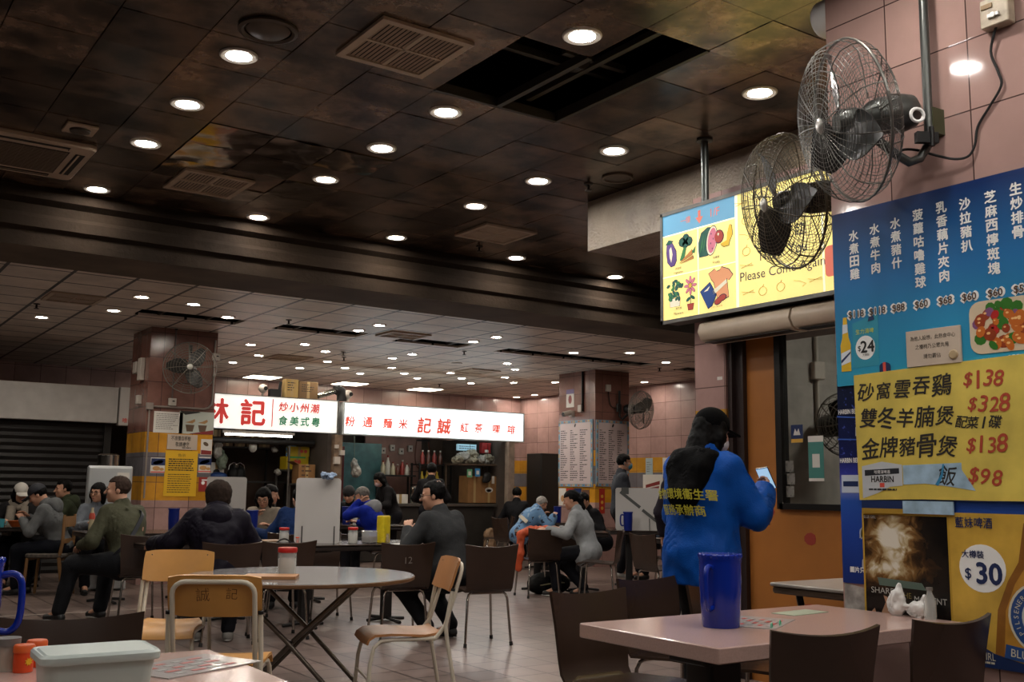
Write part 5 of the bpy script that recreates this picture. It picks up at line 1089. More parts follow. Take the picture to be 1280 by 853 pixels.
class Sdf:
    def __init__(s): s.p = []
    def cone(s, a, b, ra, rb, k=.03): s.p.append(('c', np.array(a, float), np.array(b, float), ra, rb, k)); return s
    def chain(s, pts, rs, k=.03):
        for i in range(len(pts) - 1): s.cone(pts[i], pts[i + 1], rs[i], rs[i + 1], k)
        return s
    def ell(s, c, r, B=None, k=.03): s.p.append(('e', np.array(c, float), np.array(r, float), np.eye(3) if B is None else B, 0, k)); return s
    def mesh(s, h, grow=0, cut=None, smooth=1, wr=0, wscale=9, seed=0):
        lo, hi = [], []
        for q in s.p:
            if q[0] == 'c': r = max(q[3], q[4]) + grow; lo.append(np.minimum(q[1], q[2]) - r); hi.append(np.maximum(q[1], q[2]) + r)
            else: r = q[2].max() + grow; lo.append(q[1] - r); hi.append(q[1] + r)
        lo = np.min(lo, 0) - 3 * h; hi = np.max(hi, 0) + 3 * h; n = np.ceil((hi - lo) / h).astype(int) + 1
        D = np.full(n, 9.0); ax = [lo[i] + h * np.arange(n[i]) for i in range(3)]
        for q in s.p:
            k = q[5]; m = k + 3 * h
            if q[0] == 'c': r = max(q[3], q[4]) + grow; bl, bh = np.minimum(q[1], q[2]) - r - m, np.maximum(q[1], q[2]) + r + m
            else: r = q[2].max() + grow; bl, bh = q[1] - r - m, q[1] + r + m
            i0 = np.maximum(((bl - lo) / h).astype(int), 0); i1 = np.minimum(((bh - lo) / h).astype(int) + 2, n)
            P = np.stack(np.meshgrid(*[ax[i][i0[i]:i1[i]] for i in range(3)], indexing='ij'), -1)
            if q[0] == 'c':
                a, b = q[1], q[2]; ab = b - a; L = ab @ ab; t = np.clip(((P - a) @ ab) / max(L, 1e-9), 0, 1)
                d = np.linalg.norm(P - a - t[..., None] * ab, axis=-1) - (q[3] + (q[4] - q[3]) * t) - grow
            else:
                X = (P - q[1]) @ q[3].T; rr = q[2] + grow; k0 = np.linalg.norm(X / rr, axis=-1); k1 = np.linalg.norm(X / rr ** 2, axis=-1)
                d = k0 * (k0 - 1) / np.maximum(k1, 1e-6)
            sl = tuple(slice(i0[i], i1[i]) for i in range(3)); A = D[sl]
            hh = np.clip(.5 + .5 * (A - d) / k, 0, 1); D[sl] = A * (1 - hh) + d * hh - k * hh * (1 - hh)
        if cut is not None:
            P = np.stack(np.meshgrid(*ax, indexing='ij'), -1); D = np.maximum(D, cut(P))
        v, F = surface_nets(D, lo, h)
        for _ in range(smooth):
            acc = np.zeros_like(v); c = np.zeros(len(v))
            for i in range(4):
                a, b = F[:, i], F[:, (i + 1) % 4]
                np.add.at(acc, a, v[b]); np.add.at(c, a, 1); np.add.at(acc, b, v[a]); np.add.at(c, b, 1)
            v = v * .5 + .5 * acc / np.maximum(c, 1)[:, None]
        if wr:
            off = seed * 7.3
            dd = np.array([noise.noise(Vector((p[0] * wscale + off, p[1] * wscale, p[2] * wscale * .8))) + .5 * noise.noise(Vector((p[0] * wscale * 2.3, p[1] * wscale * 2.3 + off, p[2] * wscale * 1.6))) for p in v])
            n_ = np.zeros_like(v); e1 = v[F[:, 1]] - v[F[:, 0]]; e2 = v[F[:, 2]] - v[F[:, 0]]; fn = np.cross(e1, e2)
            for i in range(4): np.add.at(n_, F[:, i], fn)
            n_ /= np.maximum(np.linalg.norm(n_, axis=1), 1e-9)[:, None]; v = v + n_ * (dd * wr)[:, None]
        return v, F
def put(name, vf, mat, parent, flat=False):
    vs, fs = [], []; o = 0
    for v, F in (vf if isinstance(vf, list) else [vf]): vs += v.tolist(); fs += (F + o).tolist(); o += len(v)
    me = bpy.data.meshes.new(name); me.from_pydata(vs, [], fs); me.materials.append(mat)
    bm = bmesh.new(); bm.from_mesh(me); bmesh.ops.recalc_face_normals(bm, faces=bm.faces)
    for f_ in bm.faces: f_.smooth = True
    bm.to_mesh(me); bm.free()
    ob = bpy.data.objects.new(name, me); C.objects.link(ob); ob.parent = parent; return ob
def unit(v): v = np.array(v, float); return v / np.linalg.norm(v)
def ik(a, c, l1, l2, pole):
    d = c - a; L = np.linalg.norm(d); L2 = min(L, (l1 + l2) * .999); u = d / max(L, 1e-6); c = a + u * L2
    x = (l1 * l1 - l2 * l2 + L2 * L2) / (2 * L2); y = math.sqrt(max(l1 * l1 - x * x, 0)); p = np.array(pole, float); p = p - u * (p @ u)
    return a + u * x + unit(p) * y, c
skin_m = M('skin', '#b98a70', .5, var=.06); hair_k = M('hair_black', '#040303', .6, spec=.12); hair_g = M('hair_grey', '#5b5652', .6, var=.35, vscale=40); hair_w = M('hair_white', '#8d8882', .6, var=.3, vscale=40); lip_m = M('lips', '#8f4a44', .5)
def cloth(n, h, r=.75, var=.18, vs=14): return M(n, h, r, var=var, vscale=vs, bump=.15, bscale=120, spec=.12)
trouser_k = cloth('trousers_black', '#15151a', .7); shoe_k = M('shoe_black', '#121212', .5); sole_w = M('sole_white', '#b9b7b2', .6); shoe_g = M('shoe_grey', '#77746e', .6)
DEFAULT = dict(sit=True, s=1.0, g=1.0, lean=12, side=0, twist=0, head=(0, 0), nodx=0, rh=(-.16, -.36, .80), lh=(.16, -.36, .80), feet=None, top=None, topn='jacket', grow=.0, leg=trouser_k, shoe=shoe_k, hair='short', hairm=None, seat=.455, vox=.014, hem=.0, wr=.008, knees=.11, skirt=0, extra=None, sleeve=True)
def person(label, px, d, face, **kw):
    o = dict(DEFAULT); o.update(kw); s, g = o['s'], o['g']
    xy = kw.get('xy') or at(px, d, .6); root = T('person', label, 'person', (*xy, 0), face + 90)
    a, b, tw = math.radians(o['lean']), math.radians(o['side']), math.radians(o['twist'])
    hz = (o['seat'] + .095) if o['sit'] else .915 * s
    P = V_(0, 0, hz)
    U = unit(V_(math.sin(b), -math.sin(a), math.cos(a) * math.cos(b)))
    R = V_(math.cos(tw), math.sin(tw), 0); R = unit(R - U * (R @ U)); Fw = np.cross(U, R); Fw = Fw if Fw[1] < 0 else -Fw
    L = .47 * s; sw = .152 * s * (1 + (g - 1) * .5)
    chest = P + U * L * .62; S = {1: P + U * L * .96 + R * sw, -1: P + U * L * .96 - R * sw}; neck = P + U * (L + .02)
    hy, hp = math.radians(o['head'][0]), math.radians(o['head'][1])
    # head frame: forward starts from body front, yaw to own left (+), pitch down (+)
    f0 = unit(V_(Fw[0], Fw[1], 0)); f1 = V_(f0[0] * math.cos(hy) - f0[1] * math.sin(hy), f0[0] * math.sin(hy) + f0[1] * math.cos(hy), 0)
    hf = unit(f1 * math.cos(hp) - V_(0, 0, 1) * math.sin(hp)); hr = unit(np.cross(hf, V_(0, 0, 1))) * -1; hu = unit(np.cross(hf, hr)) ; hu = hu if hu[2] > 0 else -hu
    hr = np.cross(hu, -hf) ; B = np.stack([hr, -hf, hu])           # rows: head x (own left), y (back), z
    nb = neck + unit(U + V_(0, 0, .6)) * .075 * s + Fw * .02
    hc = nb + hu * .1 * s + hf * .03 * s
    H = lambda x, y, z: hc + B.T @ (V_(x, y, z) * s)
    hand = {}; elb = {}
    for sd, key in ((-1, 'rh'), (1, 'lh')):
        pole = o.get('pole' + key[0], (sd * .7, .35, -.9)); e, w_ = ik(S[sd], V_(*o[key]), .285 * s, .25 * s, pole); elb[sd], hand[sd] = e, w_
    hips = {sd: P + V_(sd * .085 * s, 0, -.01) for sd in (-1, 1)}
    feet = o['feet'] or (((-.12, -.40, .09), (.12, -.43, .09)) if o['sit'] else ((-.1, .02, .085), (.1, -.03, .085)))
    knee = {}; ank = {}
    for sd, f_ in zip((-1, 1), feet):
        pl = (sd * o['knees'] * 2, -1, .8) if o['sit'] else (sd * .1, -1, 0); knee[sd], ank[sd] = ik(hips[sd], V_(*f_), .43 * s, .42 * s, pl)
    # ---- body
    bd = Sdf(); k = .04
    bd.cone(P + V_(-.06, 0, 0), P + V_(.06, 0, 0), .105 * g * s, .105 * g * s, k); bd.cone(P + U * .06, chest, .11 * g * s, .115 * g * s, .06)
    bd.cone(chest - R * .07 * s + U * .03, chest + R * .07 * s + U * .03, .11 * g * s, .11 * g * s, .06); bd.cone(S[-1], S[1], .052 * s, .052 * s, .04)
    bd.cone(neck - U * .03, nb + hu * .05, .055 * s, .052 * s, .03)
    for sd in (-1, 1):
        bd.chain([S[sd], elb[sd], hand[sd]], [.046 * g * s, .037 * g * s, .026 * s], .025)
        bd.chain([hips[sd], knee[sd], ank[sd]], [.085 * g * s, .056 * s, .038 * s], .04)
        bd.cone(ank[sd], ank[sd] + V_(0, -.12, -.045), .035, .03, .02)
    hd = bd
    hd.ell(H(0, .012, .03), (.074 * s, .092 * s, .088 * s), B, .02); hd.ell(H(0, -.02, -.045), (.058 * s, .068 * s, .07 * s), B, .03); hd.ell(H(0, -.066, -.092), (.024 * s, .02 * s, .02 * s), B, .02)
    hd.cone(H(0, -.086, .012), H(0, -.108, -.026), .009 * s, .0135 * s, .012); hd.ell(H(0, -.084, -.062), (.024 * s, .01 * s, .012 * s), B, .01)
    for sd in (-1, 1):
        hd.ell(H(sd * .074, .012, -.008), (.01 * s, .02 * s, .031 * s), B, .008); hd.ell(H(sd * .036, -.062, -.022), (.026 * s, .022 * s, .024 * s), B, .02); hd.ell(H(sd * .03, -.076, .022), (.026 * s, .012 * s, .008 * s), B, .012)
    meshes = [bd.mesh(min(o['vox'], .011), smooth=1)]
    for sd in (-1, 1):
        meshes.append(hand_mesh(hand[sd], unit(hand[sd] - elb[sd]), sd, s, o.get('grip' + ('r' if sd < 0 else 'l'), 'relax'), o.get('palm' + ('r' if sd < 0 else 'l'))))
    put('body', meshes, o.get('skin', skin_m), root)
    # ---- clothes
    tp = Sdf(); gw = .016 + o['grow']
    tp.cone(P + V_(-.06, 0, 0), P + V_(.06, 0, 0), .108 * g * s, .108 * g * s, .05); tp.cone(P + U * .05, chest, .11 * g * s, .112 * g * s, .05); tp.cone(chest - R * .07 * s + U * .03, chest + R * .07 * s + U * .03, .105 * g * s, .105 * g * s, .05)
    tp.cone(S[-1], S[1], .056 * s, .056 * s, .05); tp.cone(S[-1] * .8 + S[1] * .2 - U * .06, S[1] * .8 + S[-1] * .2 - U * .06, .08 * g * s, .08 * g * s, .05); tp.cone(neck - U * .02, neck + U * .045, .064 * s, .058 * s, .03)
    if o['hem']: tp.cone(P + V_(-.07, 0, -.02), P + V_(-.07, -.04 if o['sit'] else 0, -o['hem']), .105 * g * s, .1 * g * s, .05); tp.cone(P + V_(.07, 0, -.02), P + V_(.07, -.04 if o['sit'] else 0, -o['hem']), .105 * g * s, .1 * g * s, .05)
    for sd in (-1, 1): tp.chain([S[sd], elb[sd], elb[sd] + (hand[sd] - elb[sd]) * .93], [.05 * g * s, .045 * g * s, .034 * s], .03)
    if o.get('boxy'):
        for sd in (-1, 1): tp.cone(chest + R * .075 * sd * s, P + R * .085 * sd * s - V_(0, 0, o['hem']), .092 * s, .1 * s, .04)
    zc = o.get('cutz')
    put(o['topn'], tp.mesh(o['vox'], gw, smooth=2, wr=o['wr'], seed=len(label), cut=(lambda Q: zc - Q[..., 2]) if zc else None), o['top'], root)
    lg = Sdf(); lg.cone(P + V_(-.06, 0, -.015), P + V_(.06, 0, -.015), .11 * g * s, .11 * g * s, .05)
    for sd in (-1, 1): lg.chain([hips[sd], knee[sd], ank[sd] + V_(0, 0, .02)], [.09 * g * s, .064 * s, .05 * s], .05)
    put('trousers', lg.mesh(o['vox'], .012, smooth=2, wr=.006, seed=3), o['leg'], root)
    for sd in (-1, 1):
        sh = Sdf(); A = ank[sd]; dr = unit(V_(ank[sd][0] * .3, -1, 0)) if True else 0; base = V_(A[0], A[1], max(A[2] - .05, .035))
        sh.cone(A, base, .043, .042, .03); sh.cone(base + dr * -.03, base + dr * .15 + V_(0, 0, -.005), .038, .034, .03)
        zb = base[2] - .033
        shoe = put('shoe', sh.mesh(.011, 0, smooth=1, cut=lambda Q: (zb + .008) - Q[..., 2]), o['shoe'], root)
        so = Sdf(); so.ell(base + dr * .06 + V_(0, 0, -.027), (.042, .135, .013), np.stack([np.cross(dr, V_(0, 0, 1)), dr, V_(0, 0, 1)]), .01); put('sole', so.mesh(.008, 0, smooth=0), o.get('sole', rubber), shoe)
    # ---- hair
    hm = o['hairm'] or hair_k; st = o['hair']
    def local(Q): return ((Q - hc) @ B.T) / s
    if st:
        hs = Sdf(); hs.ell(H(0, .016, .034), V_(.083, .1, .093) * s, B, .02)
        lowz = {'short': -.06, 'bald': -.06, 'bushy': -.09, 'long': -.1, 'bob': -.12, 'tail': -.06}.get(st, -.06)
        if st == 'bushy': hs.ell(H(0, .035, .03), V_(.108, .105, .1) * s, B, .03); hs.ell(H(0, .05, -.04), V_(.1, .07, .075) * s, B, .03)
        if st in ('bob', 'long'):
            for sd in (-1, 1): hs.chain([H(sd * .06, .0, .04), H(sd * .078, .01, -.04), H(sd * .07, .015, -.12)], [.03 * s, .03 * s, .022 * s], .03)
            hs.cone(H(0, .06, 0), H(0, .065, -.12), .06 * s, .055 * s, .04)
        if st == 'long':
            q0 = H(0, .07, -.08); hs.chain([q0, q0 + V_(0, .04, -.12), q0 + V_(0, .05, -.24), q0 + V_(0, .05, -.36)], [.07 * s, .075 * s, .065 * s, .03], .04)
        if st == 'tail': q0 = H(0, .1, .0); hs.chain([H(0, .08, .03), q0 + V_(0, .02, -.02), q0 + V_(0, .05, -.12), q0 + V_(0, .03, -.22)], [.035, .035, .03, .012], .02)
        fr = o.get('fringe', .045)
        def hcut(Q):
            q = local(Q); fc = np.minimum(fr - q[..., 2] + np.clip(-q[..., 1] - .05, 0, 1) * .0, np.maximum(-.012 - q[..., 1], lowz - q[..., 2]))
            if st in ('bob', 'long'):
                side = np.maximum(.058 - np.abs(q[..., 0]), -.055 - q[..., 1]); fc = np.minimum(fc, side)
                fc = np.where((q[..., 1] > -.01), -1, fc)
            if st == 'tail': fc = np.where(q[..., 1] > .06, -1, fc)
            if st == 'bald': fc = np.maximum(np.maximum(q[..., 2] - .055 - .25 * q[..., 1], -.0 - q[..., 1]), lowz - q[..., 2])
            if st == 'crown': pass
            return fc
        put('hair', hs.mesh(.009, .002, smooth=1, cut=hcut, wr=.006, wscale=40), hm, root)
    # ---- face details
    if o.get('face', True):
        m = MB(); Rt = Matrix(B.T.tolist())
        for sd in (-1, 1): m.ball(H(sd * .031, -.08, .004), (.0125 * s, .006 * s, .0048 * s), rot=Rt, seg=8, rings=5)
        m.build('eyes', M('eye_dark', '#1a1210', .3), root, 60)
        m = MB()
        for sd in (-1, 1): m.tube([H(sd * .016, -.089, .024), H(sd * .032, -.087, .029), H(sd * .047, -.078, .024)], .0035 * s, 5)
        m.build('eyebrows', hair_k, root, 60)
        if not o.get('mask'): m = MB(); m.ball(H(0, -.0905, -.063), (.021 * s, .006 * s, .0065 * s), rot=Rt, seg=8, rings=5); m.build('lips', lip_m, root, 60)
    if o.get('glasses'):
        m = MB()
        for sd in (-1, 1):
            m.tube([H(sd * .033 + .026 * math.cos(q) , -.098, .002 + .02 * math.sin(q)) for q in np.linspace(0, 2 * math.pi, 17)[:-1]], .0026, 5, closed=True); m.tube([H(sd * .058, -.096, .008), H(sd * .08, -.03, .008), H(sd * .08, .02, .0)], .0025, 5)
        m.tube([H(-.008, -.1, .004), H(.008, -.1, .004)], .0026, 5); m.build('glasses', o['glasses'], root, 60)
    if o.get('mask'):
        ms = Sdf(); ms.ell(H(0, -.062, -.05), V_(.058, .052, .05) * s, B, .02)
        mk = put('face_mask', ms.mesh(.008, 0, smooth=1, cut=lambda Q: np.maximum(local(Q)[..., 1] + .03, local(Q)[..., 2] + .008)), o['mask'], root)
        m = MB()
        for sd in (-1, 1): m.tube([H(sd * .052, -.05, -.02), H(sd * .082, .02, .015), H(sd * .084, .03, -.01), H(sd * .078, .02, -.035), H(sd * .05, -.05, -.075)], .003, 5)
        m.build('ear_loop', o['mask'], mk, 60)
    if o.get('cap'):
        cm = o['cap']; cs = Sdf(); cs.ell(H(0, .012, .04), V_(.092, .108, .1) * s, B, .02)
        zl = o.get('capz', .03); cap = put('cap', cs.mesh(.009, 0, smooth=1, cut=lambda Q: zl - local(Q)[..., 2]), cm, root)
        if o.get('brim', True):
            br = Sdf(); br.cone(H(-.03, -.1, zl + .006), H(.03, -.1, zl + .006), .05 * s, .05 * s, .02); br.cone(H(-.02, -.15, zl - .006), H(.02, -.15, zl - .006), .035 * s, .035 * s, .03)
            def bcut(Q): q = local(Q); zc_ = zl + .012 + .12 * (q[..., 1] + .09) - 3 * q[..., 0] ** 2; return np.maximum(np.abs(q[..., 2] - zc_) - .006, q[..., 1] + .06)
            put('brim', br.mesh(.006, 0, smooth=1, cut=bcut), cm, cap)
    if o.get('hood'):
        hdm, back = o['hood'], o.get('hoodsize', 1.0); q = neck + V_(0, 0, .01); hh = Sdf()
        ring = [q + R * .1 * s * math.cos(t) * back + (-Fw) * .09 * math.sin(t) + U * (.03 * math.sin(t)) for t in np.linspace(-.5, math.pi + .5, 9)]
        hh.chain(ring, [.032] * 9, .03); hh.ell(q - Fw * .1 * back - U * .05 * back, (.12 * s * back, .06 * back, .1 * back), None, .05)
        put('hood', hh.mesh(.011, 0, smooth=2, wr=.008, seed=2), hdm, root)
    ctx = dict(root=root, H=H, P=P, U=U, R=R, Fw=Fw, S=S, hand=hand, elb=elb, chest=chest, neck=neck, B=B, s=s, hc=hc, tp=tp)
    if o['extra']: o['extra'](ctx)
    return ctx
def hand_mesh(w_, dr, sd, s, grip='relax', palm=None):
    """palm + five bent fingers; dr = forearm direction; palm normal faces down / inward unless given"""
    n = np.array(palm, float) if palm is not None else V_(-sd * .35, -.1, -1); n = unit(n - dr * (n @ dr)); side = np.cross(dr, n) ; side = side if side @ V_(-sd, 0, 0) > 0 or abs(side[0]) < .2 else -side   # towards the thumb (inner side)
    h = Sdf(); pc = w_ + dr * .045 * s
    for k in (-1, 0, 1): h.cone(w_ - dr * .02 + side * .012 * k, w_ + dr * .085 * s + side * .022 * k * s, .0165 * s, .0125 * s, .012)
    curl = {'relax': .45, 'grip': 1.05, 'fist': 1.25, 'flat': .12}[grip]
    for i, (off, ln) in enumerate(((.03, .07), (.011, .078), (-.009, .073), (-.028, .058))):
        p = w_ + dr * .088 * s + side * off * s; an = .15 + curl * .35; pts = [p - dr * .02, p]
        for seg, fr in enumerate((.45, .32, .26)):
            dd = dr * math.cos(an) + n * math.sin(an); p = p + dd * ln * fr * s; pts.append(p); an += curl * .75
        h.chain(pts, [.011 * s, .0092 * s, .0085 * s, .0078 * s, .0068 * s], .004)
    t0 = w_ + dr * .022 * s + side * .022 * s; t1 = t0 + (dr * .55 + side * .75 + n * .25 * (1 + curl)) * .034 * s; t2 = t1 + (dr * .85 + side * .2 + n * .5 * curl) * .032 * s; t3 = t2 + (dr * .8 - side * .15 + n * .6 * curl) * .024 * s
    h.chain([t0, t1, t2, t3], [.0135 * s, .011 * s, .0095 * s, .0075 * s], .006)
    return h.mesh(.0052, 0, smooth=1)
TW = (-.6, -.45, .0)
def strap_bag(mat, a=(-.15, .5), bb=(.17, .12)):
    def f(c):
        m = MB(); P, U, R, Fw = c['P'], c['U'], c['R'], c['Fw']
        pts = [P + U * .49 + R * -.13 - Fw * .0, P + U * .44 - R * .1 - Fw * .15, P + U * .3 + R * .0 - Fw * .168, P + U * .15 + R * .12 - Fw * .15, P + U * .05 + R * .19 - Fw * .04]
        pts = smoothp([tuple(p) for p in pts], 4); g = []
        for p in pts: p = np.array(p); e = unit(U * .75 + R * .6) * .02; g.append([tuple(p - e), tuple(p + e)])
        m.sheet(g, .006); m.build('bag_strap', mat, c['root'], 60)
    return f
# P1..P3 at the far left table
person('seated person in white cap and pale scarf facing camera at far left', 20, 13.2, 262, top=cloth('coat_dark', '#1b1a1b'), s=.95, head=(10, 22), cap=M('cap_white', '#b5b1aa', .7), hair='bob', rh=(-.2, -.34, .8), lh=(.1, -.38, .8),
       extra=lambda c: (lambda m: (m.tube(smoothp([tuple(c['neck'] + c['R'] * .09 + c['U'] * .02), tuple(c['neck'] + c['Fw'] * .1 - c['U'] * .02), tuple(c['neck'] - c['R'] * .09 + c['U'] * .02), tuple(c['neck'] - c['Fw'] * .08 + c['U'] * .02), tuple(c['neck'] + c['R'] * .09 + c['U'] * .03)], 5), .04, 8), m.tube(smoothp([tuple(c['neck'] + c['Fw'] * .1 - c['R'] * .08), tuple(c['chest'] + c['Fw'] * .17 - c['R'] * .1), tuple(c['P'] + c['U'] * .12 + c['Fw'] * .19 - c['R'] * .12)], 5), .055, 8), m.tube(smoothp([tuple(c['neck'] + c['Fw'] * .1 + c['R'] * .06), tuple(c['chest'] + c['Fw'] * .17 + c['R'] * .07), tuple(c['P'] + c['U'] * .12 + c['Fw'] * .19 + c['R'] * .1)], 5), .05, 8), m.build('scarf', cloth('scarf_cream', '#8f867a'), c['root'], 70)))(MB()))
person('man in grey hooded jacket and navy cap bent over his bowl at left', 76, 12.1, 150, top=cloth('hooded_grey', '#5d5f60'), lean=22, head=(5, 32), cap=M('cap_navy', '#12151f', .7), hood=cloth('hooded_grey', '#5d5f60'), rh=(-.1, -.42, .88), lh=(.1, -.42, .86), hair='short', leg=cloth('trousers_navy', '#10121a'))
person('middle aged man in olive hooded coat looking left beyond the left table', 88, 13.7, 165, top=cloth('coat_olive', '#343a2a'), hood=cloth('coat_olive', '#343a2a'), lean=8, head=(15, 4), hair='short', fringe=.062, g=1.08)
person('smiling woman with black glasses in grey puffer jacket beside olive jacket man', 119, 12.55, 262, top=cloth('puffer_grey', '#6a7078', .6), wr=.014, lean=14, head=(-38, 4), hair='bob', glasses=M('glasses_black', '#0c0b0b', .3), s=.97, rh=(-.12, -.38, .82), lh=(.12, -.4, .82))
person('broad man in olive green jacket with dark cross strap, back turned', 160, 9.75, 118, top=cloth('jacket_olive', '#454535', .75), g=1.17, s=1.06, lean=16, side=-3, head=(42, 2), hair='short', fringe=.07, hairm=M('hair_cropped', '#3a2d26', .7, spec=.1, var=.3, vscale=40), leg=cloth('trousers_slate', '#1a1b1e'), feet=((-.05, -.38, .09), (.32, -.5, .09)), knees=.2, sole=sole_w, rh=(-.15, -.46, .8), lh=(.2, -.4, .7), extra=strap_bag(M('strap_navy', '#171a22', .6)), wr=.012)
pj = bpy.data.materials.new('quilted_purple'); pj.use_nodes = True; nt = pj.node_tree; bs = nt.nodes['Principled BSDF']; bs.inputs['Base Color'].default_value = lin('#15121b'); bs.inputs['Roughness'].default_value = .5; bs.inputs['Specular IOR Level'].default_value = .08
tcn = nt.nodes.new('ShaderNodeTexCoord'); wv = nt.nodes.new('ShaderNodeTexVoronoi'); wv.inputs['Scale'].default_value = 16; nt.links.new(tcn.outputs['Object'], wv.inputs['Vector'])
bp = nt.nodes.new('ShaderNodeBump'); bp.inputs['Strength'].default_value = .4; bp.inputs['Distance'].default_value = .012; bp.invert = True; nt.links.new(wv.outputs['Distance'], bp.inputs['Height']); nt.links.new(bp.outputs['Normal'], bs.inputs['Normal'])
person('woman with bushy dark hair in purple quilted hooded jacket, back to camera', 268, 8.45, 70, top=pj, grow=.03, g=1.1, hood=pj, hoodsize=1.05, hair='bushy', hairm=M('hair_brownblack', '#2b211c', .8, spec=.1, var=.4, vscale=30), lean=14, head=(0, 10), s=1.0, wr=.014, lh=(.5, -.35, .78), rh=(-.2, -.4, .8), shoe=shoe_g, sole=sole_w, feet=((-.13, -.2, .09), (.12, -.25, .09)))
person('young man in black with white collar half hidden behind white divider', 316, 12.9, -30, top=cloth('coat_black', '#131316'), lean=14, head=(0, 12), hair='short', s=.98)
person('young woman with round glasses and dark hair looking down at phone', 331, 12.2, 238, top=cloth('cardigan_cream', '#8a7f70'), lean=14, head=(0, 24), hair='bob', fringe=.04, glasses=M('glasses_wire', '#5a4a3a', .4, .6), s=.95, rh=(-.06, -.36, .93), lh=(.12, -.34, .82))
person('man in navy blue sweater leaning left over table by white divider', 362, 10.6, 75, top=cloth('sweater_blue', '#14284e', .8), side=-14, lean=20, head=(8, 18), hair='short', rh=(-.2, -.45, .8), lh=(.3, -.44, .8), polel=(.4, .2, -1))
person('man in black knit cap and black coat behind blue hoodie man', 443, 15.8, 215, top=cloth('coat_black', '#131316'), hair=None, cap=M('beanie_black', '#18181a', .9), brim=False, capz=.0, lean=16, head=(10, 25))
person('grey haired man in bright blue hoodie resting forehead on hand', 474, 13.9, 128, top=cloth('hoodie_blue', '#12268c', .75), hood=M('hood_lining_grey', '#7d7f83', .8), hair='short', hairm=hair_g, g=1.08, lean=20, head=(15, 22), lh=(.07, -.27, 1.09), polel=(.35, -.4, -1), rh=(-.2, -.42, .8), gripl='grip')
person('stall worker with pink face mask in black standing bent over counter', 492, 16.6, 172, sit=False, s=.93, top=cloth('tshirt_black', '#141214'), lean=22, head=(10, 28), hair='bob', fringe=.035, mask=M('mask_pink', '#b59a9c', .7), rh=(-.15, -.42, .98), lh=(.15, -.42, .98), leg=trouser_k)
person('stall worker in black standing with back turned among the shelves', 537, 17.2, 50, sit=False, top=cloth('tshirt_black', '#141214'), lean=4, hair='short', rh=(-.2, -.3, 1.05), lh=(.2, -.3, 1.05))
person('heavy balding man in dark grey jacket with back turned at centre', 566, 8.95, 106, top=cloth('jacket_charcoal', '#2f3031', .75), g=1.16, s=1.06, lean=18, head=(38, 8), hair='short', fringe=.07, glasses=M('glasses_dark', '#1a1614', .4), lh=(.16, -.4, .92), rh=(-.14, -.45, .82), leg=cloth('trousers_black2', '#17171a'), feet=((-.1, -.1, .09), (.14, -.16, .09)), wr=.006,
       extra=lambda c: (lambda m: (m.ball(tuple(c['H'](0, .03, .105)), (.05, .055, .022), rot=Matrix(c['B'].T.tolist())), m.build('bald_patch', M('scalp', '#8a6a58', .5), c['root'], 60)))(MB()))
person('man in black seen from behind at far table by the back wall', 645, 18.6, 52, top=cloth('coat_black', '#131316'), lean=12, head=(0, 10), hair='short')
def blue_pattern():
    m = bpy.data.materials.new('blue_patterned'); m.use_nodes = True; nt = m.node_tree; b = nt.nodes['Principled BSDF']; b.inputs['Roughness'].default_value = .8
    tc = nt.nodes.new('ShaderNodeTexCoord'); n = nt.nodes.new('ShaderNodeTexNoise'); n.inputs['Scale'].default_value = 11; n.inputs['Detail'].default_value = 2; nt.links.new(tc.outputs['Object'], n.inputs['Vector'])
    r = nt.nodes.new('ShaderNodeValToRGB'); r.color_ramp.interpolation = 'CONSTANT'; e = r.color_ramp.elements; e[0].color = lin('#1a2238'); e[1].position = .38; e[1].color = lin('#54799f'); k = e.new(.62); k.color = lin('#7f97ae'); nt.links.new(n.outputs['Fac'], r.inputs[0]); nt.links.new(r.outputs[0], b.inputs['Base Color']); return m
person('white haired old woman in blue patterned jacket bent over table', 650, 16.6, -8, top=blue_pattern(), g=1.1, lean=36, head=(0, 30), hair='short', hairm=hair_w, s=.95, grow=.02, lh=(.2, -.5, .85), rh=(-.2, -.5, .85),
       extra=lambda c: (lambda m: (m.sheet([[tuple(c['P'] + c['U'] * (.34 - .02 * j) - c['Fw'] * (.165 - .02 * abs(j - 3)) + c['R'] * (.2 - .066 * j)), tuple(c['P'] + c['U'] * (.28 - .02 * j) - c['Fw'] * (.17 - .02 * abs(j - 3)) + c['R'] * (.2 - .066 * j))] for j in range(7)], .01), m.build('cream_band', M('band_cream', '#a39b8c', .8), c['root'], 60)))(MB()))
person('woman with ponytail in pale grey coat seated with back to camera', 737, 12.55, 122, top=cloth('coat_pale_grey', '#8b8d8e', .8), hem=.08, grow=.004, hair='tail', lean=18, head=(14, 16), s=.98, rh=(-.1, -.42, .8), lh=(.32, -.42, .8), feet=((-.08, -.1, .09), (.12, -.38, .09)), shoe=shoe_k, sole=sole_w)
person('man with short hair leaning forward behind the woman in grey coat', 753, 15.0, 170, top=cloth('coat_black', '#131316'), lean=28, head=(20, 26), hair='short')
person('standing man with blue face mask and grey sweater by middle pillar', 775, 15.6, -28, sit=False, s=1.08, top=cloth('sweater_slate', '#3a3d44', .8), lean=2, head=(0, 0), hair='short', mask=M('mask_blue', '#4f8fa6', .7), rh=(-.22, -.1, .82), lh=(.22, -.1, .82), shoe=sole_w, sole=sole_w)
person('person in white hood and pale blue top behind taped white divider', 834, 15.4, 165, top=cloth('top_pale_blue', '#6f7f96', .8), hair=None, cap=M('hood_white', '#b9b4ae', .8, var=.2), brim=False, capz=-.06, lean=22, head=(5, 25))
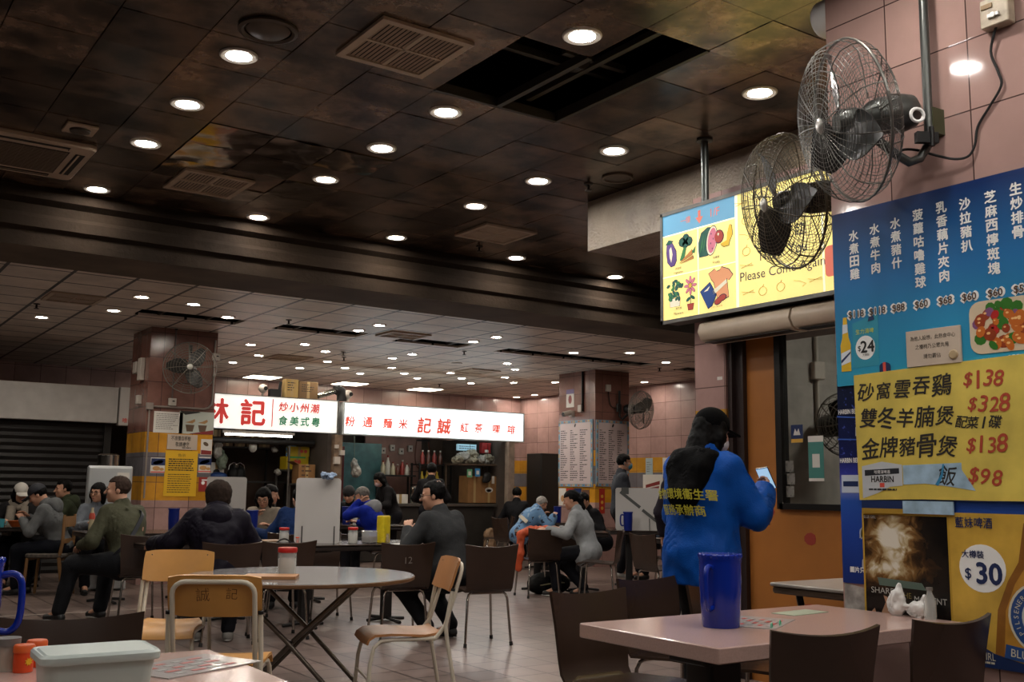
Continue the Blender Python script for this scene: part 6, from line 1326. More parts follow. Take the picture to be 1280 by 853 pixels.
person('long haired woman in striped sleeve standing behind blue jacketed woman', 855, 10.2, 40, sit=False, s=.98, top=cloth('top_dark_stripe', '#26222a', .8), hair='long', lean=2, rh=(-.2, -.15, .85), lh=(.22, -.12, .85))
# the woman in the foreground
blue_jkt = cloth('jacket_royal_blue', '#0a4a9e', .55, .12, 8)
def lady_extra(c):
    root, H, P, U, R, Fw, S = c['root'], c['H'], c['P'], c['U'], c['R'], c['Fw'], c['S']
    # black hood of the sweatshirt spread over the jacket back, with the hair falling into it
    h = Sdf(); n = c['neck']; h.ell(n - Fw * .1 - U * .02, (.14, .075, .1), None, .05); h.chain([n - Fw * .12 - U * .05 + R * .08, n - Fw * .165 - U * .2 + R * .03, n - Fw * .17 - U * .26], [.07, .055, .03], .05); h.chain([n - Fw * .12 - U * .05 - R * .08, n - Fw * .165 - U * .2 - R * .03, n - Fw * .17 - U * .26], [.07, .055, .03], .05)
    h.chain([n + R * .12 + Fw * .02, n + R * .1 - Fw * .08 + U * .02], [.04, .05], .03); h.chain([n - R * .12 + Fw * .02, n - R * .1 - Fw * .08 + U * .02], [.04, .05], .03)
    put('sweatshirt_hood', h.mesh(.009, 0, smooth=2, wr=.01, wscale=14, seed=4), cloth('sweatshirt_black', '#030304', .85), root)
    # two rows of yellow lettering wrapped on the jacket back
    v, Fq = c['jv']
    m = MB(); text(m, '食物環境衞生署', .02, .04, .056, 0, weight=.02, w=.36); text(m, '服務承辦商', .01, -.045, .056, 0, weight=.02, w=.26)
    out = []; bq = unit(-Fw); o0 = P + U * .27
    X, Z = v @ R, v @ U; Y = v @ bq
    # the print follows the cloth: a smooth curved surface fitted to the jacket back
    ox, oz = o0 @ R, o0 @ U; sel = (np.abs(X - ox) < .24) & (np.abs(Z - oz + .04) < .1); cand = Y > np.percentile(Y[sel], 55); sel &= cand
    A = lambda x, z: np.stack([np.ones_like(x), x, z, x * x, x * z, z * z], -1)
    co = np.linalg.lstsq(A(X[sel] - ox, Z[sel] - oz), Y[sel], rcond=None)[0]; fit = lambda x, z: A(np.array([x]), np.array([z]))[0] @ co
    in_ = sel & (np.abs(X - ox) < .2) & (np.abs(Z - oz + .04) < .08); off = (Y[in_] - A(X[in_] - ox, Z[in_] - oz) @ co).max() + .002
    out = [tuple(R * (ox - x) + U * (oz + z) + bq * (fit(-x, z) + off)) for x, y, z in m.v]
    m.v = out; m.build('jacket_lettering', M('lettering_yellow', '#c9c23c', .6), root)
    # phone in the right hand
    w_ = c['hand'][-1]; e = c['elb'][-1]; d_ = unit(w_ - e)
    ph = MB(); ctr = w_ + d_ * .1 + V_(.02, -.02, .035); rot = Matrix.Rotation(math.radians(-38), 3, 'X') @ Matrix.Rotation(math.radians(15), 3, 'Z')
    ph.rbox(tuple(ctr), (.075, .009, .15), .004, rot=rot); o_ = ph.build('phone', M('phone_black', '#16181c', .25), None); 
    tag(o_, 'smartphone with pale blue screen held by the woman in blue jacket', 'phone'); o_.matrix_world = Matrix.Translation(root.location) @ Matrix.Rotation(root.rotation_euler[2], 4, 'Z')
    sc = MB(); sc.rbox(tuple(Vector(ctr.tolist()) + rot @ Vector((0, .0052, 0))), (.069, .0012, .142), .0005, rot=rot); sc.build('screen', M('phone_screen', '#9fc2e0', .3, emit=.9), o_)
_op = put
def put(name, vf, mat, parent, flat=False):
    global _last
    if mat is blue_jkt and name == 'jacket': _last = vf
    return _op(name, vf, mat, parent, flat)
def lx(c): c['jv'] = _last; lady_extra(c)
person('standing woman in royal blue jacket and black cap looking at her phone', 905, 5.75, 9, sit=False, s=1.03, g=1.0, xy=(4.19, 4.2), top=blue_jkt, grow=.02, hem=.2, cutz=.77, boxy=True, cap=M('cap_black', '#020203', .9, spec=.1), capz=.022, hair='long', mask=M('mask_white', '#c9c8c6', .7), lean=4, head=(-12, 12), rh=(-.19, -.35, 1.28), lh=(.12, -.34, 1.2), poler=(-.5, .1, -1), gripr='grip', palmr=(.6, .3, .2), vox=.011, wr=.012, extra=lx, leg=cloth('trousers_jet', '#0e0e10', .7))
# ------------------------------------------------------------------ things on the tables
jug_m = M('jug_blue', '#0c2a93', .22); jug_d = M('jug_navy', '#0a1f6e', .28); red_lid = M('lid_red', '#b3201c', .35); salt = M('white_powder', '#cfc9c0', .8); clear = M('clear_plastic', '#d9dcd8', .12, alpha=.35); orange_p = M('orange_plastic', '#d8481c', .35)
def blue_jug(label, x, y, z=.751, h=.27, r=.068, rz=0, mat=None, group='blue plastic water jugs', mark=False):
    t = T('water_jug', label, 'jug', (x, y, z), rz, group); mat = mat or jug_m
    m = MB(); m.lathe([(.001, 0), (r * .86, 0), (r * .9, .006), (r, h * .55), (r * 1.0, h * .93)], seg=32); m.build('body', mat, t, 40)
    m = MB(); m.lathe([(r * 1.02, h * .92), (r * 1.03, h * .985), (r * .97, h), (r * .3, h * 1.0), (.001, h * 1.0)], seg=32)
    for k in range(22): a = 2 * math.pi * k / 22; m.ball((r * .99 * math.cos(a), r * .99 * math.sin(a), h * .975), (.007, .007, .009), seg=6, rings=4)
    m.build('lid', mat, t, 40)
    m = MB(); m.tube(smoothp([(r * .9, 0, h * .82), (r * 1.35, 0, h * .84), (r * 1.62, 0, h * .74), (r * 1.62, 0, h * .4), (r * 1.35, 0, h * .27), (r * .9, 0, h * .28)], 5), .0105, 8); m.build('handle', mat, t, 60)
    if mark: m = MB(); text(m, 'HARBIN', 0, h * .66, .016, 0, weight=.01); dashes(m, -.03, h * .6, .03, h * .64, 2, R0, 0, 0, mn=.8); m.v = [((r + .0008) * math.sin(x_ / r), -(r + .0012) * math.cos(x_ / r), z_) for x_, y_, z_ in m.v]; m.build('print', M('jug_print', '#8d93a8', .5), t)
    return t
blue_jug('big royal blue lidded mug standing on right pink table', 3.1, 3.0, .75, .285, .083, 200, mark=True)
x, y = at(-44, 3.12, .8); blue_jug('royal blue jug with big handle at lower left edge, mostly out of frame', x, y, .75, .3, .09, -20)
for px, d, lb, hh, rz, mt in ((217, 12.3, 'navy blue jug between olive jacket man and padded jacket woman', .25, 90, jug_d), (315, 11.5, 'navy blue jug left of the young woman with glasses', .26, 60, jug_d), (433, 14.9, 'navy blue jug right of the white divider, before beanie man', .25, 70, jug_d), (785, 13.9, 'navy blue jug in front of the taped white divider', .25, 150, jug_d), (697, 17.0, 'navy blue jug on far table left of middle pillar', .26, 60, jug_d)):
    x, y = at(px, d, .88); blue_jug(lb, x, y, .751, hh, .062, rz, mt)
def shaker(label, x, y, z=.751, h=.135, r=.042, lid=None, fill=None, fh=.6, group='lidded shaker jars'):
    t = T('shaker_jar', label, 'jar', (x, y, z), 0, group)
    m = MB(); m.lathe([(.001, 0), (r * .95, 0), (r, .006), (r, h * .78), (r * .92, h * .83)], seg=24, cap=False); m.build('jar', clear, t, 40)
    m = MB(); m.lathe([(.001, .003), (r * .93, .003), (r * .95, h * fh), (r * .5, h * (fh + .04)), (.001, h * fh)], seg=20); m.build('filling', fill or salt, t, 40)
    m = MB(); m.lathe([(r * 1.03, h * .82), (r * 1.05, h * .84), (r * 1.05, h * .97), (r * .98, h), (.001, h)], seg=24); m.build('lid', lid or red_lid, t, 40)
x, y = at(359, 6.2, .83); shaker('white powder jar with red lid standing on the round table', x, y, .752, .165, .055)
for px, d, lb, h_, r_, lid, fill in ((355, 9.85, 'white powder jar with red lid beside left of white divider', .14, .046, red_lid, salt), (441, 9.9, 'half full powder jar with red lid left of sauce tub', .15, .046, red_lid, salt), (372, 9.75, 'tiny orange capped spice shaker left of white divider foot', .058, .02, orange_p, orange_p), (444, 14.6, 'slim red capped shaker beside the far blue jug', .16, .035, red_lid, salt), (836, 14.0, 'powder jar with red lid right of the taped white divider', .2, .062, red_lid, salt), (346, 11.3, 'red drink cup before the young woman in glasses', .1, .04, orange_p, M('tea_red', '#6d2a16', .3)), (849, 14.1, 'short red sauce jar near blue jacketed woman, left one', .09, .045, M('sauce_brown', '#5a1d12', .4), M('sauce_red', '#7a1f14', .3)), (857, 14.1, 'short red sauce jar near blue jacketed woman, right one', .1, .045, M('sauce_brown', '#5a1d12', .4), M('sauce_red', '#7a1f14', .3))):
    x, y = at(px, d, .8); shaker(lb, x, y, .751, h_, r_, lid, fill)
# yellow cutlery holder, sauce tub, loose sheets
x, y = at(479, 9.95, .8); t = T('cutlery_holder', 'bright yellow plastic cutlery holder on dark table', 'holder', (x, y, .751), 30); hy = M('holder_yellow', '#c9b21c', .4, var=.15, vscale=30)
m = MB(); m.rbox((0, 0, .13), (.125, .09, .26), .018); m.build('body', hy, t, 40); m = MB(); m.rbox((0, 0, .262), (.105, .07, .004), .012); m.build('opening', M('holder_dark', '#6b5a10', .6), t); m = MB(); m.span((-.02, -.047, .01), (.03, -.0452, .09)); m.build('label_sticker', M('holder_label', '#b7a58a', .5, var=.6, vscale=60), t)
x, y = at(462, 9.9, .8); t = T('sauce_tub', 'clear plastic tub half filled with brown sauce beside yellow holder', 'tub', (x, y, .751), 20); m = MB(); m.rbox((0, 0, .06), (.12, .12, .12), .02); m.build('tub', clear, t, 40); m = MB(); m.rbox((0, 0, .035), (.114, .114, .06), .018); m.build('sauce', M('chilli_brown', '#4a1a0e', .3), t, 40)
def flat_sheet(name, label, cat, x, y, z, w_, d_, rz, mat, th=.003, marks=None, group=None):
    t = T(name, label, cat, (x, y, z), rz, group); m = MB(); m.span((-w_ / 2, -d_ / 2, 0), (w_ / 2, d_ / 2, th)); m.build('sheet', mat, t)
    if marks: marks(t, th + .0006)
    return t
x, y = at(505, 9.75, .75); flat_sheet('paper_sheet', 'white paper sheet on dark table beside man in dark grey jacket', 'paper', x, y, .752, .3, .25, 10, WH)
x, y = at(332, 9.95, .75); flat_sheet('tray', 'pale tray with black bag strap left of white divider', 'tray', x, y, .752, .32, .22, 5, M('tray_tan', '#a08468', .5), .012)
x, y = at(342, 9.0, .75); t = T('handbag', 'black handbag with looped strap hanging on dark chair', 'bag', (x, y - .22, .57), 10); m = MB(); m.rbox((0, 0, .08), (.24, .1, .18), .03); m.build('body', rubber, t, 40); m = MB(); m.tube(smoothp([(-.08, 0, .16), (-.07, 0, .23), (0, 0, .265), (.07, 0, .23), (.08, 0, .16)], 5), .007, 6); m.build('strap', rubber, t, 60)
x, y = at(338, 6.05, .75); flat_sheet('cutting_board', 'thin wooden board under the jar on round table', 'board', x - .02, y - .06, .7512, .3, .2, -30, M('board_wood', '#a9794f', .5, var=.15), .018)
def menu_marks(t, y):
    m = MB()
    for i in range(4):
        for j in range(5): m.span((-.12 + i * .062, -.09 + j * .038, y), (-.12 + i * .062 + .03 + .02 * R0.random(), -.09 + j * .038 + .018, y + .0004), 0 if (i + j) % 2 else 1)
    m.build('print', [M('menu_red', '#a02a22', .4), M('menu_grey', '#8b8a88', .4)], t)
def lam_menu(label, x, y, rz, w_=.3, d_=.21, clips=((-.12, -.08),)):
    t = flat_sheet('laminated_menu', label, 'menu', x, y, .7506, w_, d_, rz, M('laminate', '#b9b4b2', .12), .003, menu_marks, 'laminated menus on the pink tables')
    for cx, cy in clips: m = MB(); m.tube([(cx + .012 * math.cos(a), cy, .008 + .014 * math.sin(a)) for a in np.linspace(0, 2 * math.pi, 13)[:-1]], .0025, 5, closed=True); m.build('binder_ring', M('ring_green', '#4fae86', .4), t, 60)
x, y = at(945, 4.25, .75); lam_menu('laminated price menu with green rings right of the blue mug', x, y, 28, .36, .24, ((-.15, -.1), (-.05, -.11)))
x, y = at(1000, 4.62, .75); flat_sheet('paper_sheet', 'pale paper at the far edge of right pink table', 'paper', x, y, .7508, .26, .12, 5, M('paper_green', '#a8b09a', .4), .002)
x, y = at(235, 3.05, .75); lam_menu('laminated price menu with red blocks on left pink table', x, y, 25, .36, .24, ((-.12, .115),))
# plastic box, toothpick jar and spice bottles at lower left
x, y = at(118, 2.68, .8); t = T('food_box', 'translucent plastic food box with snap lid on left pink table', 'box', (x, y, .751), -2); bxm = M('frosted_plastic', '#c4d2cc', .3, alpha=.78)
m = MB(); m.loft([[(q[0] * (1 + .08 * k), q[1] * (1 + .08 * k), .085 * k) for q in rrect(-.125, -.085, .125, .085, .03)] for k in (0, .33, .66, 1)]); m.build('tub', bxm, t, 40)
m = MB(); m.loft([[(q[0] * sc_, q[1] * sc_, z_) for q in rrect(-.143, -.1, .143, .1, .03)] for sc_, z_ in ((1, .082), (1.02, .086), (1.02, .1), (.98, .106), (.93, .103), (.9, .107))]); m.build('lid', M('frosted_lid', '#d2ded9', .28, alpha=.88), t, 30)
m = MB(); m.rbox((.147, 0, .094), (.016, .04, .01), .004); m.build('lid_tab', bxm, t, 40)
x, y = at(8, 2.95, .8); t = T('toothpick_jar', 'clear jar of toothpicks with grey lid at lower left corner', 'jar', (x, y, .751)); m = MB(); m.lathe([(.001, 0), (.034, 0), (.034, .07)], seg=24, cap=False); m.build('jar', clear, t, 40); m = MB(); m.lathe([(.036, .068), (.037, .09), (.001, .091)], seg=24); m.build('lid', M('lid_grey', '#6b6a68', .4), t, 40)
m = MB()
for k in range(40): a = R0.random() * 6.28; r = .026 * R0.random() ** .5; m.cyl((r * math.cos(a), r * math.sin(a), .002), (r * 1.1 * math.cos(a + .3), r * 1.1 * math.sin(a + .3), .062), .0013, seg=4)
m.build('toothpicks', M('toothpick', '#c79a5a', .6), t); 
for px, lb in ((30, 'orange spice bottle with sun emblem in front, lower left'), (46, 'orange spice bottle just behind the front one, lower left')):
    x, y = at(px, 2.93 if px == 30 else 3.02, .8); t = T('spice_bottle', lb, 'bottle', (x, y, .751), 20, 'orange spice bottles'); m = MB(); m.lathe([(.001, 0), (.026, 0), (.027, .05), (.026, .055)], seg=24); m.build('body', orange_p, t, 40); m = MB(); m.lathe([(.029, .054), (.029, .07), (.026, .075), (.001, .076)], seg=24); m.build('lid', M('lid_orange', '#d8602c', .35), t, 40)
    m = MB(); n_ = 16; m.prism([(.012 * (1 if k % 2 else .55) * math.cos(2 * math.pi * k / n_), .03 + .012 * (1 if k % 2 else .55) * math.sin(2 * math.pi * k / n_)) for k in range(n_)], -.0285, -.026); m.build('sun_emblem', M('sun_yellow', '#e8b21c', .5), t)
# white dividers
div_m = M('divider_white', '#bcb8b3', .3)
def divider(label, px, d, w_, h_, rz, strap=False):
    x, y = at(px, d, 1.0); t = T('table_divider', label, 'divider', (x, y, .751), rz, 'white table dividers'); m = MB(); m.prism(rrect(-w_ / 2, .0, w_ / 2, h_, .03), -.003, .003); m.build('panel', div_m, t)
    for sx in (-.14, .16):
        m = MB(); m.tube([(sx, -.1, .004), (sx, -.012, .004), (sx, -.012, .16)], .005, 6); m.tube([(sx, .1, .004), (sx, .01, .004), (sx, .01, .1)], .005, 6); m.build('support_rod', dark_metal, t, 60)
    if strap:
        m = MB(); m.box((-.1, -.005, h_ * .72), (.34, .004, .04), rot=Matrix.Rotation(math.radians(38), 3, 'Y')); m.box((.16, -.006, h_ * .35), (.24, .004, .04), rot=Matrix.Rotation(math.radians(38), 3, 'Y')); m.box((-.17, -.005, h_ - .04), (.1, .01, .09)); m.build('grey_tape', M('tape_grey', '#4a4c49', .5), t)
    return t
divider('plain white table divider at centre with crumpled cloth on its top edge', 397, 9.8, .42, .61, -25)
divider('plain white table divider behind the woman in purple padded jacket', 282, 12.3, .46, .63, -20)
divider('white table divider patched with diagonal grey tape by the pillar', 797, 14.1, .6, .57, -40, True)
x, y = at(411, 9.8, 1.36); t = T('crumpled_cloth', 'crumpled blue and white plastic cloth resting on divider top', 'cloth', (x, y, 1.365)); 
v = Sdf(); rr = random.Random(5)
for k in range(9): v.ell((rr.uniform(-.06, .06), rr.uniform(-.02, .02), rr.uniform(.0, .035)), (.03, .022, .02), None, .008)
put('cloth', v.mesh(.006, 0, smooth=0, wr=.02, wscale=30), M('cloth_bluewhite', '#8fa3bd', .6, var=.7, vscale=26), t)
# bottle, bowl, cup
x, y = at(115, 11.75, .9); t = T('soda_bottle', 'clear glass bottle of pale drink with red label on table', 'bottle', (x, y, .751)); m = MB(); m.lathe([(.001, 0), (.03, 0), (.032, .05), (.028, .1), (.032, .15), (.028, .18), (.014, .23), (.013, .26)], seg=20); m.build('bottle', M('drink_pale', '#b7ab8c', .2), t, 40); m = MB(); m.lathe([(.0325, .13), (.033, .17), (.024, .2)], seg=20, cap=False); m.build('label_band', M('label_red', '#b2432f', .5), t, 40)
x, y = at(20, 12.55, .8); t = T('noodle_bowl', 'orange bowl before the man in grey hooded jacket', 'bowl', (x, y, .751)); m = MB(); m.lathe([(.001, 0), (.05, 0), (.055, .01), (.095, .065), (.1, .072), (.093, .07), (.05, .015), (.001, .012)], seg=28); m.build('bowl', M('bowl_orange', '#a8521c', .35), t, 40); m = MB(); m.lathe([(.085, .058), (.001, .06)], seg=20); m.build('soup', M('soup_tan', '#8a6a44', .3), t); m = MB(); m.tube([(.03, 0, .06), (.1, .02, .1), (.14, .03, .115)], [.012, .005, .006], 6); m.build('spoon', PW, t, 60)
x, y = at(1, 12.3, .8); t = T('cup', 'pale cyan cup at far left beside orange bowl', 'cup', (x, y, .751)); m = MB(); m.lathe([(.001, 0), (.035, 0), (.042, .1), (.038, .1), (.03, .01), (.001, .008)], seg=20); m.build('cup', M('cup_cyan', '#3f8f9c', .4), t, 40); m = MB(); m.tube([(.04, 0, .08), (.065, 0, .07), (.06, 0, .035), (.036, 0, .03)], .005, 6); m.build('handle', M('cup_cyan', '#3f8f9c', .4), t, 60)
x, y = at(240, 12.2, .8); t = T('snack_box', 'open takeaway box with pale food right of the left blue jug', 'box', (x, y, .751), 20); m = MB(); m.rbox((0, 0, .03), (.2, .15, .06), .02); m.build('box', M('box_tan', '#a8824a', .5), t, 40); m = MB()
for k in range(10): m.ball((R0.uniform(-.07, .07), R0.uniform(-.05, .05), .065), R0.uniform(.02, .032), seg=7, rings=5)
m.build('food', M('food_pale', '#b5a484', .7), t, 60)
# orange coat over table and chair, black rucksack
x, y = at(682, 12.75, .8); t = T('orange_coat', 'bright orange coat dropped over the dark table and chair', 'coat', (x, y, .755), -35); v = Sdf(); v.ell((-.08, 0, .03), (.2, .15, .045), None, .04); v.chain([(-.2, -.1, .03), (-.3, -.2, -.02), (-.32, -.24, -.25), (-.33, -.24, -.42)], [.05, .045, .05, .04], .05); 
put('coat', v.mesh(.012, 0, smooth=1, wr=.018, wscale=16), M('coat_orange', '#b8491f', .7, var=.2), t); v = Sdf(); v.chain([(-.1, -.12, .04), (.0, -.16, .05), (.08, -.13, .03)], [.035, .04, .03], .03); put('sleeve', v.mesh(.01, 0, smooth=1, wr=.01, wscale=16), M('coat_orange', '#b8491f', .7, var=.2), t)
x, y = at(686, 12.9, .1); t = T('rucksack', 'black rucksack lying on the floor under dark table', 'bag', (x, y, 0), -30); v = Sdf(); v.ell((0, 0, .13), (.27, .17, .14), None, .05); v.ell((-.1, -.08, .09), (.17, .12, .09), None, .05); put('body', v.mesh(.014, 0, smooth=1, wr=.012, cut=lambda Q: .0 - Q[..., 2]), M('bag_black', '#0a0a0a', .7, spec=.1), t)
m = MB(); m.tube(smoothp([(-.25, -.1, .09), (-.1, -.2, .12), (.1, -.17, .15), (.24, -.06, .13)], 5), .008, 6); m.build('zip_piping', M('piping_tan', '#6d6448', .6), t, 60); m = MB(); m.tube(smoothp([(.2, -.1, .05), (.32, -.18, .03), (.35, -.05, .02), (.28, .02, .05)], 5), .012, 6); m.build('shoulder_strap', M('bag_black', '#0a0a0a', .7, spec=.1), t, 60)
x, y = at(637, 17.8, .1); box_thing('crate', 'small red carton on the floor under the far chairs', 'box', (x, y, 0), (.3, .25, .22), M('carton_red', '#8f1f1a', .6), 20)

# ------------------------------------------------------------------ inside the stalls
def onY(px, py, Y):
    r = MR.transposed() @ Vector(((px - 640) / f_px, 1, -(py - 426.5) / f_px)); k = Y / r.y; return r.x * k, 1.28 + r.z * k
steel = M('stall_steel', '#77726c', .35, .7, var=.2); dk = M('stall_dark', '#1a1613', .6)
def shelf(label, x0, x1, y, z, d_, mat=None, legs=True, floor=0):
    t = T('shelf', label, 'shelf', ((x0 + x1) / 2, y, z), 0, 'stall shelves'); w_ = x1 - x0; m = MB(); m.rbox((0, 0, -.015), (w_, d_, .03), .005); m.build('board', mat or steel, t)
    for sx in (-1, 1):
        m = MB(); m.span((sx * (w_ / 2 - .02) - .015, d_ / 2 - .04, -z + floor), (sx * (w_ / 2 - .02) + .015, d_ / 2 - .01, -.03)); m.build('upright', mat or steel, t)
    return t
def wob(name, label, cat, loc, pts, mat, wr=.02, group=None, part='body', vox=.016):
    t = T(name, label, cat, loc, 0, group); v = Sdf()
    for c_, r_ in pts: v.ell(c_, r_, None, .03)
    put(part, v.mesh(vox, 0, smooth=1, wr=wr, wscale=18, seed=len(label)), mat, t); return t
bag_w = M('plastic_bag', '#a8a39a', .35, var=.3); bag_g = M('plastic_bag_green', '#6f7a68', .35, var=.4)
def tie(t, z): m = MB(); m.tube([(0, 0, z), (.02, 0, z + .08), (-.02, 0, z + .16)], [.03, .02, .008], 6); m.build('tied_top', bag_w, t, 60)
# left stall (under the red lettered sign)
shelf('dark shelf across the back of the left stall', 5.6, 7.35, 17.5, 1.36, .5, dk); shelf('steel shelf holding yellow boxes in left stall', 6.95, 7.43, 17.05, 1.57, .46); shelf('low steel shelf holding brown carton in left stall', 7.0, 7.42, 16.62, 1.33, .36)
xa = 7.2; box_thing('noodle_box', 'yellow printed carton under another one on left stall shelf', 'box', (xa, 17.05, 1.572), (.42, .26, .22), M('box_yellow', '#c4a81a', .5), 4, 'yellow printed cartons', marks=lambda t, y: shapes([(ell(-.04, .13, .035, .035, 12), 0), (ell(.03, .13, .035, .035, 12), 0), ([(-.15, .19), (.15, .19), (.15, .22), (-.15, .22)], 1)], [RED, M('print_green', '#3f9a58', .5)])(t, y))
xa = 7.26; box_thing('noodle_box', 'yellow printed carton stacked on top of the other in left stall', 'box', (xa, 17.06, 1.794), (.36, .22, .17), M('box_yellow', '#c4a81a', .5), -6, 'yellow printed cartons', marks=lambda t, y: shapes([(ell(.04, .09, .03, .03, 12), 0), (ell(.11, .09, .03, .03, 12), 0)], [RED])(t, y))
xa, za = onY(394, 592, 16.6); box_thing('carton', 'open brown carton with flap in front of yellow cartons', 'box', (7.2, 16.62, 1.332), (.3, .28, .32), carton, 0, None, marks=ink_rows(-.1, .1, .12, .32, 3, BROWN), flaps=True)
for i, px in enumerate((295, 303)):
    xa, za = onY(px, 600, 17.2); t = T('kettle', f'black pot with shiny lid on left stall shelf, {ORD[i]} of two', 'pot', (xa, 17.35, 1.361), 0, 'black pots'); m = MB(); m.lathe([(.001, 0), (.09, 0), (.1, .1), (.1, .16), (.06, .22), (.02, .24), (.02, .27), (.001, .27)], seg=20); m.build('body', rubber, t, 40); m = MB(); m.tube([(-.09, 0, .16), (-.07, 0, .27), (0, 0, .31), (.07, 0, .27), (.09, 0, .16)], .008, 6); m.build('handle', chrome, t, 60)
xa, za = onY(275, 590, 17.0); box_thing('appliance', 'white boxed appliance at left end of the stall shelf', 'box', (xa, 17.3, 1.361), (.26, .25, .3), WH, 0, None, marks=lambda t, y: shapes([(ell(0, .14, .06, .05, 10), 0)], [BK])(t, y))
xa, za = onY(280, 598, 16.8); wob('blue_basin', 'blue plastic basin on left stall shelf', 'basin', (xa, 17.1, 1.361), [((0, 0, .07), (.16, .12, .07))], M('basin_blue', '#1d3a6e', .4), .003)
for i, (px, py, sx, sz, mt, lb) in enumerate([(272, 562, .08, .16, bag_w, 'pale plastic bag hanging at left end of left stall'), (277, 575, .09, .16, bag_g, 'greenish plastic bag hanging below the pale one'), (364, 566, .09, .2, M('cloth_blue', '#6d93b5', .7), 'pale blue cloth hanging from a pole in left stall'), (343, 562, .05, .05, bag_w, 'small white paper bundle hung on the dark stall wall'), (347, 590, .06, .05, bag_w, 'small crumpled white bag beside the stall pole')]):
    xa, za = onY(px, py, 17.1); t = wob('hanging_bag', lb, 'bag', (xa, 17.1, za), [((0, 0, 0), (sx, .06, sz)), ((.02, 0, -sz * .6), (sx * .7, .05, sz * .4))], mt, .03, 'stall bags and cloths'); m = MB(); m.tube([(0, 0, sz * .8), (0, .0, 2.35 - za)], .004, 5); m.build('tie', dk, t)
t = T('steel_post', 'upright steel pole dividing the left stall shelf', 'post', (6.98, 16.75, 0)); MB().cyl((0, 0, .0), (0, 0, 2.2), .02, seg=8).build('pole', steel, t, 50); MB().lathe([(.001, 0), (.05, 0), (.05, .01), (.001, .012)], seg=12).build('foot', dk, t)
t = T('overhead_rail', 'dark pipe rail with clutter under the stall ceiling', 'rail', (5.9, 16.7, 2.02)); m = MB(); m.cyl((-1.4, 0, 0), (1.5, 0, 0), .05, seg=10); m.build('pipe', dk, t, 50); m = MB(); m.cyl((-1.0, 0, .0), (-1.0, 0, .33), .012, seg=6); m.cyl((1.0, 0, .0), (1.0, 0, .33), .012, seg=6); m.build('hanger', steel, t)
for i in range(6): xa = 5.7 + i * .22; t = box_thing('stored_box', f'brown box stored high under left stall ceiling, {ORD[i]} from left', 'box', (xa, 17.6, 1.95), (.19, .3, .3 - .03 * (i % 3)), M('box_dim' + str(i % 2), ['#6a5038', '#7d6548'][i % 2], .7), 0, 'boxes under the stall ceiling')
shelf('high plank under the left stall ceiling', 5.55, 7.0, 17.6, 1.95, .4, dk)
t = T('ceiling_fan_lamp', 'small pale lamp hanging inside the left stall', 'lamp', (6.35, 16.8, 1.98)); m = MB(); m.ball((0, 0, -.06), (.07, .07, .09)); m.build('bulb', bag_w, t, 60); m = MB(); m.cyl((0, 0, .0), (0, 0, .36), .006, seg=6); m.build('flex', dk, t)
# middle and right stall (under the glowing sign)
t = T('stall_light', 'tube light hidden behind the glowing sign lighting the right stall', 'tube light', (9.3, 16.9, 2.3)); m = MB(); m.cyl((-.6, 0, 0), (.6, 0, 0), .016, seg=10); m.build('tube', M('tube_glow2', '#fff3dc', .5, emit=12), t); m = MB(); m.span((-.62, -.03, .02), (.62, .03, .05)); m.build('batten', boxm, t)
t = T('red_door_panel', 'dark red panel standing behind the worn stall post', 'panel', (7.95, 17.0, 0)); MB().rbox((0, 0, 1.0), (.34, .05, 2.0), .005).build('panel', M('panel_red', '#5a1a14', .5, var=.3), t); MB().span((-.17, -.03, .9), (.17, -.026, .93)).build('rail', dk, t)
t = T('teal_door', 'teal painted door at the back of the right stall', 'door', (8.75, 17.6, 0)); MB().rbox((0, 0, 1.05), (.85, .05, 2.1), .005).build('leaf', M('door_teal', '#3d6668', .5, var=.35), t); MB().rbox((-.46, 0, 1.05), (.07, .07, 2.1), .005).build('frame', M('frame_teal', '#6f9a9a', .5), t); MB().cyl((.3, -.06, 1.0), (.3, -.025, 1.0), .02).build('handle', chrome, t)
xa, za = onY(445, 590, 16.6); t = wob('hanging_bag', 'clear hanging bag with white bundle inside beside teal door', 'bag', (xa, 16.6, za), [((0, 0, 0), (.09, .08, .1)), ((-.04, 0, .12), (.06, .05, .12))], bag_w, .03, 'stall bags and cloths'); m = MB(); m.tube([(-.04, 0, .2), (-.06, 0, 2.35 - za)], .005, 5); m.build('tie', bag_g, t)
t = T('wall_panel', 'pinkish tiled back panel behind stall bottles', 'panel', (9.7, 18.1, 0)); MB().rbox((0, 0, 1.15), (1.25, .04, 2.3), .004).build('panel', M('panel_pinkish', '#8a655a', .5, var=.25, vscale=3), t); MB().span((-.62, -.024, 1.6), (.62, -.02, 1.61)).build('joint', dk, t)
shelf('shelf of sauce bottles in the right stall', 9.05, 9.75, 17.4, 1.52, .3, dk)
def bottle(label, x, y, z, h, r, mat, cap, group):
    t = T('sauce_bottle', label, 'bottle', (x, y, z), 0, group); m = MB(); m.lathe([(.001, 0), (r, 0), (r, h * .55), (r * .4, h * .78), (r * .35, h * .9)], seg=14); m.build('body', mat, t, 40); m = MB(); m.lathe([(r * .42, h * .89), (r * .42, h), (.001, h)], seg=12); m.build('cap', cap, t, 40)
cols = [M('bt_cream', '#b5a78a', .4), M('bt_white', '#bdb6aa', .4), M('bt_brown', '#5a2c1a', .3), M('bt_red', '#8a2a20', .4), M('bt_yellow', '#c7a51e', .4)]
for i, (xx, h_, ci) in enumerate([(9.12, .26, 0), (9.22, .36, 1), (9.33, .24, 0), (9.43, .2, 2), (9.53, .28, 3), (9.63, .22, 1)]): bottle(f'bottle on right stall sauce shelf, {ORD[i]} from left', xx, 17.4, 1.522, h_, .045, cols[ci], cols[3 if ci < 2 else 1], 'bottles on the sauce shelf')
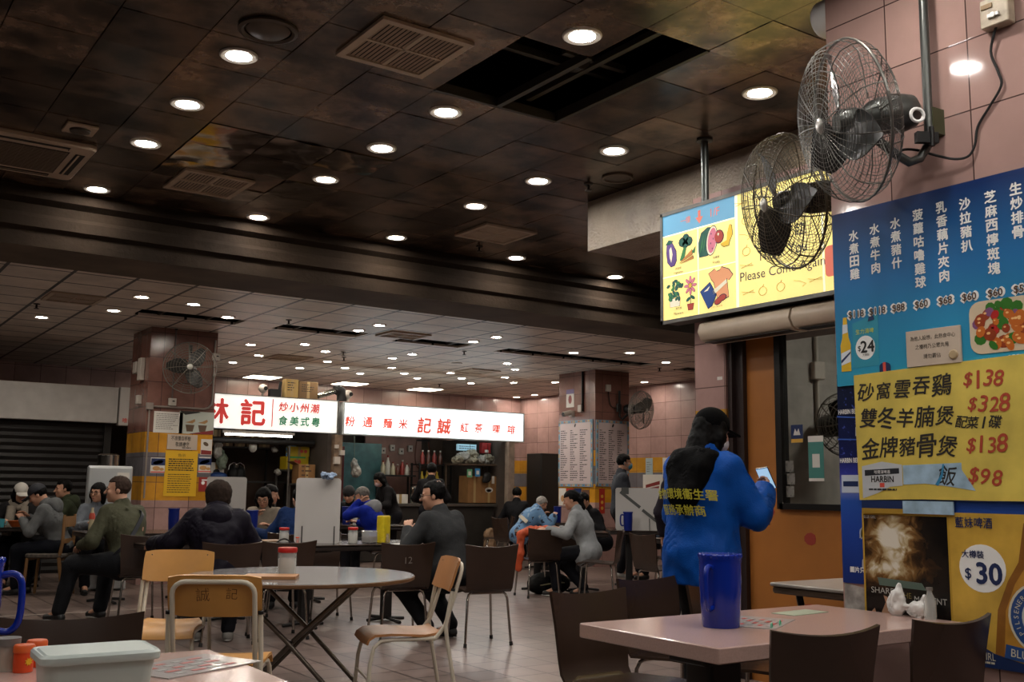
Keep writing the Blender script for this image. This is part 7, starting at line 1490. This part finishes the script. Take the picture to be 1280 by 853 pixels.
t = T('rack', 'black metal rack holding yellow bottles in right stall', 'rack', (10.05, 17.2, 0)); m = MB()
for sx in (-.34, .34):
    for sy in (-.15, .15): m.span((sx - .015, sy - .015, 0), (sx + .015, sy + .015, 1.75))
m.build('frame', dk, t); 
for z_ in (.5, .95, 1.35, 1.73): m = MB(); m.span((-.36, -.17, z_ - .02), (.36, .17, z_)); m.build('shelf_board', dk, t)
for i in range(4): bottle(f'yellow bottle on black rack upper shelf, {ORD[i]} from left', 9.8 + i * .11, 17.12, 1.352, .24, .042, cols[4], cols[4], 'yellow bottles on the rack')
for i in range(5): bottle(f'small pale jar on black rack middle shelf, {ORD[i]} from left', 9.8 + i * .12, 17.12, .952, .15, .045, cols[(i + 1) % 3], cols[3], 'jars on the rack')
for i in range(4): bottle(f'dark bottle on top of black rack, {ORD[i]} from left', 9.82 + i * .13, 17.15, 1.732, .26, .045, cols[2 if i % 2 else 3], cols[1], 'bottles on rack top')
xa, za = onY(508, 560, 17.3); 
for i in range(5): t = T('switch_box', f'white socket box high on right stall wall, {ORD[i]} from left', 'switch', (9.25 + i * .2, 18.08, 2.05 - .06 * (i % 2)), 0, 'stall sockets'); MB().rbox((0, -.03, 0), (.1, .05, .12), .008).build('box', boxm, t); MB().box((0, -.058, 0), (.03, .006, .03)).build('switch', dk, t)
t = T('cable', 'loop of red brown cable hung on right stall wall', 'cable', (10.35, 18.06, 1.95)); m = MB(); m.tube(smoothp([(-.15, 0, .25), (-.17, 0, -.1), (-.1, -.02, -.28), (.1, -.02, -.28), (.17, 0, -.1), (.12, 0, .25)], 6), .014, 6); m.build('cable', M('cable_rust', '#5f2c1c', .5), t, 60); MB().box((0, .0, .27), (.3, .03, .03)).build('hook', dk, t)
# pile of bags on the high shelf at right, cartons under
shelf('plank shelf loaded with plastic bags at right end of stall', 10.1, 10.95, 16.55, 1.74, .5, M('plank_dim', '#4a3a2c', .6), floor=1.01)
for i, (px, py, rx, rz_) in enumerate([(572, 577, .1, .07), (580, 572, .13, .1), (591, 570, .13, .11), (600, 575, .1, .08), (610, 574, .12, .08), (618, 577, .08, .07), (588, 578, .14, .06), (605, 580, .14, .05)]):
    xa, za = onY(px, py, 16.5); wob('plastic_bag', f'bundle of pale plastic bags on high stall shelf, {ORD[i]} of the pile', 'bag', (xa, 16.5 + .04 * (i % 3), max(za, 1.742 + rz_ * .9)), [((0, 0, 0), (rx, .12, rz_)), ((rx * .4, -.02, rz_ * .3), (rx * .6, .1, rz_ * .6))], M('bag_cream' + str(i % 2), ['#9c9480', '#a9a59c'][i % 2], .45, var=.4, vscale=9), .035, 'plastic bags on the high shelf')
xa, za = onY(596, 614, 16.5); box_thing('carton', 'big brown carton with white label on stall counter at right', 'box', (xa - .12, 16.55, 1.02), (.3, .32, .5), carton, 0, 'stall counter cartons'); t = box_thing('carton', 'big brown carton with torn orange sticker at right of stall counter', 'box', (xa + .2, 16.55, 1.02), (.34, .32, .5), carton, 0, 'stall counter cartons', marks=lambda t, y: shapes([(ell(.0, .24, .09, .05, 10), 0), (ell(.0, .23, .06, .03, 10), 1), ([(.06, .36), (.12, .36), (.12, .5), (.06, .5)], 0)], [WH, M('sticker_orange', '#b5703a', .5)])(t, y))
t = T('stall_counter', 'dark steel counter along the front of right stall', 'counter', (9.4, 16.55, 0)); MB().rbox((0, 0, .98), (3.1, .55, .05), .01).build('top', steel, t, 30); MB().rbox((0, .03, .48), (3.05, .48, .94), .01).build('body', M('counter_dark', '#2b2723', .5, var=.3), t)
for px, py, lb, mt in ((587, 592, 'small green code card hung over the cartons', M('card_green', '#5f9a72', .5)), (597, 591, 'small blue code card hung over the cartons', M('card_blue', '#2f7fb5', .5))):
    xa, za = onY(px, py, 16.28); t = T('payment_card', lb, 'card', (xa, 16.28, za), 0, 'payment cards'); MB().rbox((0, 0, 0), (.11, .01, .15), .002).build('card', mt, t); MB().box((0, -.0058, .0), (.06, .0015, .07)).build('white_field', WH, t); MB().cyl((0, 0, .07), (0, 0, 2.35 - za), .003, seg=5).build('cord', dk, t)
_t = wob('black_cap', 'black cloth cap hanging beside the payment cards', 'cap', (onY(609, 597, 16.3)[0], 16.3, onY(609, 597, 16.3)[1]), [((0, 0, 0), (.09, .05, .1)), ((-.05, 0, -.06), (.06, .04, .05))], rubber, .01); MB().cyl((0, 0, .08), (0, 0, 2.35 - _t.location.z), .003, seg=5).build('cord', dk, _t)
xa, za = onY(612, 655, 16.2); wob('paper_sack', 'brown paper sack standing by the pale stall post', 'sack', (10.6, 15.98, .24), [((0, 0, 0), (.13, .1, .24)), ((0, 0, .2), (.12, .08, .14))], M('sack_brown', '#7d6248', .7, var=.25), .02)
xa, za = onY(552, 635, 16.2); t = T('steel_canister', 'steel canister on stall counter beside dark grey jacket man', 'canister', (9.3, 16.5, 1.006)); m = MB(); m.lathe([(.001, 0), (.08, 0), (.08, .26), (.06, .28)], seg=18); m.build('body', chrome, t, 40); m = MB(); m.lathe([(.062, .278), (.05, .3), (.001, .305)], seg=18); m.build('lid', steel, t, 40)
box_thing('box', 'white plastic box at front of the stall counter', 'box', (8.95, 16.5, 1.006), (.3, .25, .16), WH)
t = T('menu_screen', 'small bluish lit sign inside top right of right stall', 'sign', (10.45, 16.6, 2.05)); MB().rbox((0, 0, 0), (.42, .05, .12), .005).build('panel', M('screen_blue', '#8fb5c4', .4, emit=.5), t); m = MB(); dashes(m, -.18, -.04, .18, .04, 2, R0, -.0275, 0, mn=.9); m.build('print', NAVY, t)
t = T('fire_box', 'red box near the top right of right stall', 'box', (10.84, 16.55, 2.05)); MB().rbox((0, 0, 0), (.2, .1, .2), .01).build('body', M('box_red', '#8a1a18', .5), t); MB().box((0, -.053, -.06), (.08, .006, .05)).build('plate', WH, t)
# ------------------------------------------------------------------ office behind the window
t = T('office_fill_lamp', 'unseen square lamp added in the office ceiling to brighten the window', 'ceiling light', (6.9, 3.9, 2.9)); MB().rbox((0, 0, -.012), (.5, .5, .02), .02).build('frame', white_ring, t); MB().rbox((0, 0, -.026), (.44, .44, .01), .02).build('diffuser', M('office_fill_glow', '#fff4e6', .5, emit=34), t)  # unseen lamp added so the room behind the glass is not dark
def off_pole(t): m = MB(); m.tube([(0, .38, 1.1), (0, .38, -.05), (0, .25, -.06)], .018, 8); m.build('bracket_pipe', boxm, t, 50); m = MB(); m.rbox((0, .36, .45), (.1, .07, .14), .01); m.build('wall_plate', boxm, t)
fan('dim wall fan behind the office window standing in for a reflected hall fan', (6.55, 5.02, 1.8), -20, 0, .24, 8, 16, .0022, M('fan_wire_dim', '#6a645c', .45, .6), M('motor_black', '#22211f', .5), M('blade_black', '#1a1917', .4), 0, off_pole)  # solid fan put in place of a hall fan's reflection in the glass
sheet_notice('poster', 'teal code poster stuck on the office window', 'poster', 5.604, 4.535, 1.51, .125, .3, M('poster_teal', '#3f7d74', .5), -90, .002, shapes([([(-.0625, .11), (.0625, .11), (.0625, .15), (-.0625, .15)], 0), ([(-.03, -.06), (.03, -.06), (.03, .03), (-.03, .03)], 0), ([(-.0625, -.15), (.0625, -.15), (.0625, -.13), (-.0625, -.13)], 0)], [WH]))
sheet_notice('sticker', 'navy sticker with white emblem on the office window', 'sticker', 5.604, 4.69, 1.68, .1, .12, NAVY, -90, .002, shapes([([(-.03, -.01), (-.015, .035), (0, .01), (.015, .035), (.03, -.01), (.018, -.01), (.0, -.01), (-.018, -.01)], 0), ([(-.05, -.06), (.05, -.06), (.05, -.035), (-.05, -.035)], 1)], [WH, goldm]))
for i in range(3): sheet_notice('sticker', f'grey torn sticker at lower left of office window, {ORD[i]} from top', 'sticker', 5.604, 4.76 - .01 * (i % 2), 1.46 - i * .085, .07, .075, M('sticker_grey', '#77746c', .6, var=.7, vscale=40), -90, .002, body=shapes([(ell(0, 0, .02, .025, 8), 0)], [GR]))
t = T('office_cabinet', 'white cabinet seen through the office window', 'cabinet', (7.4, 3.75, 0), -90); MB().rbox((0, 0, .62), (.9, .4, 1.24), .02).build('body', WH, t); MB().span((-.44, -.215, .05), (-.01, -.2, 1.2)).build('door', WH, t); MB().span((.01, -.215, .05), (.44, -.2, 1.2)).build('door', WH, t)
t = T('socket', 'small white socket on the wall within the office', 'switch', (8.3, 4.9, 1.35), -90); MB().rbox((0, -.02, 0), (.1, .04, .1), .008).build('box', boxm, t); MB().cyl((0, -.02, .05), (0, -.02, 1.0), .01, seg=6).build('conduit', boxm, t)
for i, (y, z, w_, lb) in enumerate(((4.93, 1.15, .035, 'red handprint smudge at upper left of plywood'), (4.6, .98, .05, 'red square smudge under the window on plywood'), (4.62, .5, .07, 'red smear low on plywood beside counter'))):
    t = T('paint_mark', lb, 'mark', (5.5995, y, z), -90, 'red paint marks'); MB().prism([(a + .004 * math.sin(5 * a * 40), b_) for a, b_ in ell(0, 0, w_, w_ * .85, 9)], -.001, 0).build('paint', M('paint_red', '#8a2a1a', .6), t)
x, y = 3.98, 2.93
t = T('shopping_bag', 'white tied plastic shopping bag on pink table before the cave poster', 'bag', (4.09, 2.84, .751), -80); t.scale = (.8, .8, .78); v = Sdf(); v.ell((-.06, 0, .06), (.05, .03, .07), None, .03); v.ell((.06, 0, .04), (.06, .03, .045), None, .03); v.cone((-.05, 0, .1), (-.04, 0, .17), .03, .012, .03); v.cone((.09, 0, .06), (.1, 0, .12), .025, .01, .03); put('bag', v.mesh(.006, 0, smooth=1, wr=.012, wscale=24), M('bag_bright', '#e3e2de', .35, alpha=.9), t); v = Sdf(); v.cone((-.02, -.01, .06), (.05, -.01, .055), .012, .01, .01); put('handle', v.mesh(.005, 0, smooth=1), M('bag_bright', '#e3e2de', .35, alpha=.9), t)
t = T('water_bottle', 'small clear bottle at right of the white shopping bag', 'bottle', (4.08, 2.72, .751)); m = MB(); m.lathe([(.001, 0), (.026, 0), (.026, .08), (.012, .11), (.012, .125)], seg=18); m.build('bottle', clear, t, 40); m = MB(); m.lathe([(.014, .122), (.014, .135), (.001, .135)], seg=14); m.build('cap', GR, t, 40)
